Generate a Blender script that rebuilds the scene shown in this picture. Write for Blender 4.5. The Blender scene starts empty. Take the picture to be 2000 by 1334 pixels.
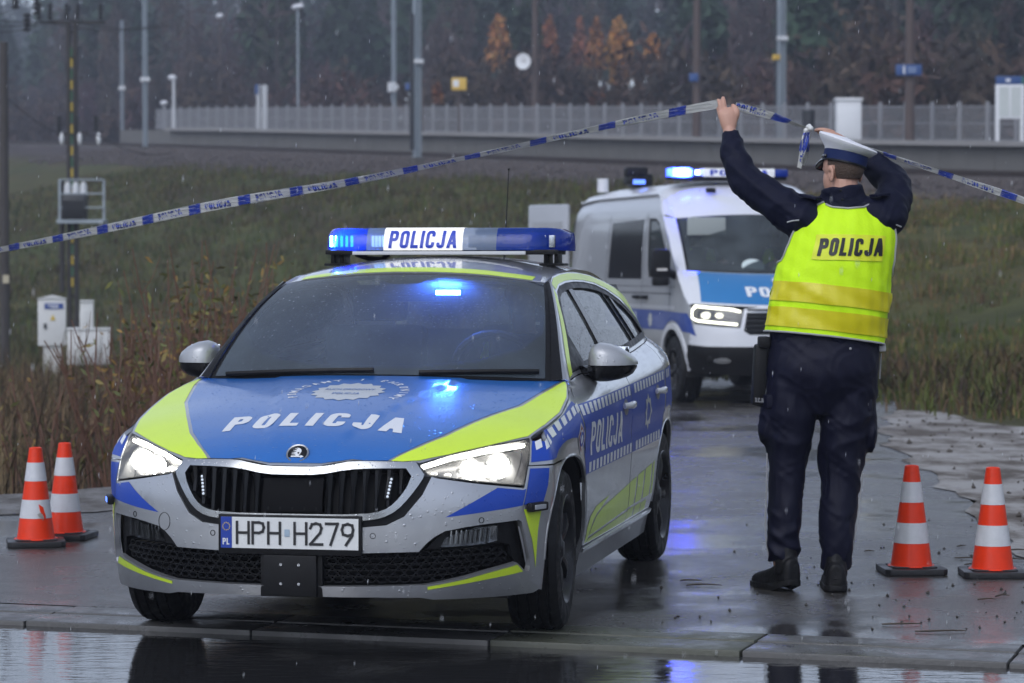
import bpy, bmesh, math, random
import numpy as np
from mathutils import Vector, Matrix
from mathutils.geometry import delaunay_2d_cdt

SC = bpy.context.scene
COL = SC.collection
R = math.radians

# ------------------------------------------------------------------ camera, world, sun, exposure
FPX, CAMH, HORY = 5398.0, 1.423, 519.3          # focal length in 2000-px units, eye height, road horizon row
PITCH = math.atan((667 - HORY) / FPX)
cam_d = bpy.data.cameras.new('camera'); cam = bpy.data.objects.new('camera', cam_d); COL.objects.link(cam)
cam_d.sensor_width = 36; cam_d.lens = 36 * FPX / 2000; cam_d.clip_start = .5; cam_d.clip_end = 3000
cam.location = (0, 0, CAMH); cam.rotation_euler = (math.pi / 2 - PITCH, 0, 0)
cam_d.dof.use_dof = True; cam_d.dof.focus_distance = 10.9; cam_d.dof.aperture_fstop = 5.0
SC.camera = cam

SUN_EL, SUN_AZ = 42, 205
world = bpy.data.worlds.new('World'); SC.world = world; world.use_nodes = True
_nt = world.node_tree; _bg = _nt.nodes['Background']
_sky = _nt.nodes.new('ShaderNodeTexSky'); _sky.sky_type = 'NISHITA'; _sky.sun_disc = False
_sky.sun_elevation = R(SUN_EL); _sky.sun_rotation = R(SUN_AZ); _sky.dust_density = 1.5; _sky.air_density = 1.0; _sky.ozone_density = 2.0
_hs = _nt.nodes.new('ShaderNodeHueSaturation'); _hs.inputs['Saturation'].default_value = .30
_tn = _nt.nodes.new('ShaderNodeMix'); _tn.data_type = 'RGBA'; _tn.blend_type = 'MULTIPLY'; _tn.inputs[0].default_value = 1; _tn.inputs[7].default_value = (.88, .95, 1.10, 1)
_nt.links.new(_sky.outputs[0], _hs.inputs['Color']); _nt.links.new(_hs.outputs[0], _tn.inputs[6]); _nt.links.new(_tn.outputs[2], _bg.inputs[0])
_bg.inputs[1].default_value = .15; HAZE = .0010

sun_d = bpy.data.lights.new('sun', 'SUN'); sun = bpy.data.objects.new('sun', sun_d); COL.objects.link(sun)
sun_d.energy = .7; sun_d.angle = R(45); sun_d.color = (1, .97, .93)
sun.rotation_euler = (R(90 - SUN_EL), 0, R(180 - SUN_AZ))
SC.view_settings.view_transform = 'Standard'; SC.view_settings.look = 'None'
SC.view_settings.exposure = .33; SC.view_settings.gamma = 1; SC.view_settings.use_curve_mapping = False
SC.cycles.use_denoising = True
SC.cycles.max_bounces = 8; SC.cycles.transparent_max_bounces = 12; SC.cycles.volume_bounces = 1
SC.cycles.sample_clamp_indirect = 4; SC.cycles.caustics_reflective = False; SC.cycles.caustics_refractive = False

def at(px, py, d):
    """point in the place seen at photo pixel (px, py), d metres ahead of the camera"""
    x = (px - 1000) / FPX; yv = (667 - py) / FPX
    dy = math.cos(PITCH) + yv * math.sin(PITCH); dz = -math.sin(PITCH) + yv * math.cos(PITCH)
    k = d / dy
    return Vector((x * k, d, CAMH + dz * k))

# ------------------------------------------------------------------ materials
def nodes_of(m):
    m.use_nodes = True; return m.node_tree.nodes, m.node_tree.links, m.node_tree.nodes['Principled BSDF']
MATS = {}
def mat(name, col=(.5, .5, .5), rough=.5, metal=0., coat=0., coat_r=.05, emit=None, es=0., spec=.5,
        var=0., vscale=6., bump=0., bscale=40., drops=0., dscale=90., alpha=None, sheen=0., rvar=0., grime=0.):
    """procedural principled material: colour mottling, bump and rain drops as options"""
    if name in MATS: return MATS[name]
    m = bpy.data.materials.new(name); N, L, b = nodes_of(m)
    b.inputs['Base Color'].default_value = (*col, 1); b.inputs['Roughness'].default_value = rough
    b.inputs['Metallic'].default_value = metal; b.inputs['Specular IOR Level'].default_value = spec
    b.inputs['Coat Weight'].default_value = coat; b.inputs['Coat Roughness'].default_value = coat_r
    if sheen: b.inputs['Sheen Weight'].default_value = sheen; b.inputs['Sheen Roughness'].default_value = .5
    if emit: b.inputs['Emission Color'].default_value = (*emit, 1); b.inputs['Emission Strength'].default_value = es
    if var or bump or drops or rvar or grime:
        tc = N.new('ShaderNodeTexCoord')
    if var or rvar:
        n = N.new('ShaderNodeTexNoise'); n.inputs['Scale'].default_value = vscale; n.inputs['Detail'].default_value = 6; n.inputs['Roughness'].default_value = .65
        L.new(tc.outputs['Object'], n.inputs['Vector'])
    if var:
        mx = N.new('ShaderNodeMix'); mx.data_type = 'RGBA'
        mx.inputs[6].default_value = (*[c * (1 - var) for c in col], 1); mx.inputs[7].default_value = (*[min(1, c * (1 + var)) for c in col], 1)
        L.new(n.outputs['Fac'], mx.inputs[0]); L.new(mx.outputs[2], b.inputs['Base Color'])
    if rvar:
        mr = N.new('ShaderNodeMapRange'); mr.inputs[1].default_value = .35; mr.inputs[2].default_value = .65
        mr.inputs[3].default_value = max(.02, rough - rvar); mr.inputs[4].default_value = min(1, rough + rvar)
        L.new(n.outputs['Fac'], mr.inputs[0]); L.new(mr.outputs[0], b.inputs['Roughness'])
    if grime:
        # road dirt thrown up on the lower body
        sx = N.new('ShaderNodeSeparateXYZ'); L.new(tc.outputs['Object'], sx.inputs[0])
        hm = N.new('ShaderNodeMapRange'); hm.inputs[1].default_value = .62; hm.inputs[2].default_value = .18; L.new(sx.outputs[2], hm.inputs[0])
        gn = N.new('ShaderNodeTexNoise'); gn.inputs['Scale'].default_value = 9; gn.inputs['Detail'].default_value = 9; gn.inputs['Roughness'].default_value = .7; L.new(tc.outputs['Object'], gn.inputs['Vector'])
        mu = N.new('ShaderNodeMath'); mu.operation = 'MULTIPLY'; L.new(hm.outputs[0], mu.inputs[0]); L.new(gn.outputs['Fac'], mu.inputs[1])
        m2 = N.new('ShaderNodeMath'); m2.operation = 'MULTIPLY'; m2.use_clamp = True; m2.inputs[1].default_value = grime; L.new(mu.outputs[0], m2.inputs[0])
        gx = N.new('ShaderNodeMix'); gx.data_type = 'RGBA'; gx.inputs[7].default_value = (.075, .068, .06, 1); L.new(m2.outputs[0], gx.inputs[0])
        if var: L.new(mx.outputs[2], gx.inputs[6])
        else: gx.inputs[6].default_value = (*col, 1)
        L.new(gx.outputs[2], b.inputs['Base Color'])
    last = None
    if bump:
        n2 = N.new('ShaderNodeTexNoise'); n2.inputs['Scale'].default_value = bscale; n2.inputs['Detail'].default_value = 5
        L.new(tc.outputs['Object'], n2.inputs['Vector'])
        bp = N.new('ShaderNodeBump'); bp.inputs['Strength'].default_value = bump; bp.inputs['Distance'].default_value = .02
        L.new(n2.outputs['Fac'], bp.inputs['Height']); last = bp
    if drops:
        vo = N.new('ShaderNodeTexVoronoi'); vo.inputs['Scale'].default_value = dscale; vo.inputs['Randomness'].default_value = 1
        L.new(tc.outputs['Object'], vo.inputs['Vector'])
        # a drop in some cells only, of uneven size
        sep = N.new('ShaderNodeSeparateColor'); L.new(vo.outputs['Color'], sep.inputs[0])
        sz = N.new('ShaderNodeMapRange'); sz.inputs[1].default_value = .35; sz.inputs[2].default_value = 1; sz.inputs[3].default_value = 0; sz.inputs[4].default_value = .42
        L.new(sep.outputs[0], sz.inputs[0])
        sb = N.new('ShaderNodeMath'); sb.operation = 'SUBTRACT'; L.new(sz.outputs[0], sb.inputs[0]); L.new(vo.outputs['Distance'], sb.inputs[1])
        mp = N.new('ShaderNodeMath'); mp.operation = 'MAXIMUM'; L.new(sb.outputs[0], mp.inputs[0]); mp.inputs[1].default_value = 0
        bp = N.new('ShaderNodeBump'); bp.inputs['Strength'].default_value = drops; bp.inputs['Distance'].default_value = .012
        L.new(mp.outputs[0], bp.inputs['Height'])
        if last: L.new(last.outputs[0], bp.inputs['Normal'])
        last = bp
    if last:
        L.new(last.outputs[0], b.inputs['Normal'])
        if coat: L.new(last.outputs[0], b.inputs['Coat Normal'])
    MATS[name] = m; return m

def glass(name, tint=(.75, .8, .82), rough=.0, fog=.0, fogcol=(.6, .65, .7), drops=0., dscale=70., scatter=0., ior=1.5, sc_col=None, arcs=None):
    """thin window glass: clear pane, mirror film by Fresnel, optional drops, diffuse film and forward scatter"""
    if name in MATS: return MATS[name]
    m = bpy.data.materials.new(name); N, L, b = nodes_of(m); N.remove(b); out = N['Material Output']
    tr = N.new('ShaderNodeBsdfTransparent'); tr.inputs[0].default_value = (*tint, 1)
    gl = N.new('ShaderNodeBsdfGlossy'); gl.inputs['Roughness'].default_value = rough + .02
    fr = N.new('ShaderNodeFresnel'); fr.inputs[0].default_value = ior
    base = tr.outputs[0]
    if scatter:
        rf = N.new('ShaderNodeBsdfTranslucent'); rf.inputs[0].default_value = (*(sc_col or tint), 1)
        mx = N.new('ShaderNodeMixShader'); mx.inputs[0].default_value = scatter; L.new(base, mx.inputs[1]); L.new(rf.outputs[0], mx.inputs[2]); base = mx.outputs[0]
    if fog:
        df = N.new('ShaderNodeBsdfDiffuse'); df.inputs[0].default_value = (*fogcol, 1)
        tc = N.new('ShaderNodeTexCoord'); n = N.new('ShaderNodeTexNoise'); n.inputs['Scale'].default_value = 3; n.inputs['Detail'].default_value = 5
        L.new(tc.outputs['Object'], n.inputs['Vector'])
        mr = N.new('ShaderNodeMapRange'); mr.inputs[1].default_value = .3; mr.inputs[2].default_value = .7; mr.inputs[3].default_value = fog * .5; mr.inputs[4].default_value = fog * 1.4
        L.new(n.outputs['Fac'], mr.inputs[0]); fac = mr.outputs[0]
        for ctr in (arcs or ()):        # smears left by the wipers, rings about each pivot
            vd = N.new('ShaderNodeVectorMath'); vd.operation = 'DISTANCE'; vd.inputs[1].default_value = ctr; L.new(tc.outputs['Object'], vd.inputs[0])
            an = N.new('ShaderNodeTexNoise'); an.noise_dimensions = '1D'; an.inputs['Scale'].default_value = 38; an.inputs['Detail'].default_value = 4; L.new(vd.outputs['Value'], an.inputs['W'])
            ar_ = N.new('ShaderNodeMapRange'); ar_.inputs[1].default_value = .52; ar_.inputs[2].default_value = .72; ar_.inputs[3].default_value = .85; ar_.inputs[4].default_value = 1.35; L.new(an.outputs['Fac'], ar_.inputs[0])
            mu = N.new('ShaderNodeMath'); mu.operation = 'MULTIPLY'; L.new(fac, mu.inputs[0]); L.new(ar_.outputs[0], mu.inputs[1]); fac = mu.outputs[0]
        mx = N.new('ShaderNodeMixShader'); L.new(fac, mx.inputs[0]); L.new(base, mx.inputs[1]); L.new(df.outputs[0], mx.inputs[2]); base = mx.outputs[0]
    mx = N.new('ShaderNodeMixShader'); L.new(fr.outputs[0], mx.inputs[0]); L.new(base, mx.inputs[1]); L.new(gl.outputs[0], mx.inputs[2])
    if drops:
        tc = N.new('ShaderNodeTexCoord'); vo = N.new('ShaderNodeTexVoronoi'); vo.inputs['Scale'].default_value = dscale
        L.new(tc.outputs['Object'], vo.inputs['Vector'])
        sep = N.new('ShaderNodeSeparateColor'); L.new(vo.outputs['Color'], sep.inputs[0])
        sz = N.new('ShaderNodeMapRange'); sz.inputs[1].default_value = .3; sz.inputs[2].default_value = 1; sz.inputs[3].default_value = 0; sz.inputs[4].default_value = .4
        L.new(sep.outputs[0], sz.inputs[0])
        sb = N.new('ShaderNodeMath'); sb.operation = 'SUBTRACT'; L.new(sz.outputs[0], sb.inputs[0]); L.new(vo.outputs['Distance'], sb.inputs[1])
        mp = N.new('ShaderNodeMath'); mp.operation = 'MAXIMUM'; L.new(sb.outputs[0], mp.inputs[0]); mp.inputs[1].default_value = 0
        bp = N.new('ShaderNodeBump'); bp.inputs['Strength'].default_value = drops; bp.inputs['Distance'].default_value = .012
        L.new(mp.outputs[0], bp.inputs['Height']); L.new(bp.outputs[0], gl.inputs['Normal']); L.new(bp.outputs[0], fr.inputs['Normal'])
    L.new(mx.outputs[0], out.inputs['Surface'])
    MATS[name] = m; return m

def emis(name, col, strength):
    return mat(name, (.02, .02, .02), .4, emit=col, es=strength)

# ------------------------------------------------------------------ objects
def tag(o, label=None, cat=None, group=None, kind=None):
    if label: o['label'] = label
    if cat: o['category'] = cat
    if group: o['group'] = group
    if kind: o['kind'] = kind
    return o
def thing(name, label, cat, loc=(0, 0, 0), rotz=0., group=None):
    o = bpy.data.objects.new(name, None); COL.objects.link(o); o.empty_display_size = .1
    o.location = loc; o.rotation_euler = (0, 0, rotz)
    return tag(o, label, cat, group)
def link(name, me, material=None, parent=None):
    o = bpy.data.objects.new(name, me); COL.objects.link(o)
    if material is not None:
        for m in (material if isinstance(material, (list, tuple)) else [material]): me.materials.append(m)
    if parent is not None: o.parent = parent
    return o
def copy_tree(o, parent=None):
    c = o.copy(); COL.objects.link(c); c.parent = parent
    for ch in list(o.children): copy_tree(ch, c)
    return c

def basis(d):
    d = Vector(d).normalized(); a = Vector((0, 0, 1)) if abs(d.z) < .95 else Vector((1, 0, 0))
    x = d.cross(a).normalized(); return x, d.cross(x).normalized(), d

class MB:
    """collects shapes and links them as one mesh object"""
    def __init__(s): s.v = []; s.f = []; s.mi = []; s.cur = 0
    def add(s, vs, fs):
        n = len(s.v); s.v += [tuple(p) for p in vs]; s.f += [tuple(i + n for i in f) for f in fs]; s.mi += [s.cur] * len(fs); return s
    def box(s, c, size, rot=None):
        h = [d / 2 for d in size]; vs = []
        for z in (-1, 1):
            for y in (-1, 1):
                for x in (-1, 1):
                    p = Vector((x * h[0], y * h[1], z * h[2]))
                    if rot is not None: p = rot @ p
                    vs.append(p + Vector(c))
        return s.add(vs, [(0, 2, 3, 1), (4, 5, 7, 6), (0, 1, 5, 4), (2, 6, 7, 3), (0, 4, 6, 2), (1, 3, 7, 5)])
    def tube(s, pts, rad, n=8, caps=True, closed=False):
        pts = [Vector(p) for p in pts]; k = len(pts); rad = [rad] * k if not hasattr(rad, '__len__') else rad
        vs = []; fs = []; px = None
        for i, p in enumerate(pts):
            d = (pts[(i + 1) % k] - pts[i - 1]) if closed else (pts[min(i + 1, k - 1)] - pts[max(i - 1, 0)])
            if d.length < 1e-9: d = Vector((0, 0, 1))
            x, y, _ = basis(d)
            if px is not None:
                x = (px - d.normalized() * px.dot(d.normalized()));  x = x.normalized() if x.length > 1e-6 else basis(d)[0]; y = d.normalized().cross(x)
            px = x; r = rad[i]; ra, rb = r if hasattr(r, '__len__') else (r, r)
            for j in range(n):
                a = 2 * math.pi * j / n; vs.append(p + x * (ra * math.cos(a)) + y * (rb * math.sin(a)))
        m = k if closed else k - 1
        for i in range(m):
            for j in range(n):
                a, b = i * n + j, i * n + (j + 1) % n; c, d2 = ((i + 1) % k) * n + (j + 1) % n, ((i + 1) % k) * n + j
                fs.append((a, b, c, d2))
        if caps and not closed: fs += [tuple(range(n - 1, -1, -1)), tuple((k - 1) * n + j for j in range(n))]
        return s.add(vs, fs)
    def cyl(s, a, b, r, r2=None, n=16): return s.tube([a, b], [r, r if r2 is None else r2], n)
    def lathe(s, prof, c=(0, 0, 0), axis=(0, 0, 1), n=32, caps=False):
        x, y, d = basis(axis); c = Vector(c); vs = []; fs = []
        for r, z in prof:
            for j in range(n):
                a = 2 * math.pi * j / n; vs.append(c + d * z + x * (r * math.cos(a)) + y * (r * math.sin(a)))
        for i in range(len(prof) - 1):
            for j in range(n):
                fs.append((i * n + j, i * n + (j + 1) % n, (i + 1) * n + (j + 1) % n, (i + 1) * n + j))
        if caps: fs += [tuple(range(n - 1, -1, -1)), tuple((len(prof) - 1) * n + j for j in range(n))]
        return s.add(vs, fs)
    def ball(s, c, r, n=10):
        r = (r, r, r) if not hasattr(r, '__len__') else r; vs = []; fs = []
        for i in range(n + 1):
            t = math.pi * i / n
            for j in range(2 * n):
                a = math.pi * j / n; vs.append((c[0] + r[0] * math.sin(t) * math.cos(a), c[1] + r[1] * math.sin(t) * math.sin(a), c[2] + r[2] * math.cos(t)))
        for i in range(n):
            for j in range(2 * n):
                fs.append((i * 2 * n + j, (i + 1) * 2 * n + j, (i + 1) * 2 * n + (j + 1) % (2 * n), i * 2 * n + (j + 1) % (2 * n)))
        return s.add(vs, fs)
    def prism(s, out, lo, hi, fn=None):
        """out: 2D outline, extruded from lo to hi; fn maps (x, y, z) to 3D"""
        n = len(out); fn = fn or (lambda x, y, z: (x, y, z))
        vs = [fn(x, y, lo) for x, y in out] + [fn(x, y, hi) for x, y in out]
        return s.add(vs, [tuple(range(n - 1, -1, -1)), tuple(range(n, 2 * n))] + [(i, (i + 1) % n, n + (i + 1) % n, n + i) for i in range(n)])
    def mesh(s, name):
        me = bpy.data.meshes.new(name); me.from_pydata([tuple(v) for v in s.v], [], s.f); return me
    def build(s, name, material, parent=None, smooth=35, bevel=0., weld=False):
        me = s.mesh(name); me.polygons.foreach_set('material_index', s.mi)
        bm = bmesh.new(); bm.from_mesh(me)
        if weld: bmesh.ops.remove_doubles(bm, verts=bm.verts, dist=1e-5)
        bmesh.ops.recalc_face_normals(bm, faces=bm.faces)
        if bevel:
            es = [e for e in bm.edges if len(e.link_faces) == 2 and e.calc_face_angle(0) > .6]
            bmesh.ops.bevel(bm, geom=es, offset=bevel, segments=2, affect='EDGES', profile=.6, clamp_overlap=True)
        bm.to_mesh(me); bm.free()
        if smooth: me.shade_smooth(); me.set_sharp_from_angle(angle=R(smooth))
        return link(name, me, material, parent)

# ------------------------------------------------------------------ patches on mapped surfaces
def resample(out, step, closed=True):
    r = []; n = len(out)
    for i in range(n if closed else n - 1):
        a, b = np.array(out[i], float), np.array(out[(i + 1) % n], float); k = max(1, int(math.ceil(np.linalg.norm(b - a) / step)))
        r += [tuple(a + (b - a) * j / k) for j in range(k)]
    if not closed: r.append(tuple(out[-1]))
    return r
def smooth_poly(out, it=2, keep=50):
    """Chaikin corner rounding that keeps corners sharper than `keep` degrees"""
    out = [np.array(p, float) for p in out]
    for _ in range(it):
        n = len(out); r = []
        for i in range(n):
            p, a, b = out[i], out[i - 1], out[(i + 1) % n]
            d1, d2 = p - a, b - p; c = np.dot(d1, d2) / (np.linalg.norm(d1) * np.linalg.norm(d2) + 1e-12)
            if math.degrees(math.acos(max(-1, min(1, c)))) > keep: r.append(p)
            else: r += [p * .75 + a * .25, p * .75 + b * .25]
        out = r
    return [tuple(p) for p in out]
def in_poly(x, y, poly):
    poly = np.array(poly); x0, y0 = poly[:, 0], poly[:, 1]; x1, y1 = np.roll(x0, -1), np.roll(y0, -1)
    x = np.asarray(x)[:, None]; y = np.asarray(y)[:, None]
    cond = (y0 > y) != (y1 > y)
    with np.errstate(divide='ignore', invalid='ignore'): xi = (x1 - x0) * (y - y0) / (y1 - y0) + x0
    return ((cond & (x < xi)).sum(1) % 2) == 1
def surf(fn, xy, centre, flip=None):
    """points and outward unit normals of a mapped surface"""
    x, y = xy[:, 0], xy[:, 1]; e = 2e-3
    P = np.stack(fn(x, y), -1); dx = np.stack(fn(x + e, y), -1) - np.stack(fn(x - e, y), -1); dy = np.stack(fn(x, y + e), -1) - np.stack(fn(x, y - e), -1)
    n = np.cross(dx, dy); n /= (np.linalg.norm(n, axis=1, keepdims=True) + 1e-12)
    if centre is not None:
        s = np.sign(((P - np.array(centre)) * n).sum(1)); s = 1. if s.sum() >= 0 else -1.; n = n * s
    else: s = 1.
    return P, n, s
def fill2d(out, holes, step, grid=True):
    rings = [resample(out, step)] + [resample(h, step) for h in holes]
    pts = []; eds = []
    for r in rings:
        n0 = len(pts); pts += r; eds += [(n0 + i, n0 + (i + 1) % len(r)) for i in range(len(r))]
    nb = len(pts); a = np.array(rings[0]); lo, hi = a.min(0), a.max(0)
    if grid:
        gx = np.arange(lo[0] + step / 2, hi[0], step); gy = np.arange(lo[1] + step / 2, hi[1], step)
        if len(gx) and len(gy):
            X, Y = np.meshgrid(gx, gy); X = X + (np.arange(X.shape[0]) % 2)[:, None] * step * .5; g = np.stack([X.ravel(), Y.ravel()], 1)
            k = in_poly(g[:, 0], g[:, 1], rings[0])
            for h in rings[1:]: k &= ~in_poly(g[:, 0], g[:, 1], h)
            g = g[k]
            if len(g):
                B = np.array(pts[:nb]); far = np.ones(len(g), bool)
                for i0 in range(0, len(g), 2000):
                    d = ((g[i0:i0 + 2000, None, :] - B[None]) ** 2).sum(2).min(1); far[i0:i0 + 2000] = d > (.35 * step) ** 2
                pts += [tuple(p) for p in g[far]]
    r = delaunay_2d_cdt([Vector(p) for p in pts], eds, [], 0, 1e-7)
    V = np.array([tuple(p) for p in r[0]]); F = np.array([f for f in r[2] if len(f) == 3])
    c = V[F].mean(1); k = in_poly(c[:, 0], c[:, 1], rings[0])
    for h in rings[1:]: k &= ~in_poly(c[:, 0], c[:, 1], h)
    return V, F[k]
def patch(name, out, fn, material, parent=None, step=.03, off=0., holes=(), rim=0., centre=(-1.2, 0, .6), grid=True, shell=0.):
    """a panel cut to a 2D outline, laid on a mapped surface, its edge turned in by `rim`"""
    V, F = fill2d(out, holes, step, grid)
    P, n, s = surf(fn, V, centre)
    a = V[F]; area = (a[:, 1, 0] - a[:, 0, 0]) * (a[:, 2, 1] - a[:, 0, 1]) - (a[:, 1, 1] - a[:, 0, 1]) * (a[:, 2, 0] - a[:, 0, 0])
    F = np.where((area * s > 0)[:, None], F, F[:, ::-1])
    Q = P + n * off; vs = [tuple(p) for p in Q]; ns = [tuple(q) for q in n]; fs = [tuple(int(i) for i in f) for f in F]
    if rim:
        cnt = {}
        for f in fs:
            for i in range(3): e = (f[i], f[(i + 1) % 3]); cnt[e] = cnt.get(e, 0) + 1
        for (i, j) in [e for e in cnt if (e[1], e[0]) not in cnt]:
            d = Q[j] - Q[i]; o = np.cross(d, (n[i] + n[j]) / 2); o /= (np.linalg.norm(o) + 1e-12)
            k = len(vs); vs += [tuple(Q[i]), tuple(Q[j]), tuple(Q[j] - n[j] * rim), tuple(Q[i] - n[i] * rim)]; ns += [tuple(o)] * 4
            fs.append((k + 3, k + 2, k + 1, k)[::-1] if False else (k, k + 3, k + 2, k + 1))
    me = bpy.data.meshes.new(name); me.from_pydata(vs, [], fs); me.shade_smooth(); me.update()
    me.normals_split_custom_set_from_vertices(ns)
    return link(name, me, material, parent)

_fontcache = {}
def _arc(cx, cy, rx, ry, a0, a1, n=7): return [(cx + rx * math.cos(R(a0 + (a1 - a0) * i / n)), cy + ry * math.sin(R(a0 + (a1 - a0) * i / n))) for i in range(n + 1)]
def _rrect(x0, y0, x1, y1, r):
    return _arc(x1 - r, y1 - r, r, r, 0, 90) + _arc(x0 + r, y1 - r, r, r, 90, 180) + _arc(x0 + r, y0 + r, r, r, 180, 270) + _arc(x1 - r, y0 + r, r, r, 270, 360)
def glyph(ch, t, w=.56):
    """block capitals as outline and holes, height 1; returns (outline, holes, advance width)"""
    r = w * .40; ri = max(.02, r - t * .8); ty = t * .88
    if ch == 'I': return [(0, 0), (t, 0), (t, 1), (0, 1)], [], t
    if ch == 'L': return [(0, 0), (w * .86, 0), (w * .86, ty), (t, ty), (t, 1), (0, 1)], [], w * .86
    if ch == 'O': return _rrect(0, 0, w, 1, r), [_rrect(t, ty, w - t, 1 - ty, ri)], w
    if ch == 'P':
        m = .40; return [(0, 0), (t, 0), (t, m)] + _arc(w - r, m + r, r, r, 270, 360) + _arc(w - r, 1 - r, r, r, 0, 90) + [(0, 1)], [[(t, m + ty)] + _arc(w - t - ri, m + ty + ri, ri, ri, 270, 360) + _arc(w - t - ri, 1 - ty - ri, ri, ri, 0, 90) + [(t, 1 - ty)]], w
    if ch == 'C':
        o = [(w, .66)] + _arc(w - r, 1 - r, r, r, 0, 90) + _arc(r, 1 - r, r, r, 90, 180) + _arc(r, r, r, r, 180, 270) + _arc(w - r, r, r, r, 270, 360) + [(w, .34), (w - t, .34)]
        return o + _arc(w - t - ri, ty + ri, ri, ri, 360, 270) + _arc(t + ri, ty + ri, ri, ri, 270, 180) + _arc(t + ri, 1 - ty - ri, ri, ri, 180, 90) + _arc(w - t - ri, 1 - ty - ri, ri, ri, 90, 0) + [(w - t, .66)], [], w
    if ch == 'J':
        w = w * .92; o = [(w - t, 1), (w - t, ty + ri)] + _arc(w - t - ri, ty + ri, ri, ri, 360, 270) + _arc(t + ri, ty + ri, ri, ri, 270, 180) + [(t, .32), (0, .32)]
        return o + _arc(r, r, r, r, 180, 270) + _arc(w - r, r, r, r, 270, 360) + [(w, 1)], [], w
    w = w * 1.16; k = t * 1.04; c = w / 2; y1, y2 = .20, .20 + ty * .9; xi = lambda y: k + (c - k * .5 - 0) * 0 + y * (c - t * .5)
    e = lambda y: y * (c - t * .52)
    return [(0, 0), (k, 0), (e(y1) + k, y1), (w - e(y1) - k, y1), (w - k, 0), (w, 0), (c + t * .52, 1), (c - t * .52, 1)], [[(e(y2) + k, y2), (w - e(y2) - k, y2), (c, min(.93, (c - k) / (c - t * .52)))]], w
def text2d(txt, bold=.0, shear=0., sx=1., space=1.):
    """filled letters as a flat triangle mesh, height of capitals = 1, left edge at 0"""
    key = (txt, bold, shear, sx, space)
    if key in _fontcache: return _fontcache[key]
    if set(txt) <= set('POLICJA'):
        t = .15 + bold * 1.8; x = 0; VV = []; FF = []; n0 = 0
        for ch in txt:
            ol, ho, adv = glyph(ch, t); v_, f_ = fill2d(ol, ho, .5, False); v_ = v_ + [x, 0]; VV.append(v_); FF += [tuple(int(i) + n0 for i in f) for f in f_]; n0 += len(v_); x += adv + .13 * space
        V = np.concatenate(VV); V[:, 0] += V[:, 1] * shear; V[:, 0] = (V[:, 0] - V[:, 0].min()) * sx; _fontcache[key] = (V, FF); return V, FF
    c = bpy.data.curves.new('lettering', 'FONT'); c.body = txt; c.size = 1; c.offset = bold; c.shear = shear; c.space_character = space; c.fill_mode = 'FRONT'; c.resolution_u = 4
    o = bpy.data.objects.new('lettering', c); COL.objects.link(o)
    dg = bpy.context.evaluated_depsgraph_get(); dg.update(); me = o.evaluated_get(dg).to_mesh()
    V = np.array([v.co[:2] for v in me.vertices]); F = [tuple(p.vertices) for p in me.polygons]
    o.evaluated_get(dg).to_mesh_clear(); bpy.data.objects.remove(o); bpy.data.curves.remove(c)
    lo, hi = V.min(0), V.max(0); h = hi[1] - lo[1] if txt.upper() == txt else .72
    V = (V - [lo[0], lo[1]]) / h; V[:, 0] *= sx
    _fontcache[key] = (V, F); return V, F
def lettering(name, txt, fn, material, parent=None, bold=.02, shear=0., sx=1., space=1., cut=.25, off=.0, centre=(-1.2, 0, .6), width=None, place=None):
    """letters laid on a mapped surface; place maps text units to the surface's 2D coordinates"""
    V, F = text2d(txt, bold, shear, sx, space); V = V.copy()
    if width: V[:, 0] *= width / V[:, 0].max()
    bm = bmesh.new(); vs = [bm.verts.new((x, y, 0)) for x, y in V]
    for f in F:
        try: bm.faces.new([vs[i] for i in f])
        except ValueError: pass
    if cut:
        for ax, mxv in ((0, V[:, 0].max()), (1, 1.)):
            for k in range(1, int(mxv / cut) + 1):
                nrm = (1, 0, 0) if ax == 0 else (0, 1, 0); co = (k * cut, 0, 0) if ax == 0 else (0, k * cut, 0)
                bmesh.ops.bisect_plane(bm, geom=bm.verts[:] + bm.edges[:] + bm.faces[:], plane_co=co, plane_no=nrm)
    bmesh.ops.triangulate(bm, faces=bm.faces)
    bm.verts.index_update(); V = np.array([v.co[:2] for v in bm.verts]); F = np.array([[v.index for v in f.verts] for f in bm.faces]); bm.free()
    xy = place(V); P, n, s = surf(fn, xy, centre)
    a = xy[F]; area = (a[:, 1, 0] - a[:, 0, 0]) * (a[:, 2, 1] - a[:, 0, 1]) - (a[:, 1, 1] - a[:, 0, 1]) * (a[:, 2, 0] - a[:, 0, 0])
    F = np.where((area * s > 0)[:, None], F, F[:, ::-1])
    me = bpy.data.meshes.new(name); me.from_pydata([tuple(p) for p in P + n * off], [], [tuple(int(i) for i in f) for f in F]); me.shade_smooth(); me.update()
    me.normals_split_custom_set_from_vertices([tuple(q) for q in n])
    return link(name, me, material, parent)
def plane_fn(o, ex, ey):
    o, ex, ey = np.array(o, float), np.array(ex, float), np.array(ey, float)
    def fn(x, y):
        p = o + np.multiply.outer(np.asarray(x, float), ex) + np.multiply.outer(np.asarray(y, float), ey)
        return p[..., 0], p[..., 1], p[..., 2]
    return fn
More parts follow.
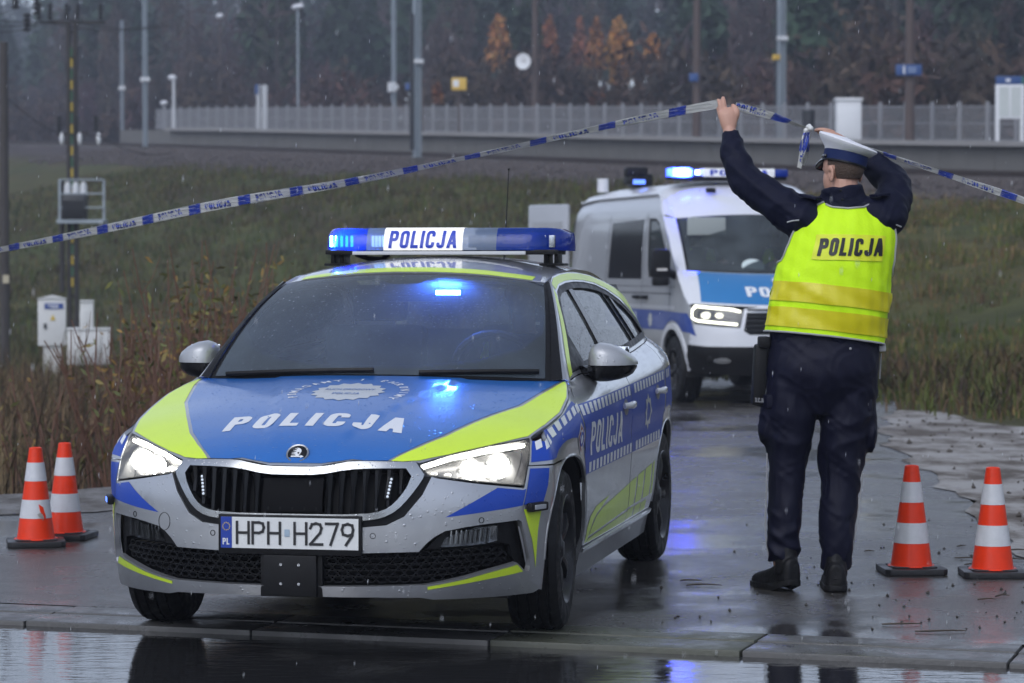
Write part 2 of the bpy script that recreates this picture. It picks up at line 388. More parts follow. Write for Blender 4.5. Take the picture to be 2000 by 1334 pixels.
def _pch(xs, ys):
    o_ = np.argsort(xs); xs = np.array(xs, float)[o_]; ys = np.array(ys, float)[o_]
    h = np.diff(xs); d = np.diff(ys) / h
    m = np.zeros_like(ys); m[0] = d[0]; m[-1] = d[-1]
    for i in range(1, len(xs) - 1):
        m[i] = (d[i-1] * h[i] + d[i] * h[i-1]) / (h[i] + h[i-1])
    def f(x):
        x = np.asarray(x, float); i = np.clip(np.searchsorted(xs, x) - 1, 0, len(h) - 1)
        t = (np.clip(x, xs[0], xs[-1]) - xs[i]) / h[i]
        return ((2*t**3 - 3*t**2 + 1) * ys[i] + (t**3 - 2*t**2 + t) * h[i] * m[i]
                + (-2*t**3 + 3*t**2) * ys[i+1] + (t**3 - t**2) * h[i] * m[i+1])
    return f
def sstep(a, b, x):
    t = np.clip((x - a) / (b - a), 0, 1); return t * t * (3 - 2 * t)
# belt line (bottom of the side glass) and body side
wtop = _pch([-3.5, -2.8, -2.2, -1.4, -.9, -.49, -.2, 0, .2, .37, .6], [1.075, 1.065, 1.03, 1.0, .982, .955, .90, .85, .81, .772, .70])
vmx = _pch([-3.49, -3.3, -3.1, -2.9, -2.65, -2.3, -1.6, -1., -.4, 0, .2, .36, .5], [.66, .765, .83, .865, .886, .892, .893, .892, .89, .888, .884, .876, .85])
prof = _pch([.1, .2, .26, .3, .38, .5, .62, .70, .76, .83, 1.1], [-.085, -.065, -.05, -.035, -.02, -.012, -.004, -.006, 0, -.004, -.02])
vbelt = _pch([-3.5, -3.1, -2.8, -2.2, -1.4, -.9, -.49, -.2, 0, .2, .37, .6], [.62, .70, .755, .79, .80, .80, .79, .835, .845, .825, .787, .72])
def Vside(u, w):
    u = np.asarray(u, float); w = np.asarray(w, float)
    wt = wtop(u)
    e = np.clip((w - (wt - .15)) / .15, 0, 1)
    lo = vmx(u) + prof(np.minimum(w, wt))
    inw = lo - vbelt(u)
    v = lo - inw * e ** 2.4
    g = np.clip(w - wt, 0, 1)
    return v - .50 * g - .22 * g * g
FS = np.array([0, .25, .465, .73, .88, .995, 1.10])
FR = {
 .12: ([0, .25, .45, .66, .76, .805, .83], [.85, .845, .77, .60, .48, .40, .33]),
 .20: ([0, .25, .46, .68, .785, .82, .842], [.872, .865, .79, .625, .50, .43, .355]),
 .30: ([0, .25, .46, .68, .79, .83, .855], [.885, .88, .805, .66, .53, .445, .36]),
 .45: ([0, .25, .45, .68, .79, .835, .868], [.89, .882, .81, .673, .555, .455, .36]),
 .60: ([0, .25, .45, .68, .795, .845, .88], [.875, .866, .79, .65, .52, .43, .36]),
 .70: ([0, .25, .45, .67, .785, .84, .876], [.835, .83, .762, .59, .46, .40, .35]),
 .78: ([0, .25, .45, .65, .76, .81, .845], [.77, .765, .70, .53, .40, .35, .30]),
 .90: ([0, .25, .45, .62, .70, .75, .79], [.66, .65, .60, .44, .33, .27, .22])}
_rows = []
for _w, (_v, _u) in FR.items():
    s_ = list(FS) + [1.26, 1.46]
    v_ = list(_v) + [float(Vside(.2, _w)), float(Vside(0., _w))]; u_ = list(_u) + [.2, 0.]
    # mirror so that the centre line has a flat tangent
    sm = [-x for x in s_[:0:-1]] + s_
    _rows.append((_w, _pch(sm, [-x for x in v_[:0:-1]] + v_), _pch(sm, u_[:0:-1] + u_)))
_RW = [r[0] for r in _rows]
def wrap(s, w):
    """body side and front: s runs round the body from the nose, w is height -> (u, v, w)"""
    s = np.asarray(s, float); w = np.asarray(w, float)
    sg = np.where(s < 0, -1., 1.); a = np.abs(s)
    shp = np.broadcast(a, w).shape; a = np.broadcast_to(a, shp); wq = np.clip(np.broadcast_to(w, shp), .12, .90)
    uu = np.zeros(shp); vv = np.zeros(shp)
    V = np.array([r[1](a) for r in _rows]); U = np.array([r[2](a) for r in _rows])
    i = np.clip(np.searchsorted(_RW, wq) - 1, 0, len(_RW) - 2); xs = np.array(_RW); h = np.diff(xs).reshape([-1] + [1] * len(shp))
    def crom(A):
        d = np.diff(A, axis=0) / h; m = np.zeros_like(A); m[0] = d[0]; m[-1] = d[-1]
        m[1:-1] = (d[:-1] * h[1:] + d[1:] * h[:-1]) / (h[1:] + h[:-1])
        hh = np.diff(xs)[i]; t = (wq - xs[i]) / hh
        tk = lambda M, k: np.take_along_axis(M, k[None], 0)[0]
        return ((2*t**3 - 3*t**2 + 1) * tk(A, i) + (t**3 - 2*t**2 + t) * hh * tk(m, i) + (-2*t**3 + 3*t**2) * tk(A, i+1) + (t**3 - t**2) * hh * tk(m, i+1))
    vf, uf = crom(V), crom(U)
    us = 1.46 - a
    vs = Vside(us, w)
    b = sstep(1.04, 1.28, a)
    return uf * (1 - b) + us * b, sg * (vf * (1 - b) + vs * b), np.broadcast_to(w, shp)
hc = _pch([.88, .83, .79, .74, .66, .55, .4, .2, 0, -.2, -.4, -.6], [.655, .70, .728, .755, .787, .82, .855, .895, .93, .962, .985, 1.0])
hd = _pch([.88, .76, .6, .37, 0, -.49, -.6], [.17, .165, .13, .088, .07, .04, .04])
def hood(u, v):
    u = np.asarray(u, float); v = np.asarray(v, float); a = np.abs(v)
    w = hc(u) - hd(u) * (a / .79) ** 2.3
    # two shallow creases that frame the central bulge
    c = .10 + .30 * np.clip((.85 - u) / 1.2, 0, 1)
    w = w + .006 * (1 - sstep(c - .012, c + .02, a)) * sstep(.85, .6, u)
    return u, v, w
def wscreen(a, b):
    """a across (-1..1), b up (0..1)"""
    a = np.asarray(a, float); b = np.asarray(b, float); q = a * a
    ul, wl, vl = -.27 - .15 * q, .975 - .018 * q, .725
    uu, wu, vu = -1.0 - .075 * q, 1.388 - .04 * q, .582
    k = b * (1 - b)
    return ul + (uu - ul) * b + .05 * k, a * (vl + (vu - vl) * b + .03 * k), wl + (wu - wl) * b + .13 * k
rc = _pch([-.95, -1.0, -1.2, -1.45, -1.75, -2.2, -2.7, -3.1, -3.25], [1.372, 1.390, 1.430, 1.458, 1.469, 1.460, 1.418, 1.366, 1.343])
def roof(u, v):
    u = np.asarray(u, float); v = np.asarray(v, float)
    return u, v, rc(u) - .066 * (np.abs(v) / .58) ** 2.2 
# ================================================================== ground and railway
rng = np.random.default_rng(7); random.seed(7)
RO = np.array([12., 70.]); RE = np.array([-.434, .901]); RN = np.array([-.901, -.434])
zr_f = _pch([-60, -20, 0, 40, 80, 120, 260], [1.6, 2.7, 3.55, 5.55, 7.5, 9.0, 12.])
ramp_f = _pch([-400, 0, 4, 8, 11, 15.5, 20, 24, 27, 400], [1, 1, 1, .90, .80, .53, .20, .03, 0, 0])
def qt(x, y):
    dx, dy = np.asarray(x, float) - RO[0], np.asarray(y, float) - RO[1]
    return dx * RN[0] + dy * RN[1], dx * RE[0] + dy * RE[1]
def rail(t, q, dz=0.):
    p = RO + RE * t + RN * q; return Vector((p[0], p[1], float(zr_f(t)) + dz))
def d_at(px, q):
    """distance ahead at which image column px crosses the line q metres in front of the track"""
    k = (px - 1000) / FPX; return (41.19 - q) / (.901 * k + .434)
_ph = rng.uniform(0, 6.28, (24,)); _fr = rng.uniform(.35, 2.6, (24,)); _an = rng.uniform(0, 6.28, (24,))
def rough2(x, y, f=1.):
    s = 0
    for i in range(24): s = s + np.sin((x * np.cos(_an[i]) + y * np.sin(_an[i])) * _fr[i] * f + _ph[i]) / (1 + _fr[i] * 1.2)
    return s / 6
# edges of the side road (x at distance y)
edgeR = _pch([8, 11, 14, 17, 23, 28, 33, 40, 60], [2.7, 2.55, 2.6, 2.8, 3.15, 3.9, 4.4, 3.9, 1.])
edgeL = _pch([8, 11, 13.5, 15.3, 16.2, 18, 22, 28, 33, 40, 60], [-9, -8.5, -7.5, -5, -2.4, -1.5, -.9, -.3, .0, -.4, -3])
def ground(x, y):
    x = np.asarray(x, float); y = np.asarray(y, float); q, t = qt(x, y)
    z = zr_f(np.clip(t, -60, 260)) * ramp_f(q)
    wl = np.clip((.8 - x) / 3, 0, 1) * np.clip((y - 15) / 6, 0, 1) * np.clip((75 - y) / 15, 0, 1) * np.clip(ramp_f(q) * -4 + 1, 0, 1)
    z = z - .30 * wl - .45 * np.exp(-((x + 9) / 8) ** 2 - ((y - 58) / 10) ** 2)
    back = np.clip(-q - 10, 0, 400); z = z + back * .055
    near = np.clip((y - 44) / 6, 0, 1) + np.clip((np.abs(x - (edgeR(np.clip(y, 8, 60)) + edgeL(np.clip(y, 8, 60))) / 2) - (edgeR(np.clip(y, 8, 60)) - edgeL(np.clip(y, 8, 60))) / 2) / 3., 0, 1); near = np.clip(near, 0, 1)
    amp = (.02 + .16 * near * np.clip((y - 14) / 14, 0, 1)) * np.clip((q - 3) / 4, 0, 1) + .25 * np.clip((-q - 12) / 10, 0, 1)
    z = z + rough2(x, y) * amp
    return np.where(y < 12.2, -.05, np.where(near <= 0, np.minimum(z, -.035), z - .035 * (1 - near)))
ys = np.concatenate([np.linspace(-40, 8, 12), np.arange(9, 40, .35), np.arange(40, 130, .9), np.linspace(131, 420, 50)])
xs = np.concatenate([np.linspace(-260, -32, 30), np.arange(-31, -10, .6), np.arange(-10, 12, .3), np.arange(12, 31, .6), np.linspace(32, 260, 30)])
X, Y = np.meshgrid(xs, ys); Z = ground(X, Y); nx, ny = len(xs), len(ys)
V = np.stack([X.ravel(), Y.ravel(), Z.ravel()], 1)
I = np.arange(nx * ny).reshape(ny, nx); F = np.stack([I[:-1, :-1].ravel(), I[:-1, 1:].ravel(), I[1:, 1:].ravel(), I[1:, :-1].ravel()], 1)
me = bpy.data.meshes.new('ground'); me.from_pydata(V.tolist(), [], F.tolist()); me.shade_smooth()
Q, T = qt(V[:, 0], V[:, 1])
n1 = rough2(V[:, 0] * .6, V[:, 1] * .6) * .5 + .5; n2 = rough2(V[:, 0] * 2.1 + 9, V[:, 1] * 1.7) * .5 + .5
green = np.array([.050, .062, .017]); olive = np.array([.078, .066, .023]); brown = np.array([.068, .046, .028]); ball = np.array([.062, .050, .048]); sandc = np.array([.17, .155, .14]); litter = np.array([.05, .037, .028])
mixf = lambda a, b, t: a[None] * (1 - t[:, None]) + b[None] * t[:, None] if a.ndim == 1 else a * (1 - t[:, None]) + b[None] * t[:, None]
c = mixf(green, olive, np.clip(n1 * 1.5 - .3, 0, 1)); c = mixf(c, brown, np.clip(n2 * 2.2 - 1.15, 0, 1))
# dark ruts across the far left slope
rut = np.exp(-((V[:, 0] + 3.5 + (V[:, 1] - 70) * .35) / .8) ** 2) * ((V[:, 1] > 55) & (V[:, 1] < 92)); c = mixf(c, brown * .6, np.clip(rut, 0, 1) * .7)
leftw = np.clip((2.5 - V[:, 0]) / 2, 0, 1) * np.clip((V[:, 1] - 15) / 2, 0, 1) * np.clip((48 - V[:, 1]) / 10, 0, 1); c = mixf(c, np.array([.045, .034, .022]), leftw * np.clip(.5 + n1 * .7, 0, 1))
c = mixf(c, brown * .9, np.clip((V[:, 1] - 24) / 2, 0, 1) * np.clip((31 - V[:, 1]) / 4, 0, 1) * (V[:, 0] > 2) * np.clip(n2 * 1.6 - .2, 0, 1) * .7)
c = mixf(c, ball, np.clip((8.2 - Q) / 2.2, 0, 1)); c = mixf(c, litter, np.clip((-Q - 9) / 4, 0, 1))
c = c * (.85 + .3 * rng.random((len(V), 1)))
ca = me.color_attributes.new('Col', 'FLOAT_COLOR', 'POINT'); ca.data.foreach_set('color', np.concatenate([c, np.ones((len(V), 1))], 1).ravel())
def vcol_mat(name, rough=.9, gain=1., bump=.4, bscale=8., var=.35, vscale=3., trans=0., sheen=0.):
    m = bpy.data.materials.new(name); N, L, b = nodes_of(m); a = N.new('ShaderNodeAttribute'); a.attribute_name = 'Col'
    tc = N.new('ShaderNodeTexCoord'); n = N.new('ShaderNodeTexNoise'); n.inputs['Scale'].default_value = vscale; n.inputs['Detail'].default_value = 8; n.inputs['Roughness'].default_value = .7
    L.new(tc.outputs['Object'], n.inputs['Vector'])
    mr = N.new('ShaderNodeMapRange'); mr.inputs[1].default_value = .25; mr.inputs[2].default_value = .75; mr.inputs[3].default_value = gain * (1 - var); mr.inputs[4].default_value = gain * (1 + var)
    L.new(n.outputs['Fac'], mr.inputs[0])
    mx = N.new('ShaderNodeVectorMath'); mx.operation = 'SCALE'; L.new(a.outputs['Color'], mx.inputs[0]); L.new(mr.outputs[0], mx.inputs['Scale']); L.new(mx.outputs[0], b.inputs['Base Color'])
    b.inputs['Roughness'].default_value = rough; b.inputs['Specular IOR Level'].default_value = .2
    if bump:
        n2 = N.new('ShaderNodeTexNoise'); n2.inputs['Scale'].default_value = bscale; n2.inputs['Detail'].default_value = 6; L.new(tc.outputs['Object'], n2.inputs['Vector'])
        bp = N.new('ShaderNodeBump'); bp.inputs['Strength'].default_value = bump; bp.inputs['Distance'].default_value = .1; L.new(n2.outputs['Fac'], bp.inputs['Height']); L.new(bp.outputs[0], b.inputs['Normal'])
    return m
tag(link('ground', me, vcol_mat('grassy_ground', var=.55, vscale=.8)), kind='structure')

# --- wet asphalt
def wet_asphalt(name, base, r_dry, r_wet, wet_lo, wet_hi, grain=.35, wscale=.55, ripple=0., sx=1.):
    m = bpy.data.materials.new(name); N, L, b = nodes_of(m); tc = N.new('ShaderNodeTexCoord'); mp = N.new('ShaderNodeMapping'); mp.inputs['Scale'].default_value = (sx, 1, 1); L.new(tc.outputs['Object'], mp.inputs[0])
    n = N.new('ShaderNodeTexNoise'); n.inputs['Scale'].default_value = wscale; n.inputs['Detail'].default_value = 7; n.inputs['Roughness'].default_value = .62; L.new(mp.outputs[0], n.inputs['Vector'])
    wet = N.new('ShaderNodeMapRange'); wet.interpolation_type = 'SMOOTHSTEP'; wet.inputs[1].default_value = wet_lo; wet.inputs[2].default_value = wet_hi; L.new(n.outputs['Fac'], wet.inputs[0])
    ag = N.new('ShaderNodeTexVoronoi'); ag.inputs['Scale'].default_value = 110; L.new(tc.outputs['Object'], ag.inputs['Vector'])
    fn = N.new('ShaderNodeTexNoise'); fn.inputs['Scale'].default_value = 260; fn.inputs['Detail'].default_value = 3; L.new(tc.outputs['Object'], fn.inputs['Vector'])
    col = N.new('ShaderNodeMix'); col.data_type = 'RGBA'; col.inputs[6].default_value = (*[c * .55 for c in base], 1); col.inputs[7].default_value = (*[c * 1.5 for c in base], 1)
    sp = N.new('ShaderNodeSeparateColor'); L.new(ag.outputs['Color'], sp.inputs[0]); L.new(sp.outputs[0], col.inputs[0])
    dk = N.new('ShaderNodeMix'); dk.data_type = 'RGBA'; dk.blend_type = 'MULTIPLY'; dk.inputs[7].default_value = (.55, .55, .56, 1); L.new(wet.outputs[0], dk.inputs[0]); L.new(col.outputs[2], dk.inputs[6]); L.new(dk.outputs[2], b.inputs['Base Color'])
    rr = N.new('ShaderNodeMapRange'); rr.inputs[3].default_value = r_dry; rr.inputs[4].default_value = r_wet; L.new(wet.outputs[0], rr.inputs[0]); L.new(rr.outputs[0], b.inputs['Roughness'])
    b.inputs['Specular IOR Level'].default_value = .5
    inv = N.new('ShaderNodeMapRange'); inv.inputs[3].default_value = grain; inv.inputs[4].default_value = grain * .06; L.new(wet.outputs[0], inv.inputs[0])
    ad = N.new('ShaderNodeMath'); ad.operation = 'ADD'; L.new(ag.outputs['Distance'], ad.inputs[0]); L.new(fn.outputs['Fac'], ad.inputs[1])
    bp = N.new('ShaderNodeBump'); bp.inputs['Distance'].default_value = .006; L.new(inv.outputs[0], bp.inputs['Strength']); L.new(ad.outputs[0], bp.inputs['Height'])
    last = bp
    if ripple:
        rn = N.new('ShaderNodeTexNoise'); rn.inputs['Scale'].default_value = 16; rn.inputs['Detail'].default_value = 3; m2 = N.new('ShaderNodeMapping'); m2.inputs['Scale'].default_value = (.5, 1.5, 1); L.new(tc.outputs['Object'], m2.inputs[0]); L.new(m2.outputs[0], rn.inputs['Vector'])
        b2 = N.new('ShaderNodeBump'); b2.inputs['Distance'].default_value = .004; b2.inputs['Strength'].default_value = ripple; L.new(rn.outputs['Fac'], b2.inputs['Height']); L.new(bp.outputs[0], b2.inputs['Normal']); last = b2
    L.new(last.outputs[0], b.inputs['Normal']); return m
ASPH = wet_asphalt('wet_asphalt', (.080, .075, .071), .36, .09, .38, .60, .8)
ASPHF = wet_asphalt('flooded_asphalt', (.040, .040, .041), .20, .035, .30, .45, .15, ripple=.35)
# kerb line from left to right
KA, KB = np.array([-2.15, 11.62]), np.array([1.91, 10.34]); ke = (KB - KA) / np.linalg.norm(KB - KA); kn = np.array([ke[1], -ke[0]])   # kn points to the camera
def kp(a, b): p = KA + ke * a + kn * b; return float(p[0]), float(p[1])
K0, K1 = -7.5, 12.5
def sheet(name, out, z, material, step=.6):
    o = patch(name, out, lambda x, y: (np.asarray(x, float) + 0 * y, np.asarray(y, float) + 0 * x, z + 0 * x + 0 * np.asarray(y, float)), material, None, step, centre=(0, 0, -10)); return tag(o, kind='structure')
rd_l = [(float(edgeL(y)), y) for y in np.arange(15.2, 60, .8)]; rd_r = [(float(edgeR(y)), y) for y in np.arange(10, 60, .8)]
rdl0 = [kp(-7.4, -.02), (-8.6, 14.4), (-6.5, 15.0)]
sheet('side_road', [kp(12.4, -.02)] + [(9.5, 8.6), (5.5, 10.2), (3.4, 11.8)] + [(float(edgeR(y)), y) for y in np.arange(13, 60, .8)] + list(reversed(rd_l)) + list(reversed(rdl0)), 0., ASPH)
sheet('main_road', [kp(-30, .46), kp(30, .46), (30, -30), (-30, -30)], -.022, ASPHF, 2.)
# kerb of flat concrete stones
CONC = mat('wet_concrete', (.085, .083, .08), .36, var=.35, vscale=7, bump=.12, bscale=60, rvar=.16)
CONCM = mat('mossy_wet_concrete', (.075, .078, .058), .36, var=.4, vscale=6, bump=.12, bscale=60, rvar=.16)
kerb = bpy.data.objects.new('kerb', None); COL.objects.link(kerb); tag(kerb, kind='structure')
i = 0; a = K0
while a < K1:
    mb = MB(); mb.box((0, 0, -.07), (.972, .205, .15)); mb.box((0, -.232, -.075), (.972, .245, .15))
    st = mb.build('kerb_stone', CONCM if i % 4 == 2 else CONC, kerb, bevel=.008)
    p = kp(a + .5, .115); st.location = (p[0], p[1], -.001 + random.uniform(-.003, .003)); st.rotation_euler = (0, 0, math.atan2(ke[1], ke[0]) + R(random.uniform(-.15, .15))); a += .98; i += 1
mb = MB(); q0, q1, q2, q3 = kp(K0, -.05), kp(K1, -.05), kp(K1, .5), kp(K0, .5); mb.add([(*q0, -.045), (*q1, -.045), (*q2, -.045), (*q3, -.045)], [(0, 1, 2, 3)]); tag(mb.build('kerb_bed', mat('kerb_bed', (.04, .04, .04), .5), None, 0), kind='structure')
# shoulders of wet sand and gravel
def shoulder_mat(name, base, dark, s1):
    m = bpy.data.materials.new(name); N, L, b = nodes_of(m); tc = N.new('ShaderNodeTexCoord'); n = N.new('ShaderNodeTexNoise'); n.inputs['Scale'].default_value = s1; n.inputs['Detail'].default_value = 9; n.inputs['Roughness'].default_value = .68; mp = N.new('ShaderNodeMapping'); mp.inputs['Scale'].default_value = (1, .55, 1); L.new(tc.outputs['Object'], mp.inputs[0]); L.new(mp.outputs[0], n.inputs['Vector'])
    r = N.new('ShaderNodeValToRGB'); r.color_ramp.elements[0].position = .40; r.color_ramp.elements[0].color = (*dark, 1); r.color_ramp.elements[1].position = .56; r.color_ramp.elements[1].color = (*base, 1); L.new(n.outputs['Fac'], r.inputs[0]); L.new(r.outputs[0], b.inputs['Base Color'])
    rr = N.new('ShaderNodeMapRange'); rr.inputs[1].default_value = .42; rr.inputs[2].default_value = .6; rr.inputs[3].default_value = .8; rr.inputs[4].default_value = .48; L.new(n.outputs['Fac'], rr.inputs[0]); L.new(rr.outputs[0], b.inputs['Roughness'])
    bp = N.new('ShaderNodeBump'); bp.inputs['Strength'].default_value = .5; bp.inputs['Distance'].default_value = .05; n2 = N.new('ShaderNodeTexNoise'); n2.inputs['Scale'].default_value = 14; n2.inputs['Detail'].default_value = 8; L.new(tc.outputs['Object'], n2.inputs['Vector']); L.new(n2.outputs['Fac'], bp.inputs['Height']); L.new(bp.outputs[0], b.inputs['Normal']); return m
SANDM = shoulder_mat('wet_sand', (.27, .25, .225), (.075, .058, .042), 1.9)
rsh = [(float(edgeR(y)) - .05 + .06 * math.sin(y * 3.1) + .04 * math.sin(y * 7.7), y) for y in np.arange(12.8, 27.5, .35)]
rso = [(11, 12.0), (9.5, 17), (7.2, 20.5), (5.3, 23.4), (4.9, 25.2), (4.3, 26.8)]
rso = smooth_poly(rso, 2, 100)
sheet('sand_shoulder', [(3.35, 11.85), (5.5, 10.3), (8.5, 9.2)] + [p for p in rso] + list(reversed(rsh)), .006, SANDM, .5)
GRAV = shoulder_mat('wet_gravel', (.15, .14, .13), (.065, .055, .045), 2.4)
lo = [(-8.5, 14.3), (-6.5, 14.9), (-5, 15.2), (-3.5, 15.5), (-2.4, 15.9), (-1.6, 17.2), (-1.0, 21)]; hi_ = [(-1.15, 21), (-2.0, 18.4), (-3.0, 17.2), (-4.2, 16.6), (-6, 16.0), (-8.5, 15.4)]
sheet('gravel_shoulder', lo + hi_, .006, GRAV, .5)
# --- railway
STEEL = mat('rusty_rail', (.07, .052, .045), .42, metal=.6); SLP = mat('concrete_sleeper', (.13, .12, .115), .9)
for q in (.72, -.72, 5.2 - .72, 5.2 + .72)[:2]:
    mb = MB(); ts = np.arange(-45, 120, 4.); vs = []; fs = []
    prof_r = [(-.07, 0), (.07, 0), (.02, .03), (.035, .13), (.035, .17), (-.035, .17), (-.035, .13), (-.02, .03)]
    for t in ts:
        for a_, b_ in prof_r: vs.append(rail(t, q + a_, b_ + .12))
    m_ = len(prof_r)
    for i in range(len(ts) - 1):
        for j in range(m_): fs.append((i * m_ + j, i * m_ + (j + 1) % m_, (i + 1) * m_ + (j + 1) % m_, (i + 1) * m_ + j))
    mb.add(vs, fs); r_ = mb.build('rail', STEEL); tag(r_, kind='structure')
mb = MB()
ang_r = math.atan2(RE[1], RE[0])
for t in np.arange(-40, 110, .62):
    p = rail(t, 0, .05); mb.box(p, (.25, 2.5, .16), Matrix.Rotation(ang_r, 3, 'Z'))
tag(mb.build('sleepers', SLP, None, 0), 'concrete sleepers under the rails on the embankment', 'sleepers', kind='stuff')
# ballast stones
def scatter_stones(name, pts, sizes, material, parent=None, col=None):
    vs = []; fs = []; base = np.array([(1, 0, 0), (-1, 0, 0), (0, 1, 0), (0, -1, 0), (0, 0, 1), (0, 0, -1)], float); bf = np.array([(0, 2, 4), (2, 1, 4), (1, 3, 4), (3, 0, 4), (2, 0, 5), (1, 2, 5), (3, 1, 5), (0, 3, 5)])
    P = np.asarray(pts, float); n = len(P); J = base[None] * (sizes[:, None, None] * rng.uniform(.6, 1.3, (n, 6, 1))) + rng.normal(0, .12, (n, 6, 3)) * sizes[:, None, None]
    Vv = (P[:, None] + J).reshape(-1, 3); Ff = (bf[None] + (np.arange(n) * 6)[:, None, None]).reshape(-1, 3)
    me = bpy.data.meshes.new(name); me.from_pydata(Vv.tolist(), [], Ff.tolist()); return tag(link(name, me, material, parent), kind='stuff')
n = 9000; tt = rng.uniform(-22, 60, n); qq = rng.uniform(1.2, 8.0, n); pp = RO[None] + RE[None] * tt[:, None] + RN[None] * qq[:, None]
zz = ground(pp[:, 0], pp[:, 1]) + .02
tag(scatter_stones('ballast', np.stack([pp[:, 0], pp[:, 1], zz], 1), rng.uniform(.05, .12, n), mat('ballast_stone', (.075, .062, .058), .85, var=.5, vscale=1.5)), 'loose grey brown ballast stones beside the track', 'ballast')
# --- platform
PLC = mat('platform_concrete', (.13, .125, .115), .85, var=.3, vscale=1.2, bump=.2, bscale=6); PLE = mat('platform_edge_slab', (.28, .27, .26), .7, var=.12, vscale=2)
platform = thing('railway_platform', 'long grey concrete railway platform with pale edge slabs above the track', 'platform', (0, 0, 0))
def strip(name, ts, sec, material, parent, smooth=0):
    vs = []; fs = []; m_ = len(sec)
    for t in ts:
        for q, z in sec: vs.append(rail(t, q, z))
    for i in range(len(ts) - 1):
        for j in range(m_): fs.append((i * m_ + j, i * m_ + (j + 1) % m_, (i + 1) * m_ + (j + 1) % m_, (i + 1) * m_ + j))
    fs += [tuple(range(m_)), tuple((len(ts) - 1) * m_ + j for j in range(m_))]
    mb = MB(); mb.add(vs, fs); return mb.build(name, material, parent, smooth)
TP = 70.
for i, t in enumerate(np.arange(-30, TP, 2.5)):
    strip('wall_panel', [t + .012, min(t + 2.488, TP)], [(-2.05, -.2), (-2.05, .92), (-2.4, .92), (-2.4, -.2)], PLC, platform)
    strip('edge_slab', [t + .008, min(t + 2.492, TP)], [(-1.78, .92), (-1.78, 1.05), (-2.9, 1.05), (-2.9, .92)], PLE, platform)
strip('fill', np.arange(-30, TP + .1, 5), [(-2.38, -.3), (-2.38, .90), (-7, 1.0), (-7, -.3)], mat('platform_paving', (.19, .185, .18), .8, var=.2), platform)
# --- fence along the platform
FEN = mat('galvanised_fence', (.31, .31, .32), .5, metal=.3)
fence = thing('platform_fence', 'light grey post and wire mesh fence along the back of the platform', 'fence', (0, 0, 0))
FQ = -6.2; post0 = None; pan0 = None
t = -28.
mb = MB(); mb.box((0, 0, .62), (.09, .09, 1.24)); pm = mb.mesh('post')
mb = MB()
for k in range(23): mb.box((.03 + k * .0595, 0, .6), (.012, .012, 1.06))
for z in (.12, .6, 1.1): mb.box((.70, 0, z), (1.36, .02, .03))
wm_ = mb.mesh('mesh_panel')
for me_ in (pm, wm_): me_.materials.append(FEN)
strip('end_ramp', [TP, TP + 8, TP + 16], [(-4.6, -.3), (-4.6, 1.0), (-7, 1.0), (-7, -.3)], PLC, platform)
while t < TP + 14:
    p = rail(t, FQ, 1.0); o = bpy.data.objects.new('post', pm); COL.objects.link(o); o.parent = fence; o.location = p; o.rotation_euler = (0, 0, ang_r)
    o = bpy.data.objects.new('mesh_panel', wm_); COL.objects.link(o); o.parent = fence; o.location = p; o.rotation_euler = (0, -math.atan(.05), ang_r)
    t += 1.41
# ================================================================== background things
GALV = mat('galvanised_steel', (.30, .34, .37), .5, metal=.4, var=.15); GALVL = mat('pale_lamp_post', (.50, .51, .52), .5); RUSTP = mat('brown_painted_steel', (.075, .052, .045), .7, var=.2); DKP = mat('dark_pole', (.035, .031, .03), .8, var=.3); WHT = mat('white_enamel', (.68, .69, .70), .4, var=.05)
BLKI = mat('black_insulator', (.02, .02, .022), .4); SGB = mat('sign_navy', (.016, .06, .20), .4); YEL = mat('sign_yellow', (.62, .40, .06), .5)
PLZ = 1.0
def plat(px, q=-4.):
    d = d_at(px, q); k = (px - 1000) / FPX; x = k * d; _, t = qt(x, d); return rail(float(t), q, PLZ if q < -1.9 else 0.), float(t), d
def mpp(d): return d / FPX       # metres per photo pixel at distance d
def zrow(py, d): return at(1000, py, d).z
def catenary_mast(px, q, label, ptop=-60, w=.26):
    d = d_at(px, q); base = Vector(((px - 1000) / FPX * d, d, 0)); base.z = float(ground(base.x, base.y)) if q > -1.9 else plat(px, q)[0].z
    if q < -7: base.z = float(ground(base.x, base.y))
    top = zrow(ptop, d); h = top - base.z
    r = thing('catenary_mast', label, 'mast', base, ang_r, 'steel masts along the railway')
    mb = MB(); mb.box((0, w * .42, h / 2), (w, .02, h)); mb.box((0, -w * .42, h / 2), (w, .02, h)); mb.box((0, 0, h / 2), (.02, w * .82, h)); mb.build('column', GALV, r, 0)
    mb = MB(); mb.box((0, 0, .05), (.4, .4, .3)); mb.build('footing', mat('dark_footing', (.08, .075, .07), .9), r, bevel=.03)
    return r, base, h, d
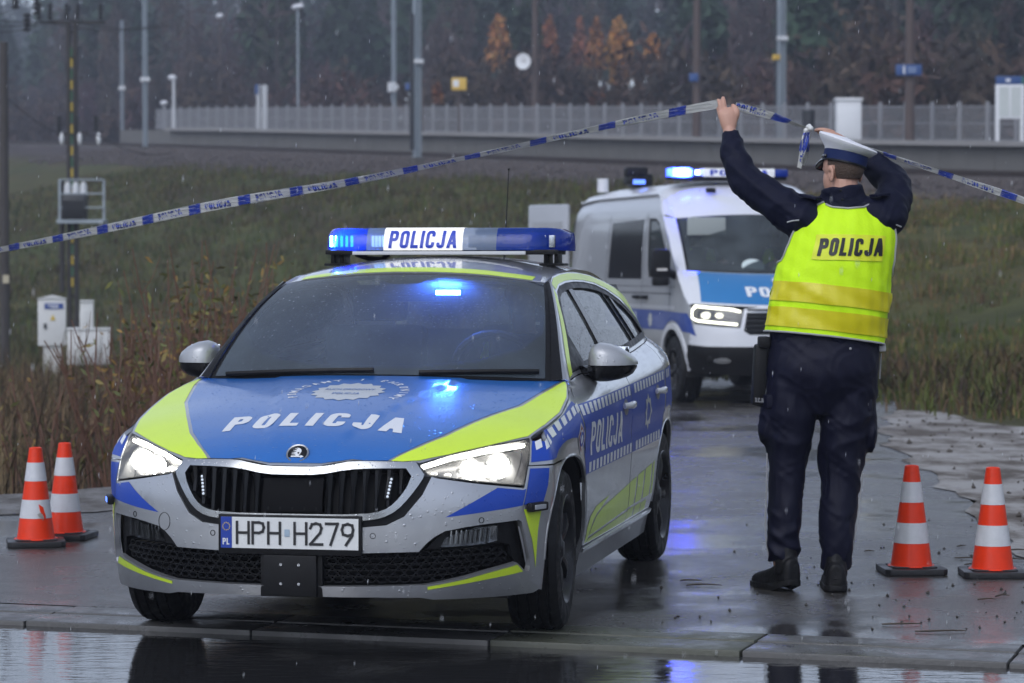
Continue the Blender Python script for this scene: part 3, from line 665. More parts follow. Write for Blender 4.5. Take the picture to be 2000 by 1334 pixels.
for (px, q, lb, band) in ((285, 4.2, 'grey steel mast between the transformer pole and the platform end', 155), (815, 4.2, 'thick grey steel mast in front of the platform with a black cable duct', 120), (1525, -7.6, 'grey steel mast with a white and a yellow plate behind the platform', 75), (770, -9.5, 'thin grey steel mast with a white box behind the platform fence', 170), (240, -11., 'thin pale steel mast beside the embankment beyond the transformer pole', 172)):
    r, b, h, d = catenary_mast(px, q, lb, -60 if px != 240 else 40, .24 if px in (815, 1525) else .17)
    mb = MB(); s = mpp(d); mb.box((0, 0, zrow(band, d) - b.z), (.32, .32, 8 * s)); mb.build('number_plate', WHT, r)
    if px == 815: mb = MB(); mb.box((-.05, .22, h * .42), (.12, .10, h * .7)); mb.build('cable_duct', BLKI, r)
    if px == 1525: mb = MB(); mb.box((.0, .2, zrow(112, d) - b.z), (.2, .2, 10 * s)); mb.build('warning_plate', YEL, r); mb = MB(); mb.box((.0, .24, h * .42), (.05, .05, h * .8)); mb.build('cable_duct', BLKI, r)
    if px == 770: mb = MB(); mb.box((0, .1, zrow(170, d) - b.z), (.3, .3, 18 * s)); mb.build('box', WHT, r)
# platform lamps
def lamp_post(px, ptop, heads, label, q=-4.5):
    b, t, d = plat(px, q); h = zrow(ptop, d) - b.z; r = thing('platform_lamp', label, 'lamp post', b, ang_r, 'lamp posts on the platform')
    thin = ptop < 100; mb = MB(); mb.tube([(0, 0, 0), (0, 0, h)], [.06, .05] if thin else [.10, .075], 12); mb.build('post', (RUSTP if px == 431 else GALV) if thin else GALVL, r)
    s = mpp(d)
    for hx in heads:
        mb = MB(); mb.ball((hx * s * 10, 0, h + .02), (.36, .20, .14), 8); mb.build('lamp_head', mat('lamp_glass', (.75, .76, .78), .4), r)
        mb = MB(); mb.tube([(0, 0, h - .08), (hx * s * 10, 0, h)], .035, 6); mb.build('arm', GALVL, r)
lamp_post(341, 152, (.9,), 'white single lamp post standing at the end of the platform')
lamp_post(322, 202, (0,), 'small white lamp post beyond the platform end', -9)
lamp_post(583, 14, (.9, -.9), 'tall double headed lamp post behind the platform fence', -9)
lamp_post(431, 32, (0,), 'lamp with a wide flat white head hanging over the trees', -13)
for (px, w_) in ((506, .16), (518, .20)):
    b, t, d = plat(px, -4.5); h = zrow(166, d) - b.z; r = thing('platform_post', ('white platform post with a small blue plate' if px == 506 else 'plain white platform post beside the blue plated post'), 'post', b, ang_r)
    mb = MB(); mb.box((0, 0, h / 2), (w_, w_, h)); mb.build('post', GALVL, r, bevel=.02)
    if px == 506: mb = MB(); mb.box((0, .1, h - .2), (.3, .06, .42)); mb.build('plate', SGB, r)
# brown posts with signs and a dish
def brown_post(px, label, q=-4.8, ptop=-60, w=.15):
    b, t, d = plat(px, q); h = zrow(ptop, d) - b.z; r = thing('platform_mast', label, 'mast', b, ang_r)
    mb = MB(); mb.tube([(0, 0, 0), (0, 0, h * .5), (0, 0, h)], [w, w * .9, w * .75], 10); mb.build('post', RUSTP, r)
    mb = MB(); mb.box((0, 0, zrow(188, d) - b.z), (.2, .2, .22)); mb.build('clamp_box', WHT, r, bevel=.03); return r, b, d
def face_cam(b): return math.atan2(-b.y, -b.x) - math.pi / 2 + math.pi   # local -y looks at the camera
def sign_board(parent, b, d, px, x0, x1, y0, y1, material, nm='sign_board', fwd=.25, thick=.06):
    c = at((x0 + x1) / 2, (y0 + y1) / 2, d - fwd); s = mpp(d)
    mb = MB(); mb.box((0, 0, 0), ((x1 - x0) * s, thick, (y1 - y0) * s)); o = mb.build(nm, material, parent, bevel=.01)
    rel = Vector((c.x - b.x, c.y - b.y, 0)); rel.rotate(Matrix.Rotation(-ang_r, 3, 'Z')); o.location = (rel.x, rel.y, c.z - b.z); o.rotation_euler = (0, 0, -ang_r); return o, s
r, b, d = brown_post(1775, 'brown mast carrying a navy platform number sign')
sb, s = sign_board(r, b, d, 1775, 1750, 1800, 126, 147, SGB)
sfn = plane_fn((0, -.034, 0), (1, 0, 0), (0, 0, 1))
lettering('number', '1', sfn, WHT, sb, bold=.03, cut=0, off=.004, centre=(0, 5, 0), place=lambda V: np.stack([-11 * s + V[:, 0] * .22, -.11 + V[:, 1] * .22], 1))
for k in (0, 1): mb = MB(); mb.box((6 * s, -.036, (3 - 6 * k) * s), (16 * s, .008, 3 * s)); mb.build('text_line', mat('sign_pale_blue', (.25, .32, .45), .5), sb)
r, b, d = brown_post(1360, 'brown mast with a small navy plate beside the platform fence')
sign_board(r, b, d, 1360, 1346, 1364, 143, 159, SGB)
r, b, d = brown_post(1045, 'thin brown mast carrying a white round dish', -9)
dc = at(1022, 120, d - .6); rel = Vector((dc.x - b.x, dc.y - b.y, 0)); rel.rotate(Matrix.Rotation(-ang_r, 3, 'Z'))
mb = MB(); n_ = Vector((-.35, -.93, .0)); n_.rotate(Matrix.Rotation(-ang_r, 3, 'Z')); mb.lathe([(0, -.10), (.2, -.075), (.31, -.02), (.33, .02), (.30, .02), (.0, -.06)], (rel.x, rel.y, dc.z - b.z), n_, 24); mb.build('dish', WHT, r)
mb = MB(); mb.tube([(0, 0, dc.z - b.z), (rel.x, rel.y, dc.z - b.z)], .03, 6); mb.build('arm', RUSTP, r)
b, t, d = plat(897, -4.5); r = thing('timetable_sign', 'yellow and white timetable board on a thin post on the platform', 'sign', b, ang_r); h = zrow(178, d) - b.z
mb = MB(); mb.tube([(0, 0, 0), (0, 0, h)], .04, 8); mb.build('post', RUSTP, r)
sb, s = sign_board(r, b, d, 897, 882, 911, 152, 176, YEL, 'board'); mb = MB(); mb.box((-6 * s, -.035, 1 * s), (11 * s, .01, 13 * s)); mb.build('notice', WHT, sb)
b, t, d = plat(825, -4.5); r = thing('signal_box', 'small dark blue box on a bracket beside the grey mast', 'box', b, ang_r); mb = MB(); mb.tube([(0, 0, 0), (0, 0, zrow(170, d) - b.z)], .04, 6); mb.build('post', RUSTP, r); sign_board(r, b, d, 800, 792, 806, 163, 176, SGB, 'box', thick=.3)
# information board and white cabinet
b, t, d = plat(1970, -4.4); s = mpp(d); r = thing('information_board', 'white framed double notice board under a navy and green header', 'notice board', b, 0)
zt, z1, z0 = zrow(149, d) - b.z, zrow(165, d) - b.z, zrow(232, d) - b.z
for sx in (-1, 1): mb = MB(); mb.box((sx * 24 * s, 0, z1 / 2), (.11, .11, z1)); mb.build('post', WHT, r, bevel=.01)
mb = MB(); mb.box((0, 0, (z0 + z1) / 2), (52 * s, .10, z1 - z0)); fr_ = mb.build('frame', WHT, r, bevel=.01)
for sx in (-1, 1): mb = MB(); mb.box((sx * 11.5 * s, -.056, (z0 + z1) / 2), (19 * s, .012, (z1 - z0) * .84)); mb.build('notice', mat('notice_paper', (.50, .53, .51), .5, var=.1, vscale=9), fr_)
mb = MB(); mb.box((0, 0, (zt + z1) / 2), (54 * s, .12, zt - z1)); hd_ = mb.build('header', SGB, r, bevel=.01)
mb = MB(); mb.box((24.5 * s, -.062, (zt + z1) / 2), (4 * s, .01, (zt - z1) * .9)); mb.build('green_end', mat('sign_green', (.03, .16, .12), .4), hd_); mb = MB(); mb.box((-4 * s, -.062, (zt + z1) / 2), (9 * s, .01, (zt - z1) * .35)); mb.build('pictogram', WHT, hd_)
b, t, d = plat(1655, -4.6); s = mpp(d); r = thing('equipment_cabinet', 'tall white equipment cabinet standing on the platform', 'cabinet', b, 0); h = zrow(197, d) - b.z
mb = MB(); mb.box((0, 0, h / 2), (48 * s, .6, h)); mb.build('body', WHT, r, bevel=.03); mb = MB(); mb.box((0, 0, h + .03), (53 * s, .7, .09)); mb.build('lid', WHT, r, bevel=.02); mb = MB(); mb.box((0, -.31, h * .45), (36 * s, .02, h * .7)); mb.build('door', WHT, r, bevel=.01)
b, t, d = plat(1578, -4.6); r = thing('litter_bin', 'small dark litter bin on the platform beside the white cabinet', 'bin', b, 0); mb = MB(); mb.tube([(0, 0, 0), (0, 0, .5)], .04, 8); mb.build('post', DKP, r); mb = MB(); mb.tube([(0, 0, .4), (0, 0, .95)], [.19, .22], 14); mb.build('bucket', BLKI, r)
# --- overhead line
def wire(name, p0, p1, sag, rad, label, grp=None):
    rad *= .7; mb = MB(); pts = []
    for i in range(13):
        u = i / 12; p = Vector(p0).lerp(Vector(p1), u); p.z -= sag * 4 * u * (1 - u); pts.append(p)
    mb.tube(pts, rad, 4); return tag(mb.build(name, DKP), label, 'wire', grp)
wire('contact_wire', rail(-30, .3, 5.6), rail(118, .3, 5.6), .3, .012, 'thin overhead contact wire above the railway track')
# --- transformer pole at the left
d = 60.; s = mpp(d)
def P_(px, py, dd=0.): return at(px, py, d + dd)
pb = Vector(P_(143, 640)); pb.z = float(ground(pb.x, pb.y)) - .1
tp = thing('transformer_pole', 'dark double power pole with yellow striped conduit, transformer and insulators', 'power pole', pb, 0)
def rel(px, py, dd=0.): p = P_(px, py, dd); return Vector((p.x - pb.x, p.y - pb.y, p.z - pb.z))
h = zrow(44, d) - pb.z
for sx in (-6.5, 7): mb = MB(); mb.box((sx * s, 0, h / 2), (7.5 * s, .18, h)); mb.build('leg', DKP, tp, bevel=.01)
for k in range(12):
    z = .8 + k * (h - 1) / 11; mb = MB(); mb.box((0, 0, z), (16 * s, .05, .07)); mb.build('rung', DKP, tp)
for k in range(22):
    z0_ = rel(141, 560).z + (rel(141, 90).z - rel(141, 560).z) * k / 22; mb = MB(); mb.box((.5 * s, -.10, z0_ + .1), (4 * s, .05, .19)); mb.build('conduit_stripe', mat('stripe_yellow', (.42, .30, .03), .6) if k % 2 == 0 else mat('stripe_green', (.03, .10, .05), .6), tp)
for (py, half, ins) in ((44, 62, (-66, -12, 10, 54, -44)), (262, 30, (-27, 8, 45)),):
    c = rel(143, py); mb = MB(); mb.box((c.x, 0, c.z), (half * 2 * s, .06, .06)); mb.build('cross_arm', DKP, tp)
    for ix in ins:
        q_ = rel(143 + ix, py); mb = MB(); up_ = 1 if py < 100 else 1
        for j in range(4): mb.lathe([(.025, 0), (.06, .02), (.06, .05), (.025, .09)], (q_.x, -.06, q_.z + .06 + j * .085), (0, 0, 1), 10)
        mb.build('insulator', BLKI, tp)
        if py > 100: mb = MB(); mb.ball((q_.x + .06, -.06, q_.z - .1), (.05, .05, .14), 6); mb.build('arrester', WHT, tp)
for ix in (-15, 1, 16):
    q_ = rel(150 + ix, 376); mb = MB(); mb.tube([q_ + Vector((0, -.2, -.05)), q_ + Vector((0, -.2, .14)), q_ + Vector((0, -.2, .22))], [.075, .075, .04], 10); mb.build('bushing', WHT, tp)
c = rel(150, 405); mb = MB(); mb.box((c.x, -.2, c.z), (44 * s, .5, 50 * s)); tr_ = mb.build('transformer', BLKI, tp, bevel=.03)
for k in range(7): mb = MB(); mb.box((c.x + (k - 3) * 6.2 * s, -.48, c.z - .05), (.02, .10, 34 * s)); mb.build('cooling_fin', BLKI, tr_)
c = rel(162, 433); mb = MB(); mb.box((c.x, -.1, c.z), (90 * s, .7, .08)); mb.build('stand', GALV, tp)
for sx in (121, 207): a_, b_ = rel(sx, 433), rel(sx, 352); mb = MB(); mb.box(((a_.x + b_.x) / 2, -.3, (a_.z + b_.z) / 2), (.05, .05, b_.z - a_.z)); mb.build('guard_post', GALV, tp)
for k in range(3): p = rel(164, 352 + k * 27); mb = MB(); mb.box((p.x + (0 if k else .0), -.42, p.z), (86 * s, .03, .03)); mb.build('guard_rail', GALV, tp)
a_ = rel(122, 350); mb = MB(); mb.tube([(a_.x, -.1, a_.z), (a_.x, -.1, rel(122, 570).z)], .06, 8); mb.build('cable_pipe', DKP, tp)
for (px, top, wd, lb, dd) in ((10, 82, 20, 'plain dark concrete power pole at the edge of the grass', 50.),):
    pb2 = at(px, 690, dd); pb2.z = float(ground(pb2.x, pb2.y)) - .1; h = at(px, top, dd).z - pb2.z; r = thing('power_pole', lb, 'power pole', pb2, 0); s2 = mpp(dd)
    mb = MB(); mb.tube([(0, 0, 0), (0, 0, h)], [(wd * .62 * s2, wd * .5 * s2), (wd * .42 * s2, wd * .4 * s2)], 8); mb.build('post', mat('weathered_concrete', (.055, .048, .045), .85, var=.3, bump=.2), r)
    mb = MB(); q_ = at(px + 6, 545, dd); mb.box((q_.x - pb2.x, -.22, q_.z - pb2.z), (12 * s2, .02, 16 * s2)); mb.build('number_plate', mat('plate_cream', (.45, .40, .28), .6), r)
for i, (x0, y0, x1, y1) in enumerate(((-80, 28, 76, 44), (-60, 55, 97, 40), (-80, 20, 131, 36), (76, 40, 330, 50), (131, 36, 320, 46), (-40, 135, 116, 262), (188, 262, 330, 300), (-80, 5, 20, 20))):
    wire('power_line', P_(x0, y0, -6), P_(x1, y1), .15, .014, ('thin power line sagging towards the double transformer pole'), 'power lines at the transformer pole')
for i, (px, py) in enumerate(((30, 18), (72, 30), (53, 62))):
    p = P_(px, py, -2); mb = MB()
    for j in range(4): mb.lathe([(.03, 0), (.09, .02), (.09, .06), (.03, .10)], (p.x, p.y, p.z + j * .1), (0, 0, 1), 8)
    tag(mb.build('line_insulator', BLKI), 'black ribbed insulator hanging on the power line', 'insulator', 'insulators on the power lines')
# --- white cable cabinets
dd = 43.; s3 = mpp(dd)
def cab(px, pyb, wpx, hpx, label, extra=0, dd=dd, mt=None):
    s = mpp(dd); b = at(px, pyb, dd); b.z = float(ground(b.x, b.y)); zb = at(px, pyb, dd).z - b.z
    r = thing('cable_cabinet', label, 'cabinet', b, R(8)); mt = mt or mat('white_cabinet', (.62, .62, .60), .55, var=.12, vscale=5)
    mb = MB(); mb.box((0, 0, zb + hpx * s / 2), (wpx * s, .32, hpx * s)); mb.build('body', mt, r, bevel=.015)
    if extra:
        vs = [(-.53 * wpx * s, -.18, zb + hpx * s), (.53 * wpx * s, -.18, zb + hpx * s), (.53 * wpx * s, .18, zb + hpx * s), (-.53 * wpx * s, .18, zb + hpx * s), (0, -.18, zb + (hpx + 7) * s), (0, .18, zb + (hpx + 7) * s)]
        mb = MB(); mb.add(vs, [(0, 1, 2, 3), (0, 1, 4), (2, 3, 5), (1, 2, 5, 4), (3, 0, 4, 5)]); mb.build('roof', mt, r, 0)
        mb = MB(); mb.box((0, 0, zb / 2), (wpx * s * .62, .22, abs(zb))); mb.build('plinth', mt, r)
        mb = MB(); mb.box((4 * s, -.165, zb + hpx * s * .84), (36 * s, .012, 11 * s)); lb_ = mb.build('name_plate', mat('plate_blue_white', (.02, .06, .25), .5), r)
        for k in (0, 1): mb = MB(); mb.box((2 * s + k * 3 * s, -.174, zb + hpx * s * (.86 - k * .045)), ((22 - 6 * k) * s, .004, 2 * s)); mb.build('text_line', WHT, lb_)
        mb = MB(); cx, cz = 2 * s, zb + hpx * s * .60; mb.prism([(cx - 5 * s, cz - 5 * s), (cx + 5 * s, cz - 5 * s), (cx, cz + 6 * s)], -.175, -.16, lambda x, y, z: (x, z, y)); mb.build('warning_triangle', mat('warning_yellow', (.6, .42, .03), .5), r, 0)
        mb = MB(); mb.box((-13 * s, -.175, zb + hpx * s * .42), (5 * s, .02, 10 * s)); mb.build('lock', BLKI, r)
    else:
        mb = MB(); mb.box((0, 0, zb + hpx * s + .015), (wpx * s * 1.03, .36, .03)); mb.build('lid', mt, r, bevel=.008); mb = MB(); mb.box((-.05, -.165, zb + hpx * s * .5), (wpx * s * .6, .01, hpx * s * .7)); mb.build('door', mt, r, bevel=.004)
    return r
cab(102, 675, 54, 92, 'white peaked cable cabinet with blue name plate and warning triangle', 1)
cab(174, 712, 84, 68, 'low wide dirty white cable box among the weeds', 0, 42.)
cab(170, 700, 26, 110, 'narrow white cabinet behind the low wide cable box', 0, 46.)
# --- vegetation
def leafmesh(name, V, F, C, material, parent=None):
    me = bpy.data.meshes.new(name); me.from_pydata(V.tolist(), [], F.tolist()); me.polygons.foreach_set('use_smooth', np.zeros(len(F), bool))
    ca = me.color_attributes.new('Col', 'FLOAT_COLOR', 'POINT'); ca.data.foreach_set('color', np.concatenate([C, np.ones((len(C), 1))], 1).astype(np.float32).ravel()); return link(name, me, material, parent)
def quads(P, size, up=None, rs=None, aspect=1., lean=1.):
    """one random quad per point; up biases the long axis to vertical"""
    n = len(P); a = rng.normal(size=(n, 3)); 
    if up is not None: a = a * lean + np.array([0, 0, 1.]) * up
    a /= np.linalg.norm(a, axis=1, keepdims=True); b = np.cross(a, rng.normal(size=(n, 3))); b /= np.linalg.norm(b, axis=1, keepdims=True)
    size = np.broadcast_to(size, (n,))[:, None]; a = a * size; b = b * size * aspect
    V = np.stack([P - a - b * .6, P + b - a * .2, P + a + b * .3, P - b + a * .3], 1).reshape(-1, 3); F = np.arange(4 * n).reshape(n, 4); return V, F
LEAF = vcol_mat('foliage', .8, 1., 0, 8, .25, 2.)
BARK = mat('bark', (.05, .042, .036), .9, var=.4, vscale=5); BIRCH = mat('pale_birch_bark', (.30, .28, .26), .8, var=.4, vscale=3)
def crown_points(n, c, r, taper=.6, hollow=.3):
    u = rng.normal(size=(n, 3)); u /= np.linalg.norm(u, axis=1, keepdims=True); rad = rng.uniform(hollow, 1, n) ** .5
    p = u * rad[:, None]; cl = rng.normal(size=(14, 3)); cl /= np.linalg.norm(cl, axis=1, keepdims=True); k = np.argmax(p @ cl.T, 1); f = rng.uniform(.72, 1.08, 14)[k]
    p = p * f[:, None]; w = 1 - taper * np.clip((p[:, 2] + 1) / 2, 0, 1); p[:, 0] *= w; p[:, 1] *= w
    return np.array(c)[None] + p * np.array(r)[None]
def forest_tree(b, h, kind):
    """V, F, C of one distant tree; kind pine / bare / spruce / shrub"""
    if kind == 'pine':
        n = 300; P = crown_points(n, (b[0], b[1], b[2] + h * .68), (h * .17, h * .17, h * .36), .55); V, F = quads(P, rng.uniform(.15, .5, n)); base = np.array([.026, .044, .028])
    elif kind == 'bare':
        n = 260; P = crown_points(n, (b[0], b[1], b[2] + h * .6), (h * .20, h * .20, h * .42), .5, .1); V, F = quads(P, rng.uniform(.3, .9, n), 1.3, aspect=.07); base = np.array([.060, .042, .040])
    else:
        n = 170; P = crown_points(n, (b[0], b[1], b[2] + h * .5), (h * .42, h * .42, h * .52), .3, .1); V, F = quads(P, rng.uniform(.15, .45, n), .8, aspect=.3); base = np.array([.055, .036, .028])
    base = base * rng.uniform(.75, 1.3) * (1 + rng.normal(0, .08, 3)); C = np.repeat(base[None] * rng.uniform(.6, 1.4, (len(P), 1)), 4, 0)
    # trunk
    tw = .16 if kind != 'shrub' else .05; tv = np.array([(-tw, 0, 0), (tw, 0, 0), (tw * .3, 0, h * .8), (-tw * .3, 0, h * .8), (0, -tw, 0), (0, tw, 0), (0, tw * .3, h * .8), (0, -tw * .3, h * .8)]) + np.array(b)
    F2 = np.array([(0, 1, 2, 3), (4, 5, 6, 7)]) + len(V); V = np.concatenate([V, tv]); F = np.concatenate([F, F2]); C = np.concatenate([C, np.repeat(np.array([[.05, .042, .038]]), 8, 0)])
    return V, F, C
Vs, Fs, Cs = [], [], []; off_ = 0
for i in range(760):
    px = rng.uniform(-200, 2200); q = -13 - 95 * rng.random() ** 1.3; dd = d_at(px, q); x = (px - 1000) / FPX * dd; z = float(ground(x, dd))
    lay = (-q - 13) / 95
    if lay < .12: kind = 'shrub' if rng.random() < .75 else 'bare'; h = rng.uniform(2.5, 6)
    else:
        kind = 'pine' if rng.random() < (.62 if px > 1150 else .40) else 'bare'; h = rng.uniform(10, 17) if lay > .3 else rng.uniform(6, 11)
        topz = zrow(rng.uniform(-120, -30) if px > 260 else rng.uniform(-45, 6), dd)
        if lay > .45: h = max(6., topz - z)
        else: h = min(h, topz - z)
    if kind != 'shrub' and 1110 < px < 1320 and lay < .35: continue
    V, F, C = forest_tree((x, dd, z), h, kind); Vs.append(V); Fs.append(F + off_); Cs.append(C); off_ += len(V)
for i in range(150):      # low brush that closes the gaps at the forest foot
    px = rng.uniform(-200, 420) if i < 90 else rng.uniform(420, 2200); q = -12 - 22 * rng.random(); dd = d_at(px, q); x = (px - 1000) / FPX * dd
    V, F, C = forest_tree((x, dd, float(ground(x, dd))), rng.uniform(2., 4.5), 'shrub'); Vs.append(V); Fs.append(F + off_); Cs.append(C); off_ += len(V)
for i in range(60):
    px = rng.uniform(-220, 330); q = -60 - 60 * rng.random(); dd = d_at(px, q); x = (px - 1000) / FPX * dd; z = float(ground(x, dd)); V, F, C = forest_tree((x, dd, z), max(6., zrow(rng.uniform(-30, 14), dd) - z), 'pine'); Vs.append(V); Fs.append(F + off_); Cs.append(C); off_ += len(V)
for i in range(260):      # the wood behind the line, farther along it
    t_ = rng.uniform(95, 300); q = -13 - 60 * rng.random() if i < 200 else rng.uniform(20, 60); p_ = RO + RE * t_ + RN * q
    if i >= 200: p_ = np.array([-52 - rng.uniform(0, 30), rng.uniform(95, 240)])
    V, F, C = forest_tree((p_[0], p_[1], float(ground(*p_))), rng.uniform(9, 15), 'pine' if rng.random() < .55 else 'bare'); Vs.append(V); Fs.append(F + off_); Cs.append(C); off_ += len(V)
ring_ = []
for i in range(420):      # unseen trees added round the clearing, to give dark reflections in glass and paint
    u_ = rng.random(); dep = rng.uniform(0, 45)
    if i < 150: x, y = -48 - dep - .10 * 0, rng.uniform(-20, 190); x = min(x, -.27 * y - 12)
    elif i < 280: x, y = 42 + dep, rng.uniform(-30, 130)
    else: x, y = rng.uniform(-90, 90), -34 - dep * .6
    V, F, C = forest_tree((x, y, float(ground(x, max(y, -38.)))), rng.uniform(8, 14), 'pine' if rng.random() < .5 else 'bare'); c0_ = np.array([x, y, 0]); Vs.append(V); Fs.append(F + off_); Cs.append(C); off_ += len(V)
tag(leafmesh('forest', np.concatenate(Vs), np.concatenate(Fs), np.concatenate(Cs), LEAF), 'dark mixed autumn forest of pines and bare trees behind the railway', 'forest', kind='stuff')
def birch(px, ptop, pbot, wpx, d, label, hue, bark=BIRCH, name='birch_tree', grp='orange birches in front of the forest', dens=420):
    x = (px - 1000) / FPX * d; z0 = float(ground(x, d)); zt, zb = zrow(ptop, d), zrow(pbot, d); s = mpp(d)
    r = thing(name, label, 'tree', (x, d, z0), 0, grp); h = zt - z0
    mb = MB(); lean = rng.normal(0, .15); mb.tube([(0, 0, 0), (lean * .5, 0, h * .5), (lean, 0, h * .95)], [.13, .09, .025], 6)
    for k in range(7):
        zz = h * rng.uniform(.35, .8); a_ = rng.uniform(0, 6.28); l = rng.uniform(.5, 1.1) * wpx * s * .5; mb.tube([(lean * zz / h, 0, zz), (lean * zz / h + l * .6 * math.cos(a_), l * .6 * math.sin(a_), zz + l * .8), (lean + l * math.cos(a_), l * math.sin(a_), zz + l * 1.4)], [.035, .02, .008], 4)
    mb.build('trunk', bark, r)
    n = dens; n = int(n * 2.2); P = crown_points(n, (lean, 0, (zt + zb) / 2 - z0), (wpx * s * .68, wpx * s * .68, (zt - zb) / 2 * 1.1), .75, .0)
    V, F = quads(P, rng.uniform(.08, .24, n), .5, aspect=.6); C = np.repeat(np.array(hue)[None] * rng.uniform(.5, 1.45, (n, 1)) * (1 + rng.normal(0, .07, (n, 3))), 4, 0)
    leafmesh('crown', V, F, np.clip(C, 0, 1), LEAF, r)
OR = (.36, .17, .06)
birch(978, 25, 135, 62, 150, 'orange leaved birch with a pointed top left of the dish mast', OR)
birch(1080, 32, 130, 44, 152, 'slender faded orange birch right of the dish mast', (.25, .105, .05), dens=260)
birch(1138, 40, 170, 52, 155, 'thin reddish birch with sparse leaves and a pale trunk', (.22, .095, .055), dens=240)
birch(1205, 28, 165, 70, 150, 'tall bright golden birch with the fullest crown', (.40, .20, .055), dens=520)
birch(1172, 40, 160, 46, 148, 'orange brown birch leaning on the golden birch', (.30, .135, .05), dens=300)
birch(1287, 62, 130, 44, 150, 'small golden orange birch standing apart on the right', (.42, .19, .045), dens=300)
birch(1805, 178, 212, 30, 118, 'low round orange brown bush behind the platform fence', (.17, .07, .03), BARK, 'autumn_bush', None, dens=160)
birch(842, 165, 205, 26, 130, 'small faded orange bush behind the platform fence near the thick mast', (.20, .085, .035), BARK, 'autumn_bush', None, dens=140)
birch(1150, 180, 212, 40, 128, 'low rusty bush behind the fence below the birches', (.17, .06, .03), BARK, 'autumn_bush', None, dens=160)
birch(1385, 15, 190, 110, 140, 'dark purple brown bare tree with a broad rounded crown', (.050, .036, .042), BARK, 'bare_tree', None, dens=700)
# --- grass, weeds and shrubs
def tufts(name, P, hgt, n_bl, cols, wid=.012, spread=.12, bend=.35):
    m_ = len(P); Vv = []; Cc = []
    k = m_ * n_bl; base = np.repeat(P, n_bl, 0) + np.concatenate([rng.normal(0, spread, (k, 2)), np.zeros((k, 1))], 1); h_ = np.repeat(hgt, n_bl) * rng.uniform(.5, 1.15, k)
    a = rng.uniform(0, 6.28, k); dirv = np.stack([np.cos(a), np.sin(a), 0 * a], 1); sd = np.stack([-np.sin(a), np.cos(a), 0 * a], 1) * wid; bd = dirv * (rng.uniform(.1, 1, k) * bend * h_)[:, None]; up = np.array([0, 0, 1.])[None] * h_[:, None]
    V = np.stack([base - sd, base + sd, base + up * .55 + bd * .3 + sd * .8, base + up * .55 + bd * .3 - sd * .8, base + up * .93 + bd], 1).reshape(-1, 3)
    o = np.arange(k)[:, None] * 5; F4 = (np.array([[0, 1, 2, 3]]) + o); F3 = (np.array([[3, 2, 4]]) + o)
    ci = rng.integers(0, len(cols), m_); C = np.repeat(np.repeat(np.array(cols)[ci] * rng.uniform(.6, 1.4, (m_, 1)), n_bl, 0) * rng.uniform(.75, 1.25, (k, 1)), 5, 0)
    me = bpy.data.meshes.new(name); me.from_pydata(V.tolist(), [], F4.tolist() + F3.tolist())
    ca = me.color_attributes.new('Col', 'FLOAT_COLOR', 'POINT'); ca.data.foreach_set('color', np.concatenate([C, np.ones((len(C), 1))], 1).astype(np.float32).ravel()); return link(name, me, GRASSM)
GRASSM = vcol_mat('grass_blades', .75, 1., 0, 8, .2, 1.)
def spots(n, xr, yr, cond):
    x = rng.uniform(*xr, n); y = rng.uniform(*yr, n); k = cond(x, y); x, y = x[k], y[k]; return np.stack([x, y, ground(x, y) - .02], 1)
clump = lambda x, y, f=1.: rough2(x * f, y * f) + rng.normal(0, .25, len(x)) > -.05
P = spots(15000, (3.4, 17), (24.5, 62), lambda x, y: (x > 4.1 + np.clip(27 - y, 0, 9) * .25) & (qt(x, y)[0] > 7.5) & (np.abs(x / y) < .22) & clump(x, y, .8))
tag(tufts('slope_grass', P, rng.uniform(.06, .20, len(P)) * (1 + 1.0 * (rng.random(len(P)) < .12)), 7, [(.078, .096, .022), (.108, .104, .028), (.165, .122, .052), (.13, .08, .04), (.06, .078, .02)]), 'rough green and straw coloured grass on the right embankment', 'grass', kind='stuff')
P = spots(1500, (3.4, 9), (25.0, 33), lambda x, y: (x > 4.0 + np.clip(27.5 - y, 0, 9) * .3) & (np.abs(x / y) < .22) & clump(x, y, 1.4))
tag(tufts('bank_weeds', P, rng.uniform(.10, .42, len(P)), 9, [(.10, .066, .036), (.14, .095, .045), (.05, .036, .024), (.085, .095, .026), (.07, .085, .022)], spread=.2, bend=1.0), 'brown dry weeds along the foot of the right embankment', 'weeds', kind='stuff')
P = spots(20000, (-24, 4), (34, 104), lambda x, y: (qt(x, y)[0] > 7.5) & (np.abs(x / y) < .22) & (rough2(x * .6, y * .6) + rng.normal(0, .3, len(x)) > -.35))
tag(tufts('field_grass', P, rng.uniform(.12, .38, len(P)), 5, [(.05, .068, .017), (.07, .074, .021), (.092, .075, .03), (.062, .046, .024)], wid=.02, spread=.2), 'green and brown grass on the field below the railway', 'grass', kind='stuff')
wcond = lambda x, y: (x < edgeL(np.clip(y, 8, 60)) - .5 - .03 * (y - 16)) & (x > -.2 * y - .5)
P = spots(9000, (-9, 2.2), (16.4, 42), lambda x, y: wcond(x, y) & (rough2(x * 1.3, y * 1.3) + rng.normal(0, .3, len(x)) > -.15))
hh = rng.uniform(.2, .75, len(P)) * np.clip((P[:, 1] - 15.6) / 3.0, .25, 1) * np.clip((edgeL(np.clip(P[:, 1], 8, 60)) - P[:, 0]) / 1.6, .4, 1) * np.clip(1 + .7 * rough2(P[:, 0] * 2, P[:, 1] * 2), .4, 1.7)
tag(tufts('dry_weeds', P, hh, 8, [(.115, .068, .038), (.07, .045, .028), (.15, .098, .052), (.04, .028, .02), (.075, .078, .026), (.19, .135, .07)], wid=.006, spread=.17, bend=1.0), 'tangled brown dry weeds beside the road on the left', 'weeds', kind='stuff')
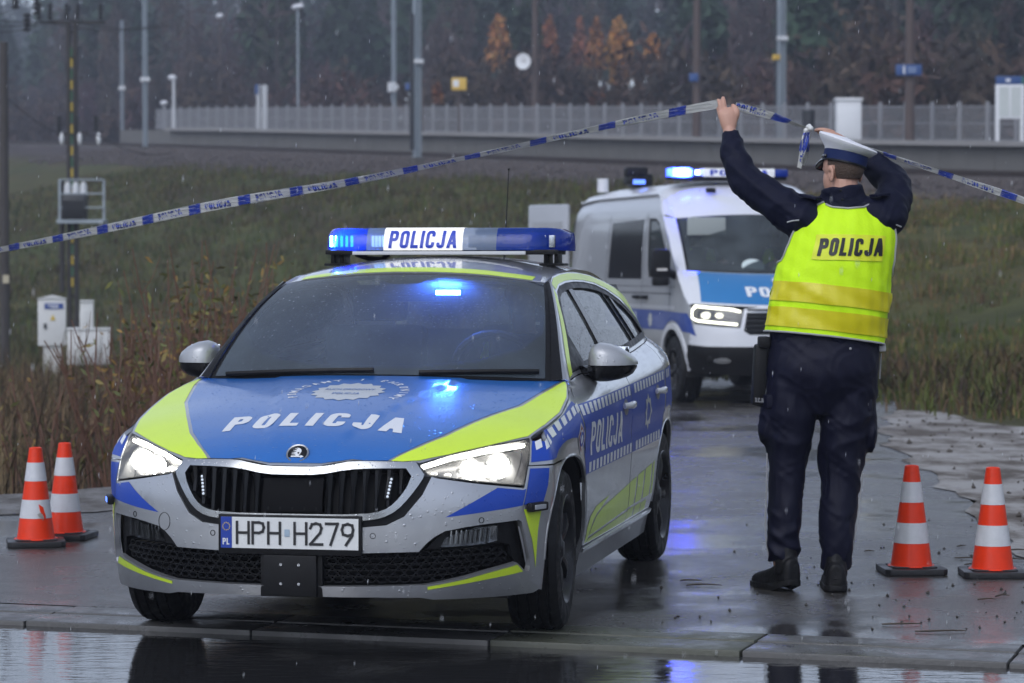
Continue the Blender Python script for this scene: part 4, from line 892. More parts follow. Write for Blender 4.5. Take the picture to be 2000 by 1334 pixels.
P = spots(700, (-9, 2.2), (17.5, 40), lambda x, y: wcond(x, y) & (rough2(x * 1.7 + 3, y * 1.7) + rng.normal(0, .3, len(x)) > .1))
tag(tufts('tall_stalks', P, rng.uniform(.7, 1.25, len(P)), 4, [(.11, .07, .038), (.06, .04, .026), (.15, .11, .06)], wid=.006, spread=.12, bend=.3), 'tall thin dry stalks standing above the brown weeds', 'weeds', kind='stuff')
P = spots(5000, (-9, .5), (15.3, 19.5), lambda x, y: (x < edgeL(np.clip(y, 8, 60)) - .25) & (x > -.2 * y - .5) & clump(x, y, 2.))
tag(tufts('verge_grass', P, rng.uniform(.06, .2, len(P)), 8, [(.06, .082, .02), (.085, .09, .028), (.09, .075, .035)], wid=.005, spread=.06), 'short green verge grass behind the left traffic cones', 'grass', kind='stuff')
def shrub(px, d, hgt, n_st, label, leafy, hue, spread=.35, grp=None):
    x = (px - 1000) / FPX * d; z0 = float(ground(x, d)); r = thing('willow_shrub', label, 'shrub', (x, d, z0), 0, grp); pts = []
    for k in range(n_st):
        a = rng.uniform(0, 6.28); l = hgt * rng.uniform(.6, 1.05); o = rng.uniform(0, spread * .4); sp = rng.uniform(.1, 1) * spread; bx, by = o * math.cos(a), o * math.sin(a)
        p = [Vector((bx + sp * math.cos(a) * u ** 1.5 + .03 * math.sin(u * 7 + k), by + sp * math.sin(a) * u ** 1.5, l * u)) for u in np.linspace(0, 1, 7)]
        mb = MB(); mb.tube(p, list(np.linspace(.012, .004, 7)), 5)
        for j in range(5):
            u = rng.uniform(.35, .9); i0 = int(u * 6); b0 = p[i0]; aa = rng.uniform(0, 6.28); l2 = l * rng.uniform(.08, .22); e = b0 + Vector((math.cos(aa) * l2 * .5, math.sin(aa) * l2 * .5, l2)); mb.tube([b0, (b0 + e) / 2 + Vector((math.cos(aa) * .02, 0, 0)), e], [.004, .003, .0015], 4); pts += [b0.lerp(e, t_) for t_ in (.4, .6, .8, 1)]
        mb.build('stem', mat('brown_stem', (.13, .062, .036), .7, var=.3), r); pts += [q_ for q_ in p[3:]]
    P = np.array([tuple(q_) for q_ in pts]); n = int(leafy); P = P[rng.integers(0, len(P), n)] + rng.normal(0, .05, (n, 3)); V, F = quads(P, rng.uniform(.025, .055, n), -.4, aspect=.28)
    C = np.repeat(np.array(hue)[rng.integers(0, len(hue), n)] * rng.uniform(.6, 1.4, (n, 1)), 4, 0); leafmesh('leaves', V, F, C, LEAF, r)
HU = [(.14, .14, .04), (.18, .14, .05), (.26, .16, .05), (.10, .11, .04)]
shrub(255, 23.5, 1.7, 14, 'sparse willow shrub with pale leaves beside the low cable box', 300, HU)
shrub(335, 22., 1.85, 16, 'willow shrub with upright brown stems and few yellowing leaves', 420, HU)
shrub(415, 21.5, 2.05, 18, 'tallest willow shrub, yellow tipped, nearest the parked car mirror', 700, HU, .5)
shrub(475, 23.5, 1.75, 14, 'leafy low willow shrub behind the car windscreen pillar', 520, HU, .5)
shrub(215, 19.5, 1.55, 18, 'reddish brown weed clump with bare upright stems before the cable boxes', 90, HU, .5)
shrub(375, 19.8, 1.9, 20, 'dense reddish brown bare shrub in front of the tallest willow', 160, HU, .55)
shrub(445, 20.5, 1.95, 16, 'bare twiggy shrub beside the wing mirror of the hatchback', 220, HU, .5)
shrub(300, 18.8, 1.35, 18, 'low reddish twiggy shrub nearest the left traffic cones', 80, HU, .5)
shrub(90, 19.5, 1.1, 16, 'low brown twiggy shrub behind the two left traffic cones', 60, HU, .5)
shrub(300, 26, 1.6, 14, 'thin bare shrub behind the other willows', 160, HU)
# ================================================================== patrol car
PAINT = mat('silver_paint', (.46, .47, .49), .34, metal=.75, coat=1, coat_r=.05, drops=.45, dscale=75, rvar=.05, vscale=9, grime=.5)
BLUE = mat('blue_foil', (.012, .06, .40), .40, coat=.18, coat_r=.15, drops=.4, dscale=75, var=.08, vscale=14, spec=.25, grime=.5)
HOODBLUE = mat('hood_blue_foil', (.005, .125, .44), .32, coat=.8, coat_r=.08, drops=.4, dscale=70, var=.08, vscale=10)
LIME = mat('fluorescent_yellow_foil', (.66, .88, .035), .38, coat=.4, coat_r=.10, drops=.35, dscale=75, var=.05, vscale=12, grime=.55)
WHITEF = mat('white_foil', (.74, .75, .76), .42, coat=.3, drops=.25, dscale=75)
BLACKP = mat('black_plastic', (.007, .007, .008), .46, spec=.22, bump=.05, bscale=300, rvar=.1, vscale=20)
GLOSSB = mat('gloss_black', (.005, .005, .006), .22, spec=.3, drops=.3)
RUBBER = mat('tyre_rubber', (.008, .008, .009), .6, spec=.25, bump=.08, bscale=120, var=.35, vscale=25, rvar=.2)
BLACKRIM = mat('black_alloy', (.010, .010, .012), .38, spec=.4, var=.4, vscale=18, rvar=.12)
CHROME = mat('satin_chrome', (.40, .41, .42), .22, metal=1, drops=.4, dscale=110)
DARK = mat('dark_cavity', (.006, .006, .007), .8)
SEAM = mat('panel_gap_black', (.004, .004, .005), .9)
GLASSW = glass('windscreen_glass', (.70, .76, .80), fog=.11, fogcol=(.36, .47, .57), drops=.6, dscale=60, scatter=.13, sc_col=(.8, .88, 1.), ior=1.8)  # bluish fog film paints inside mist and reflected sky onto the pane
GLASSS = glass('tinted_side_glass', (.42, .45, .46), fog=.09, fogcol=(.28, .31, .32), drops=.9, dscale=85, ior=1.4)
LENS = glass('headlight_cover', (.93, .95, .97), drops=.4, scatter=.035, sc_col=(.9, .92, .95))
HLWHITE = emis('headlight_projector', (1., .96, .86), 170.)
DRLWHITE = emis('daytime_light_strip', (1., .95, .84), 14.)
BLUELED = emis('blue_flasher', (.04, .17, 1.), 800.)
BARLED = emis('bar_flasher', (.05, .17, 1.), 90.)
BLUELED2 = emis('blue_flasher_dim', (.10, .22, 1.), 2.2)
SEATF = mat('seat_fabric', (.02, .02, .023), .9)
DASH = mat('dashboard_plastic', (.018, .018, .02), .6)

yaw_c = .1989
car = thing('police_car', 'silver, blue and fluorescent yellow police hatchback with headlights on and roof light bar', 'police car',
            (-.633, 10.951, 0), math.atan2(-math.cos(yaw_c), -math.sin(yaw_c)))

def mir(o): return [(-x, y) for x, y in reversed(o)]
def full(h): return h + [(-x, y) for x, y in reversed(h) if abs(x) > 1e-6]
ARC_A, ARC_B = .395, .368
def arch(cs, w_lo, n=22, a=ARC_A, b=ARC_B, wc=.316):
    """wheel opening from its front foot over the top to its rear foot in (s, w)"""
    pts = []
    for i in range(n + 1):
        t = math.pi * (1 - i / n); c, q = math.cos(t), math.sin(t)
        pts.append((cs + a * (1 if c > 0 else -1) * abs(c) ** .82, wc + b * abs(q) ** .82))
    return [(pts[0][0] + .005, w_lo)] + pts + [(pts[-1][0] - .005, w_lo)]
SF, SRR = 1.46, 1.46 + 2.649
HL = [(.463, .698), (.578, .729), (.745, .756), (.90, .772), (.936, .774), (.925, .74), (.903, .68), (.886, .603), (.677, .630), (.487, .654)]
HLs = smooth_poly(HL, 2, 30)
GOPEN_h = [(0, .655), (.10, .656), (.205, .676), (.30, .680), (.418, .680), (.44, .653), (.423, .608), (.382, .556), (.341, .530), (.27, .519), (0, .517)]
CHR_h = [(0, .682), (.10, .683), (.165, .694), (.215, .704), (.34, .703), (.453, .700), (.487, .657), (.482, .640), (.436, .576), (.389, .528), (.335, .503), (.26, .495), (0, .493)]
BLK_h = [(0, .694), (.10, .695), (.16, .706), (.215, .714), (.34, .713), (.46, .706), (.515, .652), (.485, .588), (.421, .511), (.355, .480), (.27, .473), (0, .472)]
INT_h = [(0, .375), (.472, .379), (.505, .41), (.535, .432), (.575, .452), (.65, .464), (.715, .471), (.87, .480), (.886, .472), (.907, .421), (.936, .331), (.938, .30), (.928, .284), (.905, .284), (.89, .292), (.855, .320), (.75, .300), (.644, .278), (.56, .265), (.487, .256), (0, .252)]
af = arch(SF, .20)
arch_front_half = [p for p in af if p[1] <= .672 and p[0] < SF]
arch_top = [p for p in af if p[1] > .672] + [p for p in af if p[1] <= .672 and p[0] > SF]
# --- front bumper
bump_h = [(0, .470), (.27, .471), (.357, .478), (.423, .509), (.487, .586), (.518, .650), (.54, .6435), (.677, .6225), (.884, .594), (.903, .672)] + \
         [(.95, .672), (1.05, .670)] + list(reversed(arch_front_half)) + [(1.03, .205), (.983, .196), (.75, .196), (.517, .200), (.468, .209), (.30, .214), (0, .215)]
patch('front_bumper', full(bump_h), wrap, PAINT, car, .025, 0., [full(INT_h)], rim=.022)
# --- lower intake: recess, honeycomb, fog lamps
inset = lambda h, k: [(x * (1 - k * .03), y) for x, y in h]
intake = patch('lower_intake', full(INT_h), wrap, DARK, car, .04, -.075)
mb = MB()
def ring(mb, fn, c, rx, ry, n, wd, o0, o1, rot=0):
    a = [(c[0] + rx * math.cos(2 * math.pi * i / n + rot), c[1] + ry * math.sin(2 * math.pi * i / n + rot)) for i in range(n)]
    b = [(c[0] + (rx - wd) * math.cos(2 * math.pi * i / n + rot), c[1] + (ry - wd) * math.sin(2 * math.pi * i / n + rot)) for i in range(n)]
    A = np.array(a + b); P, nn, _ = surf(fn, A, (-1.2, 0, .6)); Q = P + nn * o1; S = P + nn * o0
    vs = [tuple(p) for p in Q] + [tuple(p) for p in S[:n]] + [tuple(p) for p in S[n:]]
    fs = [(i, (i + 1) % n, n + (i + 1) % n, n + i) for i in range(n)] + [(i, (i + 1) % n, 2 * n + (i + 1) % n, 2 * n + i) for i in range(n)] + [(n + i, n + (i + 1) % n, 3 * n + (i + 1) % n, 3 * n + i) for i in range(n)]
    mb.add(vs, fs)
hx, hy = .024, .015
INTn = np.array(full(INT_h))
for j in range(9):
    for i in range(-26, 27):
        c = (i * .042 + (j % 2) * .021, .272 + j * .0235)
        if in_poly([c[0]], [c[1]], INTn)[0] and not (abs(c[0]) > .50 and c[1] > .385) and not abs(c[0]) > .84:
            ring(mb, wrap, c, hx, hy, 6, .0055, -.06, -.035)
mb.build('honeycomb_mesh', BLACKP, car, 20)
for sg in (1, -1):
    K = lambda o: o if sg > 0 else mir(o)
    fogout = [(.565, .392), (.59, .425), (.63, .443), (.72, .458), (.79, .462), (.79, .405), (.72, .394)]
    fg = patch('fog_lamp', K(smooth_poly(fogout, 1, 60)), wrap, glass('fog_lens', (.8, .82, .84), drops=.4), car, .025, -.02, rim=.03)
    patch('reflector', K(fogout), wrap, mat('fog_reflector', (.22, .22, .23), .2, metal=.9), fg, .02, -.045)
    mb = MB()
    for k in range(9):
        x = .60 + k * .02
        P, nn, _ = surf(wrap, np.array([[sg * x, .402], [sg * (x + .006), .452], [sg * (x + .011), .452], [sg * (x + .005), .402]]), (-1.2, 0, .6))
        vs = [tuple(p) for p in P + nn * -.04] + [tuple(p) for p in P + nn * -.03]
        mb.add(vs, [(4, 5, 6, 7), (0, 1, 5, 4), (2, 3, 7, 6)])
    mb.build('reflector_rib', mat('fog_rib', (.45, .46, .47), .15, metal=.9), fg)
    patch('fog_surround', K([(.505, .384), (.55, .425), (.60, .455), (.72, .468), (.868, .475), (.90, .42), (.925, .33), (.905, .30), (.865, .33), (.85, .385), (.80, .395)]), wrap, BLACKP, car, .03, -.032,
          [K(smooth_poly([(.56, .386), (.588, .43), (.628, .449), (.72, .4635), (.797, .467), (.797, .399), (.72, .388)], 1, 60))], rim=.03)
    # air curtain slot edge
    patch('air_curtain', K([(.888, .455), (.912, .395), (.928, .32), (.918, .315), (.898, .39), (.878, .455)]), wrap, mat('grey_trim', (.25, .25, .26), .4), car, .03, -.012)
    # parking sensors and towing cap
    for (sx, sw, rr) in ((.306, .440, .011), (.715, .487, .011)):
        mb = MB(); ring(mb, wrap, (sg * sx, sw), rr, rr, 18, .0025, -.002, .0015); mb.build('parking_sensor', SEAM, car)
mb = MB(); ring(mb, wrap, (-.545, .470), .030, .034, 24, .002, -.002, .0012); mb.build('towing_eye_cap', SEAM, car)
# --- grille
patch('grille_surround', full(BLK_h), wrap, BLACKP, car, .03, -.004, [full(CHR_h)], rim=.05)
patch('grille_frame', smooth_poly(full(CHR_h), 1, 45), wrap, CHROME, car, .02, .012, [smooth_poly(full(GOPEN_h), 1, 45)], rim=.03)
patch('grille_back', full(GOPEN_h), wrap, DARK, car, .04, -.06)
def yr(x, h):
    h = np.array(h); xs = h[:, 0]; ys = h[:, 1]; r = []
    for i in range(len(h) - 1):
        if (xs[i] - x) * (xs[i + 1] - x) <= 0 and xs[i] != xs[i + 1]: r.append(ys[i] + (ys[i + 1] - ys[i]) * (x - xs[i]) / (xs[i + 1] - xs[i]))
    return min(r), max(r)
for k in range(-9, 10):
    x = k * .0455
    if abs(x) < .115: continue
    lo, hi = yr(abs(x), GOPEN_h)
    w0 = np.array([[x - .008, lo], [x + .008, lo], [x + .008, (lo + hi) / 2], [x - .008, (lo + hi) / 2], [x + .013, hi], [x - .013, hi]])
    P, nn, _ = surf(wrap, w0, (-1.2, 0, .6)); d = np.array([-.012, -.012, -.014, -.014, -.004, -.004])[:, None]
    mb = MB(); T = P + nn * d; B = P + nn * -.055
    mid = (T[[0, 3, 5]] + T[[1, 2, 4]]) / 2 + nn[[0, 3, 5]] * .008
    vs = [tuple(p) for p in T] + [tuple(p) for p in B] + [tuple(p) for p in mid]
    mb.add(vs, [(0, 12, 13, 3), (12, 1, 2, 13), (3, 13, 14, 5), (13, 2, 4, 14), (0, 3, 9, 6), (3, 5, 11, 9), (1, 7, 8, 2), (2, 8, 10, 4)])
    mb.build('grille_slat', GLOSSB, car, 30)
patch('radar_panel', [(-.112, .524), (.112, .524), (.112, .652), (-.112, .652)], wrap, mat('radar_black', (.004, .004, .005), .6, spec=.08), car, .03, -.018, rim=.03)
for k in range(-2, 3):
    mb = MB(); x = k * .045; w0 = np.array([[x - .003, .53], [x + .003, .53], [x + .003, .648], [x - .003, .648]]); P, nn, _ = surf(wrap, w0, (-1.2, 0, .6))
    mb.add([tuple(p) for p in P + nn * -.0165], [(0, 1, 2, 3)]); mb.build('radar_panel_rib', mat('grey_rib', (.006, .006, .007), .5, spec=.1), car)
LEDC = mat('led_lens_clear', (.72, .76, .8), .15, emit=(.75, .85, 1), es=.25)
for sg in (1, -1):
    mb = MB(); A = np.array([[sg * .345, .572], [sg * .368, .572], [sg * .378, .655], [sg * .355, .655]]); P, nn, _ = surf(wrap, A, (-1.2, 0, .6))
    mb.add([tuple(p) for p in P + nn * -.006] + [tuple(p) for p in P + nn * -.03], [(0, 1, 2, 3), (0, 1, 5, 4), (1, 2, 6, 5), (2, 3, 7, 6), (3, 0, 4, 7)])
    fl = mb.build('grille_flasher', GLOSSB, car, bevel=.002)
    for k in range(6):
        c = np.array([[sg * (.358 + k * .0022), .582 + k * .0125]]); P, nn, _ = surf(wrap, c, (-1.2, 0, .6)); mb = MB(); mb.ball(P[0] + nn[0] * -.004, .0052, 6); mb.build('led', LEDC, fl)
# --- number plate
pl_fn = lambda x, y: (np.full(np.broadcast(x, y).shape, .905), np.asarray(x, float) + 0 * np.asarray(y, float), np.asarray(y, float) + 0 * np.asarray(x, float))
mb = MB(); mb.box((.896, 0, .441), (.022, .542, .146)); plate = mb.build('licence_plate', BLACKP, car, bevel=.005)
pz = .4475
rect = lambda x0, x1, y0, y1: [(x0, y0), (x1, y0), (x1, y1), (x0, y1)]
pf = lambda du: (lambda x, y: (np.full(np.broadcast(x, y).shape, du), np.asarray(x, float) + 0 * np.asarray(y, float), np.asarray(y, float) + 0 * np.asarray(x, float)))
PLW = mat('plate_white', (.72, .73, .72), .35, drops=.3); PLK = mat('plate_black', (.012, .012, .014), .4); PLB = mat('plate_blue', (.01, .045, .33), .35)
patch('plate_face', rect(-.26, .26, pz - .057, pz + .057), pf(.9085), PLW, plate, .08)
patch('country_band', rect(-.26, -.218, pz - .057, pz + .057), pf(.9095), PLB, plate, .08)
lettering('lettering', 'PL', pf(.9105), WHITEF, plate, bold=.03, cut=0, place=lambda V: np.stack([-.253 + V[:, 0] * .022, pz - .045 + V[:, 1] * .024], 1))
YSTAR = mat('plate_star_yellow', (.75, .55, .03), .4)
mb = MB()
for k in range(12):
    a = k * math.pi / 6; cx, cy = -.239 + .0135 * math.cos(a), pz + .022 + .0135 * math.sin(a)
    vs = [(.9106, cx + (.0032 if i % 2 == 0 else .0014) * math.sin(i * math.pi / 5), cy + (.0032 if i % 2 == 0 else .0014) * math.cos(i * math.pi / 5)) for i in range(10)]
    mb.add(vs, [tuple(range(10))])
mb.build('star_ring', YSTAR, plate, 0)
GL = {'H': [[(0, 0), (0, 1)], [(.58, 0), (.58, 1)], [(0, .5), (.58, .5)]], 'P': [[(0, 0), (0, 1), (.32, 1), (.5, .95), (.56, .76), (.5, .57), (.32, .5), (0, .5)]],
      '2': [[(0, .78), (.08, .95), (.28, 1), (.48, .95), (.55, .78), (.48, .55), (0, 0), (.58, 0)]], '7': [[(0, 1), (.57, 1), (.22, 0)]],
      '9': [[(.55, .72), (.5, .93), (.28, 1), (.06, .93), (0, .72), (.06, .5), (.28, .44), (.5, .5), (.55, .72), (.5, .45), (.2, 0)]]}
def strokes(name, txt, x0, y0, h, adv, gap, wd, u, material, parent):
    mb = MB(); x = x0
    for i, ch in enumerate(txt):
        if ch == ' ': x += gap; continue
        for st in GL[ch]:
            p = [np.array(q) for q in st]
            for a, b in zip(p[:-1], p[1:]):
                d = (b - a); d = d / np.linalg.norm(d); nx = np.array([-d[1], d[0]]) * wd / 2; a2, b2 = np.array([x, y0]) + a * h - d * wd * .5, np.array([x, y0]) + b * h + d * wd * .5
                mb.add([(u, *(a2 + nx)), (u, *(a2 - nx)), (u, *(b2 - nx)), (u, *(b2 + nx))], [(0, 1, 2, 3)]); u += 2e-5
        x += adv
    return mb.build(name, material, parent, 0)
strokes('registration_letters', 'HPH', -.198, pz - .038, .076, .0595, .040, .0098, .9112, PLK, plate); strokes('registration_digits', 'H279', -.198 + 3 * .0595 + .040, pz - .038, .076, .0595, .040, .0098, .9112, PLK, plate)
patch('hologram', rect(-.018, .002, pz - .012, pz + .014), pf(.9108), mat('hologram', (.35, .45, .55), .3, metal=.4), plate, .1)
# sensor box below the plate
mb = MB(); mb.box((.888, 0, .292), (.03, .20, .15)); mb.box((.868, 0, .292), (.03, .235, .16)); br = mb.build('plate_bracket', BLACKP, car, bevel=.004)
for y in (-.034, .034):
    for z in (.262, .332):
        mb = MB(); mb.cyl((.902, y, z), (.906, y, z), .0055, n=10); mb.build('screw', CHROME, br)
# --- headlights
for sg in (1, -1):
    K = lambda o: o if sg > 0 else mir(o)
    hl = patch('headlight', K(HLs), wrap, LENS, car, .025, -.001, rim=.004)
    patch('housing', K([(.47, .692), (.578, .722), (.745, .749), (.925, .767), (.915, .74), (.895, .68), (.880, .61), (.677, .637), (.495, .660)]), wrap, mat('lamp_housing', (.10, .10, .105), .25, metal=.6), hl, .03, -.07)
    patch('bezel', K(HLs), wrap, GLOSSB, hl, .025, -.004, [K([(.475, .694), (.578, .724), (.745, .751), (.928, .769), (.917, .74), (.896, .68), (.881, .608), (.677, .635), (.493, .659)])], rim=.06)
    patch('daytime_light', K([(.478, .693), (.60, .727), (.745, .7455), (.90, .760), (.903, .752), (.745, .737), (.60, .716), (.492, .684)]), wrap, DRLWHITE, hl, .03, -.012, rim=.01)
    for (x, y, r, mt) in ((.80, .700, .036, HLWHITE), (.685, .688, .030, HLWHITE)):
        P, nn, _ = surf(wrap, np.array([[sg * x, y]]), (-1.2, 0, .6)); c = Vector(P[0] + nn[0] * -.05); fw = Vector((1, .0, -.02))
        mb = MB(); mb.lathe([(.0, .012), (r * .5, .010), (r * .85, .004), (r, -.004)], c, fw, 20); mb.build('projector', mt, hl)
        mb = MB(); mb.lathe([(r * 1.02, -.006), (r * 1.05, .006), (r * 1.3, .012), (r * 1.3, -.02)], c, fw, 20); mb.build('projector_ring', CHROME, hl)
    for k in range(5):
        P, nn, _ = surf(wrap, np.array([[sg * (.535 + k * .055), .668 - k * .004]]), (-1.2, 0, .6)); mb = MB(); mb.ball(P[0] + nn[0] * -.035, (.012, .016, .009), 6); mb.build('reflector_cell', mat('reflector_cell', (.8, .8, .8), .08, metal=1, emit=(1, .95, .85), es=.35), hl)
# --- hood
hl_top = [tuple(float(t) for t in wrap(s, w)[:2]) for s, w in ((.47, .706), (.578, .735), (.66, .75), (.745, .762), (.82, .769), (.90, .777), (.945, .782))]
hood_h = [(.842, 0), (.84, .10), (.825, .17), (.806, .22), (.793, .34)] + hl_top + [(.37, .789), (.2, .823), (0, .843), (-.2, .834), (-.36, .80), (-.50, .775), (-.405, .70), (-.33, .55), (-.285, .35), (-.265, 0)]
hood_out = hood_h + [(u, -v) for u, v in reversed(hood_h) if v > 1e-6]
hood_out = [p for p in hood_out]
patch('hood', hood_out, hood, PAINT, car, .03, 0., rim=.02)
yi = [(.782, .350), (.66, .430), (.53, .502), (.3, .590), (.02, .690), (-.3, .752), (-.47, .772)]
yo = [(-.35, .800), (-.2, .826), (0, .834), (.2, .814), (.365, .780)] + [(u - .012, v - .004) for u, v in reversed(hl_top[:-1])] + [(.775, .385)]
for sg in (1, -1):
    patch('yellow_hood_stripe', [(u, sg * v) for u, v in yi + yo], hood, LIME, car, .03, .0012)
bi = [(.800, .325), (.70, .395), (.63, .434), (.53, .488), (.3, .576), (.02, .676), (-.3, .738), (-.46, .760), (-.395, .68), (-.32, .54), (-.28, .35), (-.262, 0)]
bf = [(.832, 0), (.830, .10), (.815, .165), (.800, .21)]
bl_h = bf + bi
patch('blue_hood_field', bl_h + [(u, -v) for u, v in reversed(bl_h) if v > 1e-6], hood, HOODBLUE, car, .03, .0012)
HT = .165
lettering('hood_lettering', 'POLICJA', hood, WHITEF, car, bold=.045, sx=1., space=1.7, cut=.2, off=.0026, width=.70 / HT, shear=.0,
          place=lambda V: np.stack([.575 - V[:, 1] * HT + .10 * ((V[:, 0] * HT - .35) / .35) ** 2 * 0, -.36 + V[:, 0] * HT], 1))
# star badge with a ring of letters
def gear(cx, cy, r, n=8, k=.8):
    return [(cx + (r if i % 2 == 0 else r * k) * math.cos(2 * math.pi * i / (2 * n)), cy + (r if i % 2 == 0 else r * k) * math.sin(2 * math.pi * i / (2 * n))) for i in range(2 * n)]
SILF = mat('silver_foil', (.62, .64, .64), .35, metal=.3, coat=.3, drops=.3)
patch('star_badge', [(.06 + (x) * 1.05, y) for x, y in gear(0, 0, .15, 16, .86)], hood, SILF, car, .03, .0026, [])
lettering('badge_lettering', 'RUCH DROGOWY', hood, HOODBLUE, car, bold=.01, cut=.3, off=.004, width=.20 / .028, place=lambda V: np.stack([.04 - V[:, 1] * .028, -.10 + V[:, 0] * .028], 1))
lettering('badge_lettering', 'POLICJA', hood, HOODBLUE, car, bold=.01, cut=.3, off=.004, width=.11 / .03, place=lambda V: np.stack([.115 - V[:, 1] * .03, -.055 + V[:, 0] * .03], 1))
motto = 'POMAGAMY I CHRONIMY'
for i, ch in enumerate(motto):
    if ch == ' ': continue
    a = R(205 - i * (230 / (len(motto) - 1))); ca, sa = math.cos(a), math.sin(a); r0, hh = .205, .036
    def pl(V, a=a, r0=r0, hh=hh):
        x = (V[:, 0] - V[:, 0].max() / 2) * hh; rr = r0 + V[:, 1] * hh; th = a - x / r0
        return np.stack([.06 - rr * np.sin(th), rr * np.cos(th)], 1)
    lettering('motto_letter', ch, hood, WHITEF, car, bold=.02, cut=0, off=.0026, place=pl)
# round bonnet emblem: a ring with a winged arrow
P, nn, _ = surf(hood, np.array([[.792, 0.]]), (-1.2, 0, .6)); ec = Vector(P[0]); en = (Vector(nn[0]) + Vector((.35, 0, 0))).normalized()
ex = Vector((0, 1, 0)); ey = en.cross(ex).normalized(); em_r = .0445
mb = MB(); mb.lathe([(0, .004), (em_r * .80, .004), (em_r * .82, .008), (em_r * .94, .009), (em_r, .003), (em_r, -.012)], ec, en, 40); emblem = mb.build('bonnet_emblem', CHROME, car)
efn = plane_fn(ec + en * .0052, ex * em_r, ey * em_r)
circ = lambda r, n=32: [(r * math.cos(2 * math.pi * i / n), r * math.sin(2 * math.pi * i / n)) for i in range(n)]
patch('emblem_field', circ(.8), efn, GLOSSB, emblem, .2)
efn2 = plane_fn(ec + en * .0062, ex * em_r, ey * em_r)
EMW = mat('emblem_white', (.75, .76, .77), .25)
patch('arrow', [(-.52, -.36), (.30, -.36), (.30, -.46), (.58, -.30), (.30, -.14), (.30, -.22), (.12, -.22), (.22, .0), (.30, .25), (.22, .48), (.02, .60), (-.22, .62), (-.02, .52), (-.34, .52), (-.06, .38), (-.48, .34), (-.10, .22), (-.56, .12), (-.14, .06), (-.60, -.08), (-.20, -.10), (-.12, -.22), (-.52, -.22)], efn2, EMW, emblem, .2)
patch('eye', [(.06 + .09 * math.cos(i * .785), .06 + .09 * math.sin(i * .785)) for i in range(8)], plane_fn(ec + en * .0070, ex * em_r, ey * em_r), GLOSSB, emblem, .2)
patch('emblem_crescent', [(.34, .62), (.58, .40), (.70, .05), (.62, -.14), (.45, -.05), (.44, .30)], efn2, GLOSSB, emblem, .2)
# ink seam where hood meets grille and lamps: a dark shell just under the panels
# --- body sides
def wt(u): return float(wtop(u))
def belt(u0, u1, n, d=0.): return [(1.46 - u, wt(u) + d) for u in np.linspace(u0, u1, n)]
ar = arch(SRR, .22)
fender = [(.906, .676), (.927, .74), (.942, .778)] + [(1.46 - u, wt(u) - .004) for u in (.5, .42, .37, .28, .2, .1, 0, -.1, -.2, -.3, -.40)] + [(1.90, .948), (1.80, .93), (1.70, .88), (1.690, .862), (1.735, .72), (1.772, .61), (1.80, .50), (1.835, .40), (1.86, .30), (1.868, .26)] + \
         [(1.862, .23)] + [p for p in reversed(af) if p[1] > .676 or p[0] > SF][1:] + [(1.05, .676)]
fdoor_f = [(1.697, .862), (1.742, .72), (1.779, .61), (1.807, .50), (1.842, .40), (1.867, .30), (1.90, .285)]
fdoor = [(1.92, .958)] + [(1.705, .885), (1.697, .862)] + fdoor_f[1:] + [(2.945, .285), (2.935, .62), (2.925, .80)] + belt(-1.46, -.50, 9, -.002)
rear_arch_front = [p for p in ar if p[0] < SRR and p[1] < .62]
rdoor = [(2.955, .285), (3.66, .292)] + [(p[0] - .012, p[1]) for p in rear_arch_front[2:]] + [(3.93, .70), (3.975, .80), (4.00, .90), (4.02, wt(-2.56) - .002)] + belt(-2.5, -1.475, 8, -.002) + [(2.935, .80), (2.945, .62)]
quarter = [(4.03, wt(-2.57) - .002), (4.01, .90), (3.985, .80), (3.94, .70)] + [(p[0], p[1]) for p in ar if p[1] >= .60 or p[0] > SRR][:-1] + [(4.52, .26), (4.75, .30), (4.93, .36), (4.945, .6), (4.94, .85), (4.90, 1.05)] + belt(-3.4, -2.6, 8, -.002)
SILL = [(1.875, .278), (3.70, .285), (3.705, .235), (3.72, .17), (1.90, .16), (1.858, .21)]
YB = LIME
ARCHO = lambda cs, a, b, lo: [p for p in arch(cs, lo, 22, a, b)]
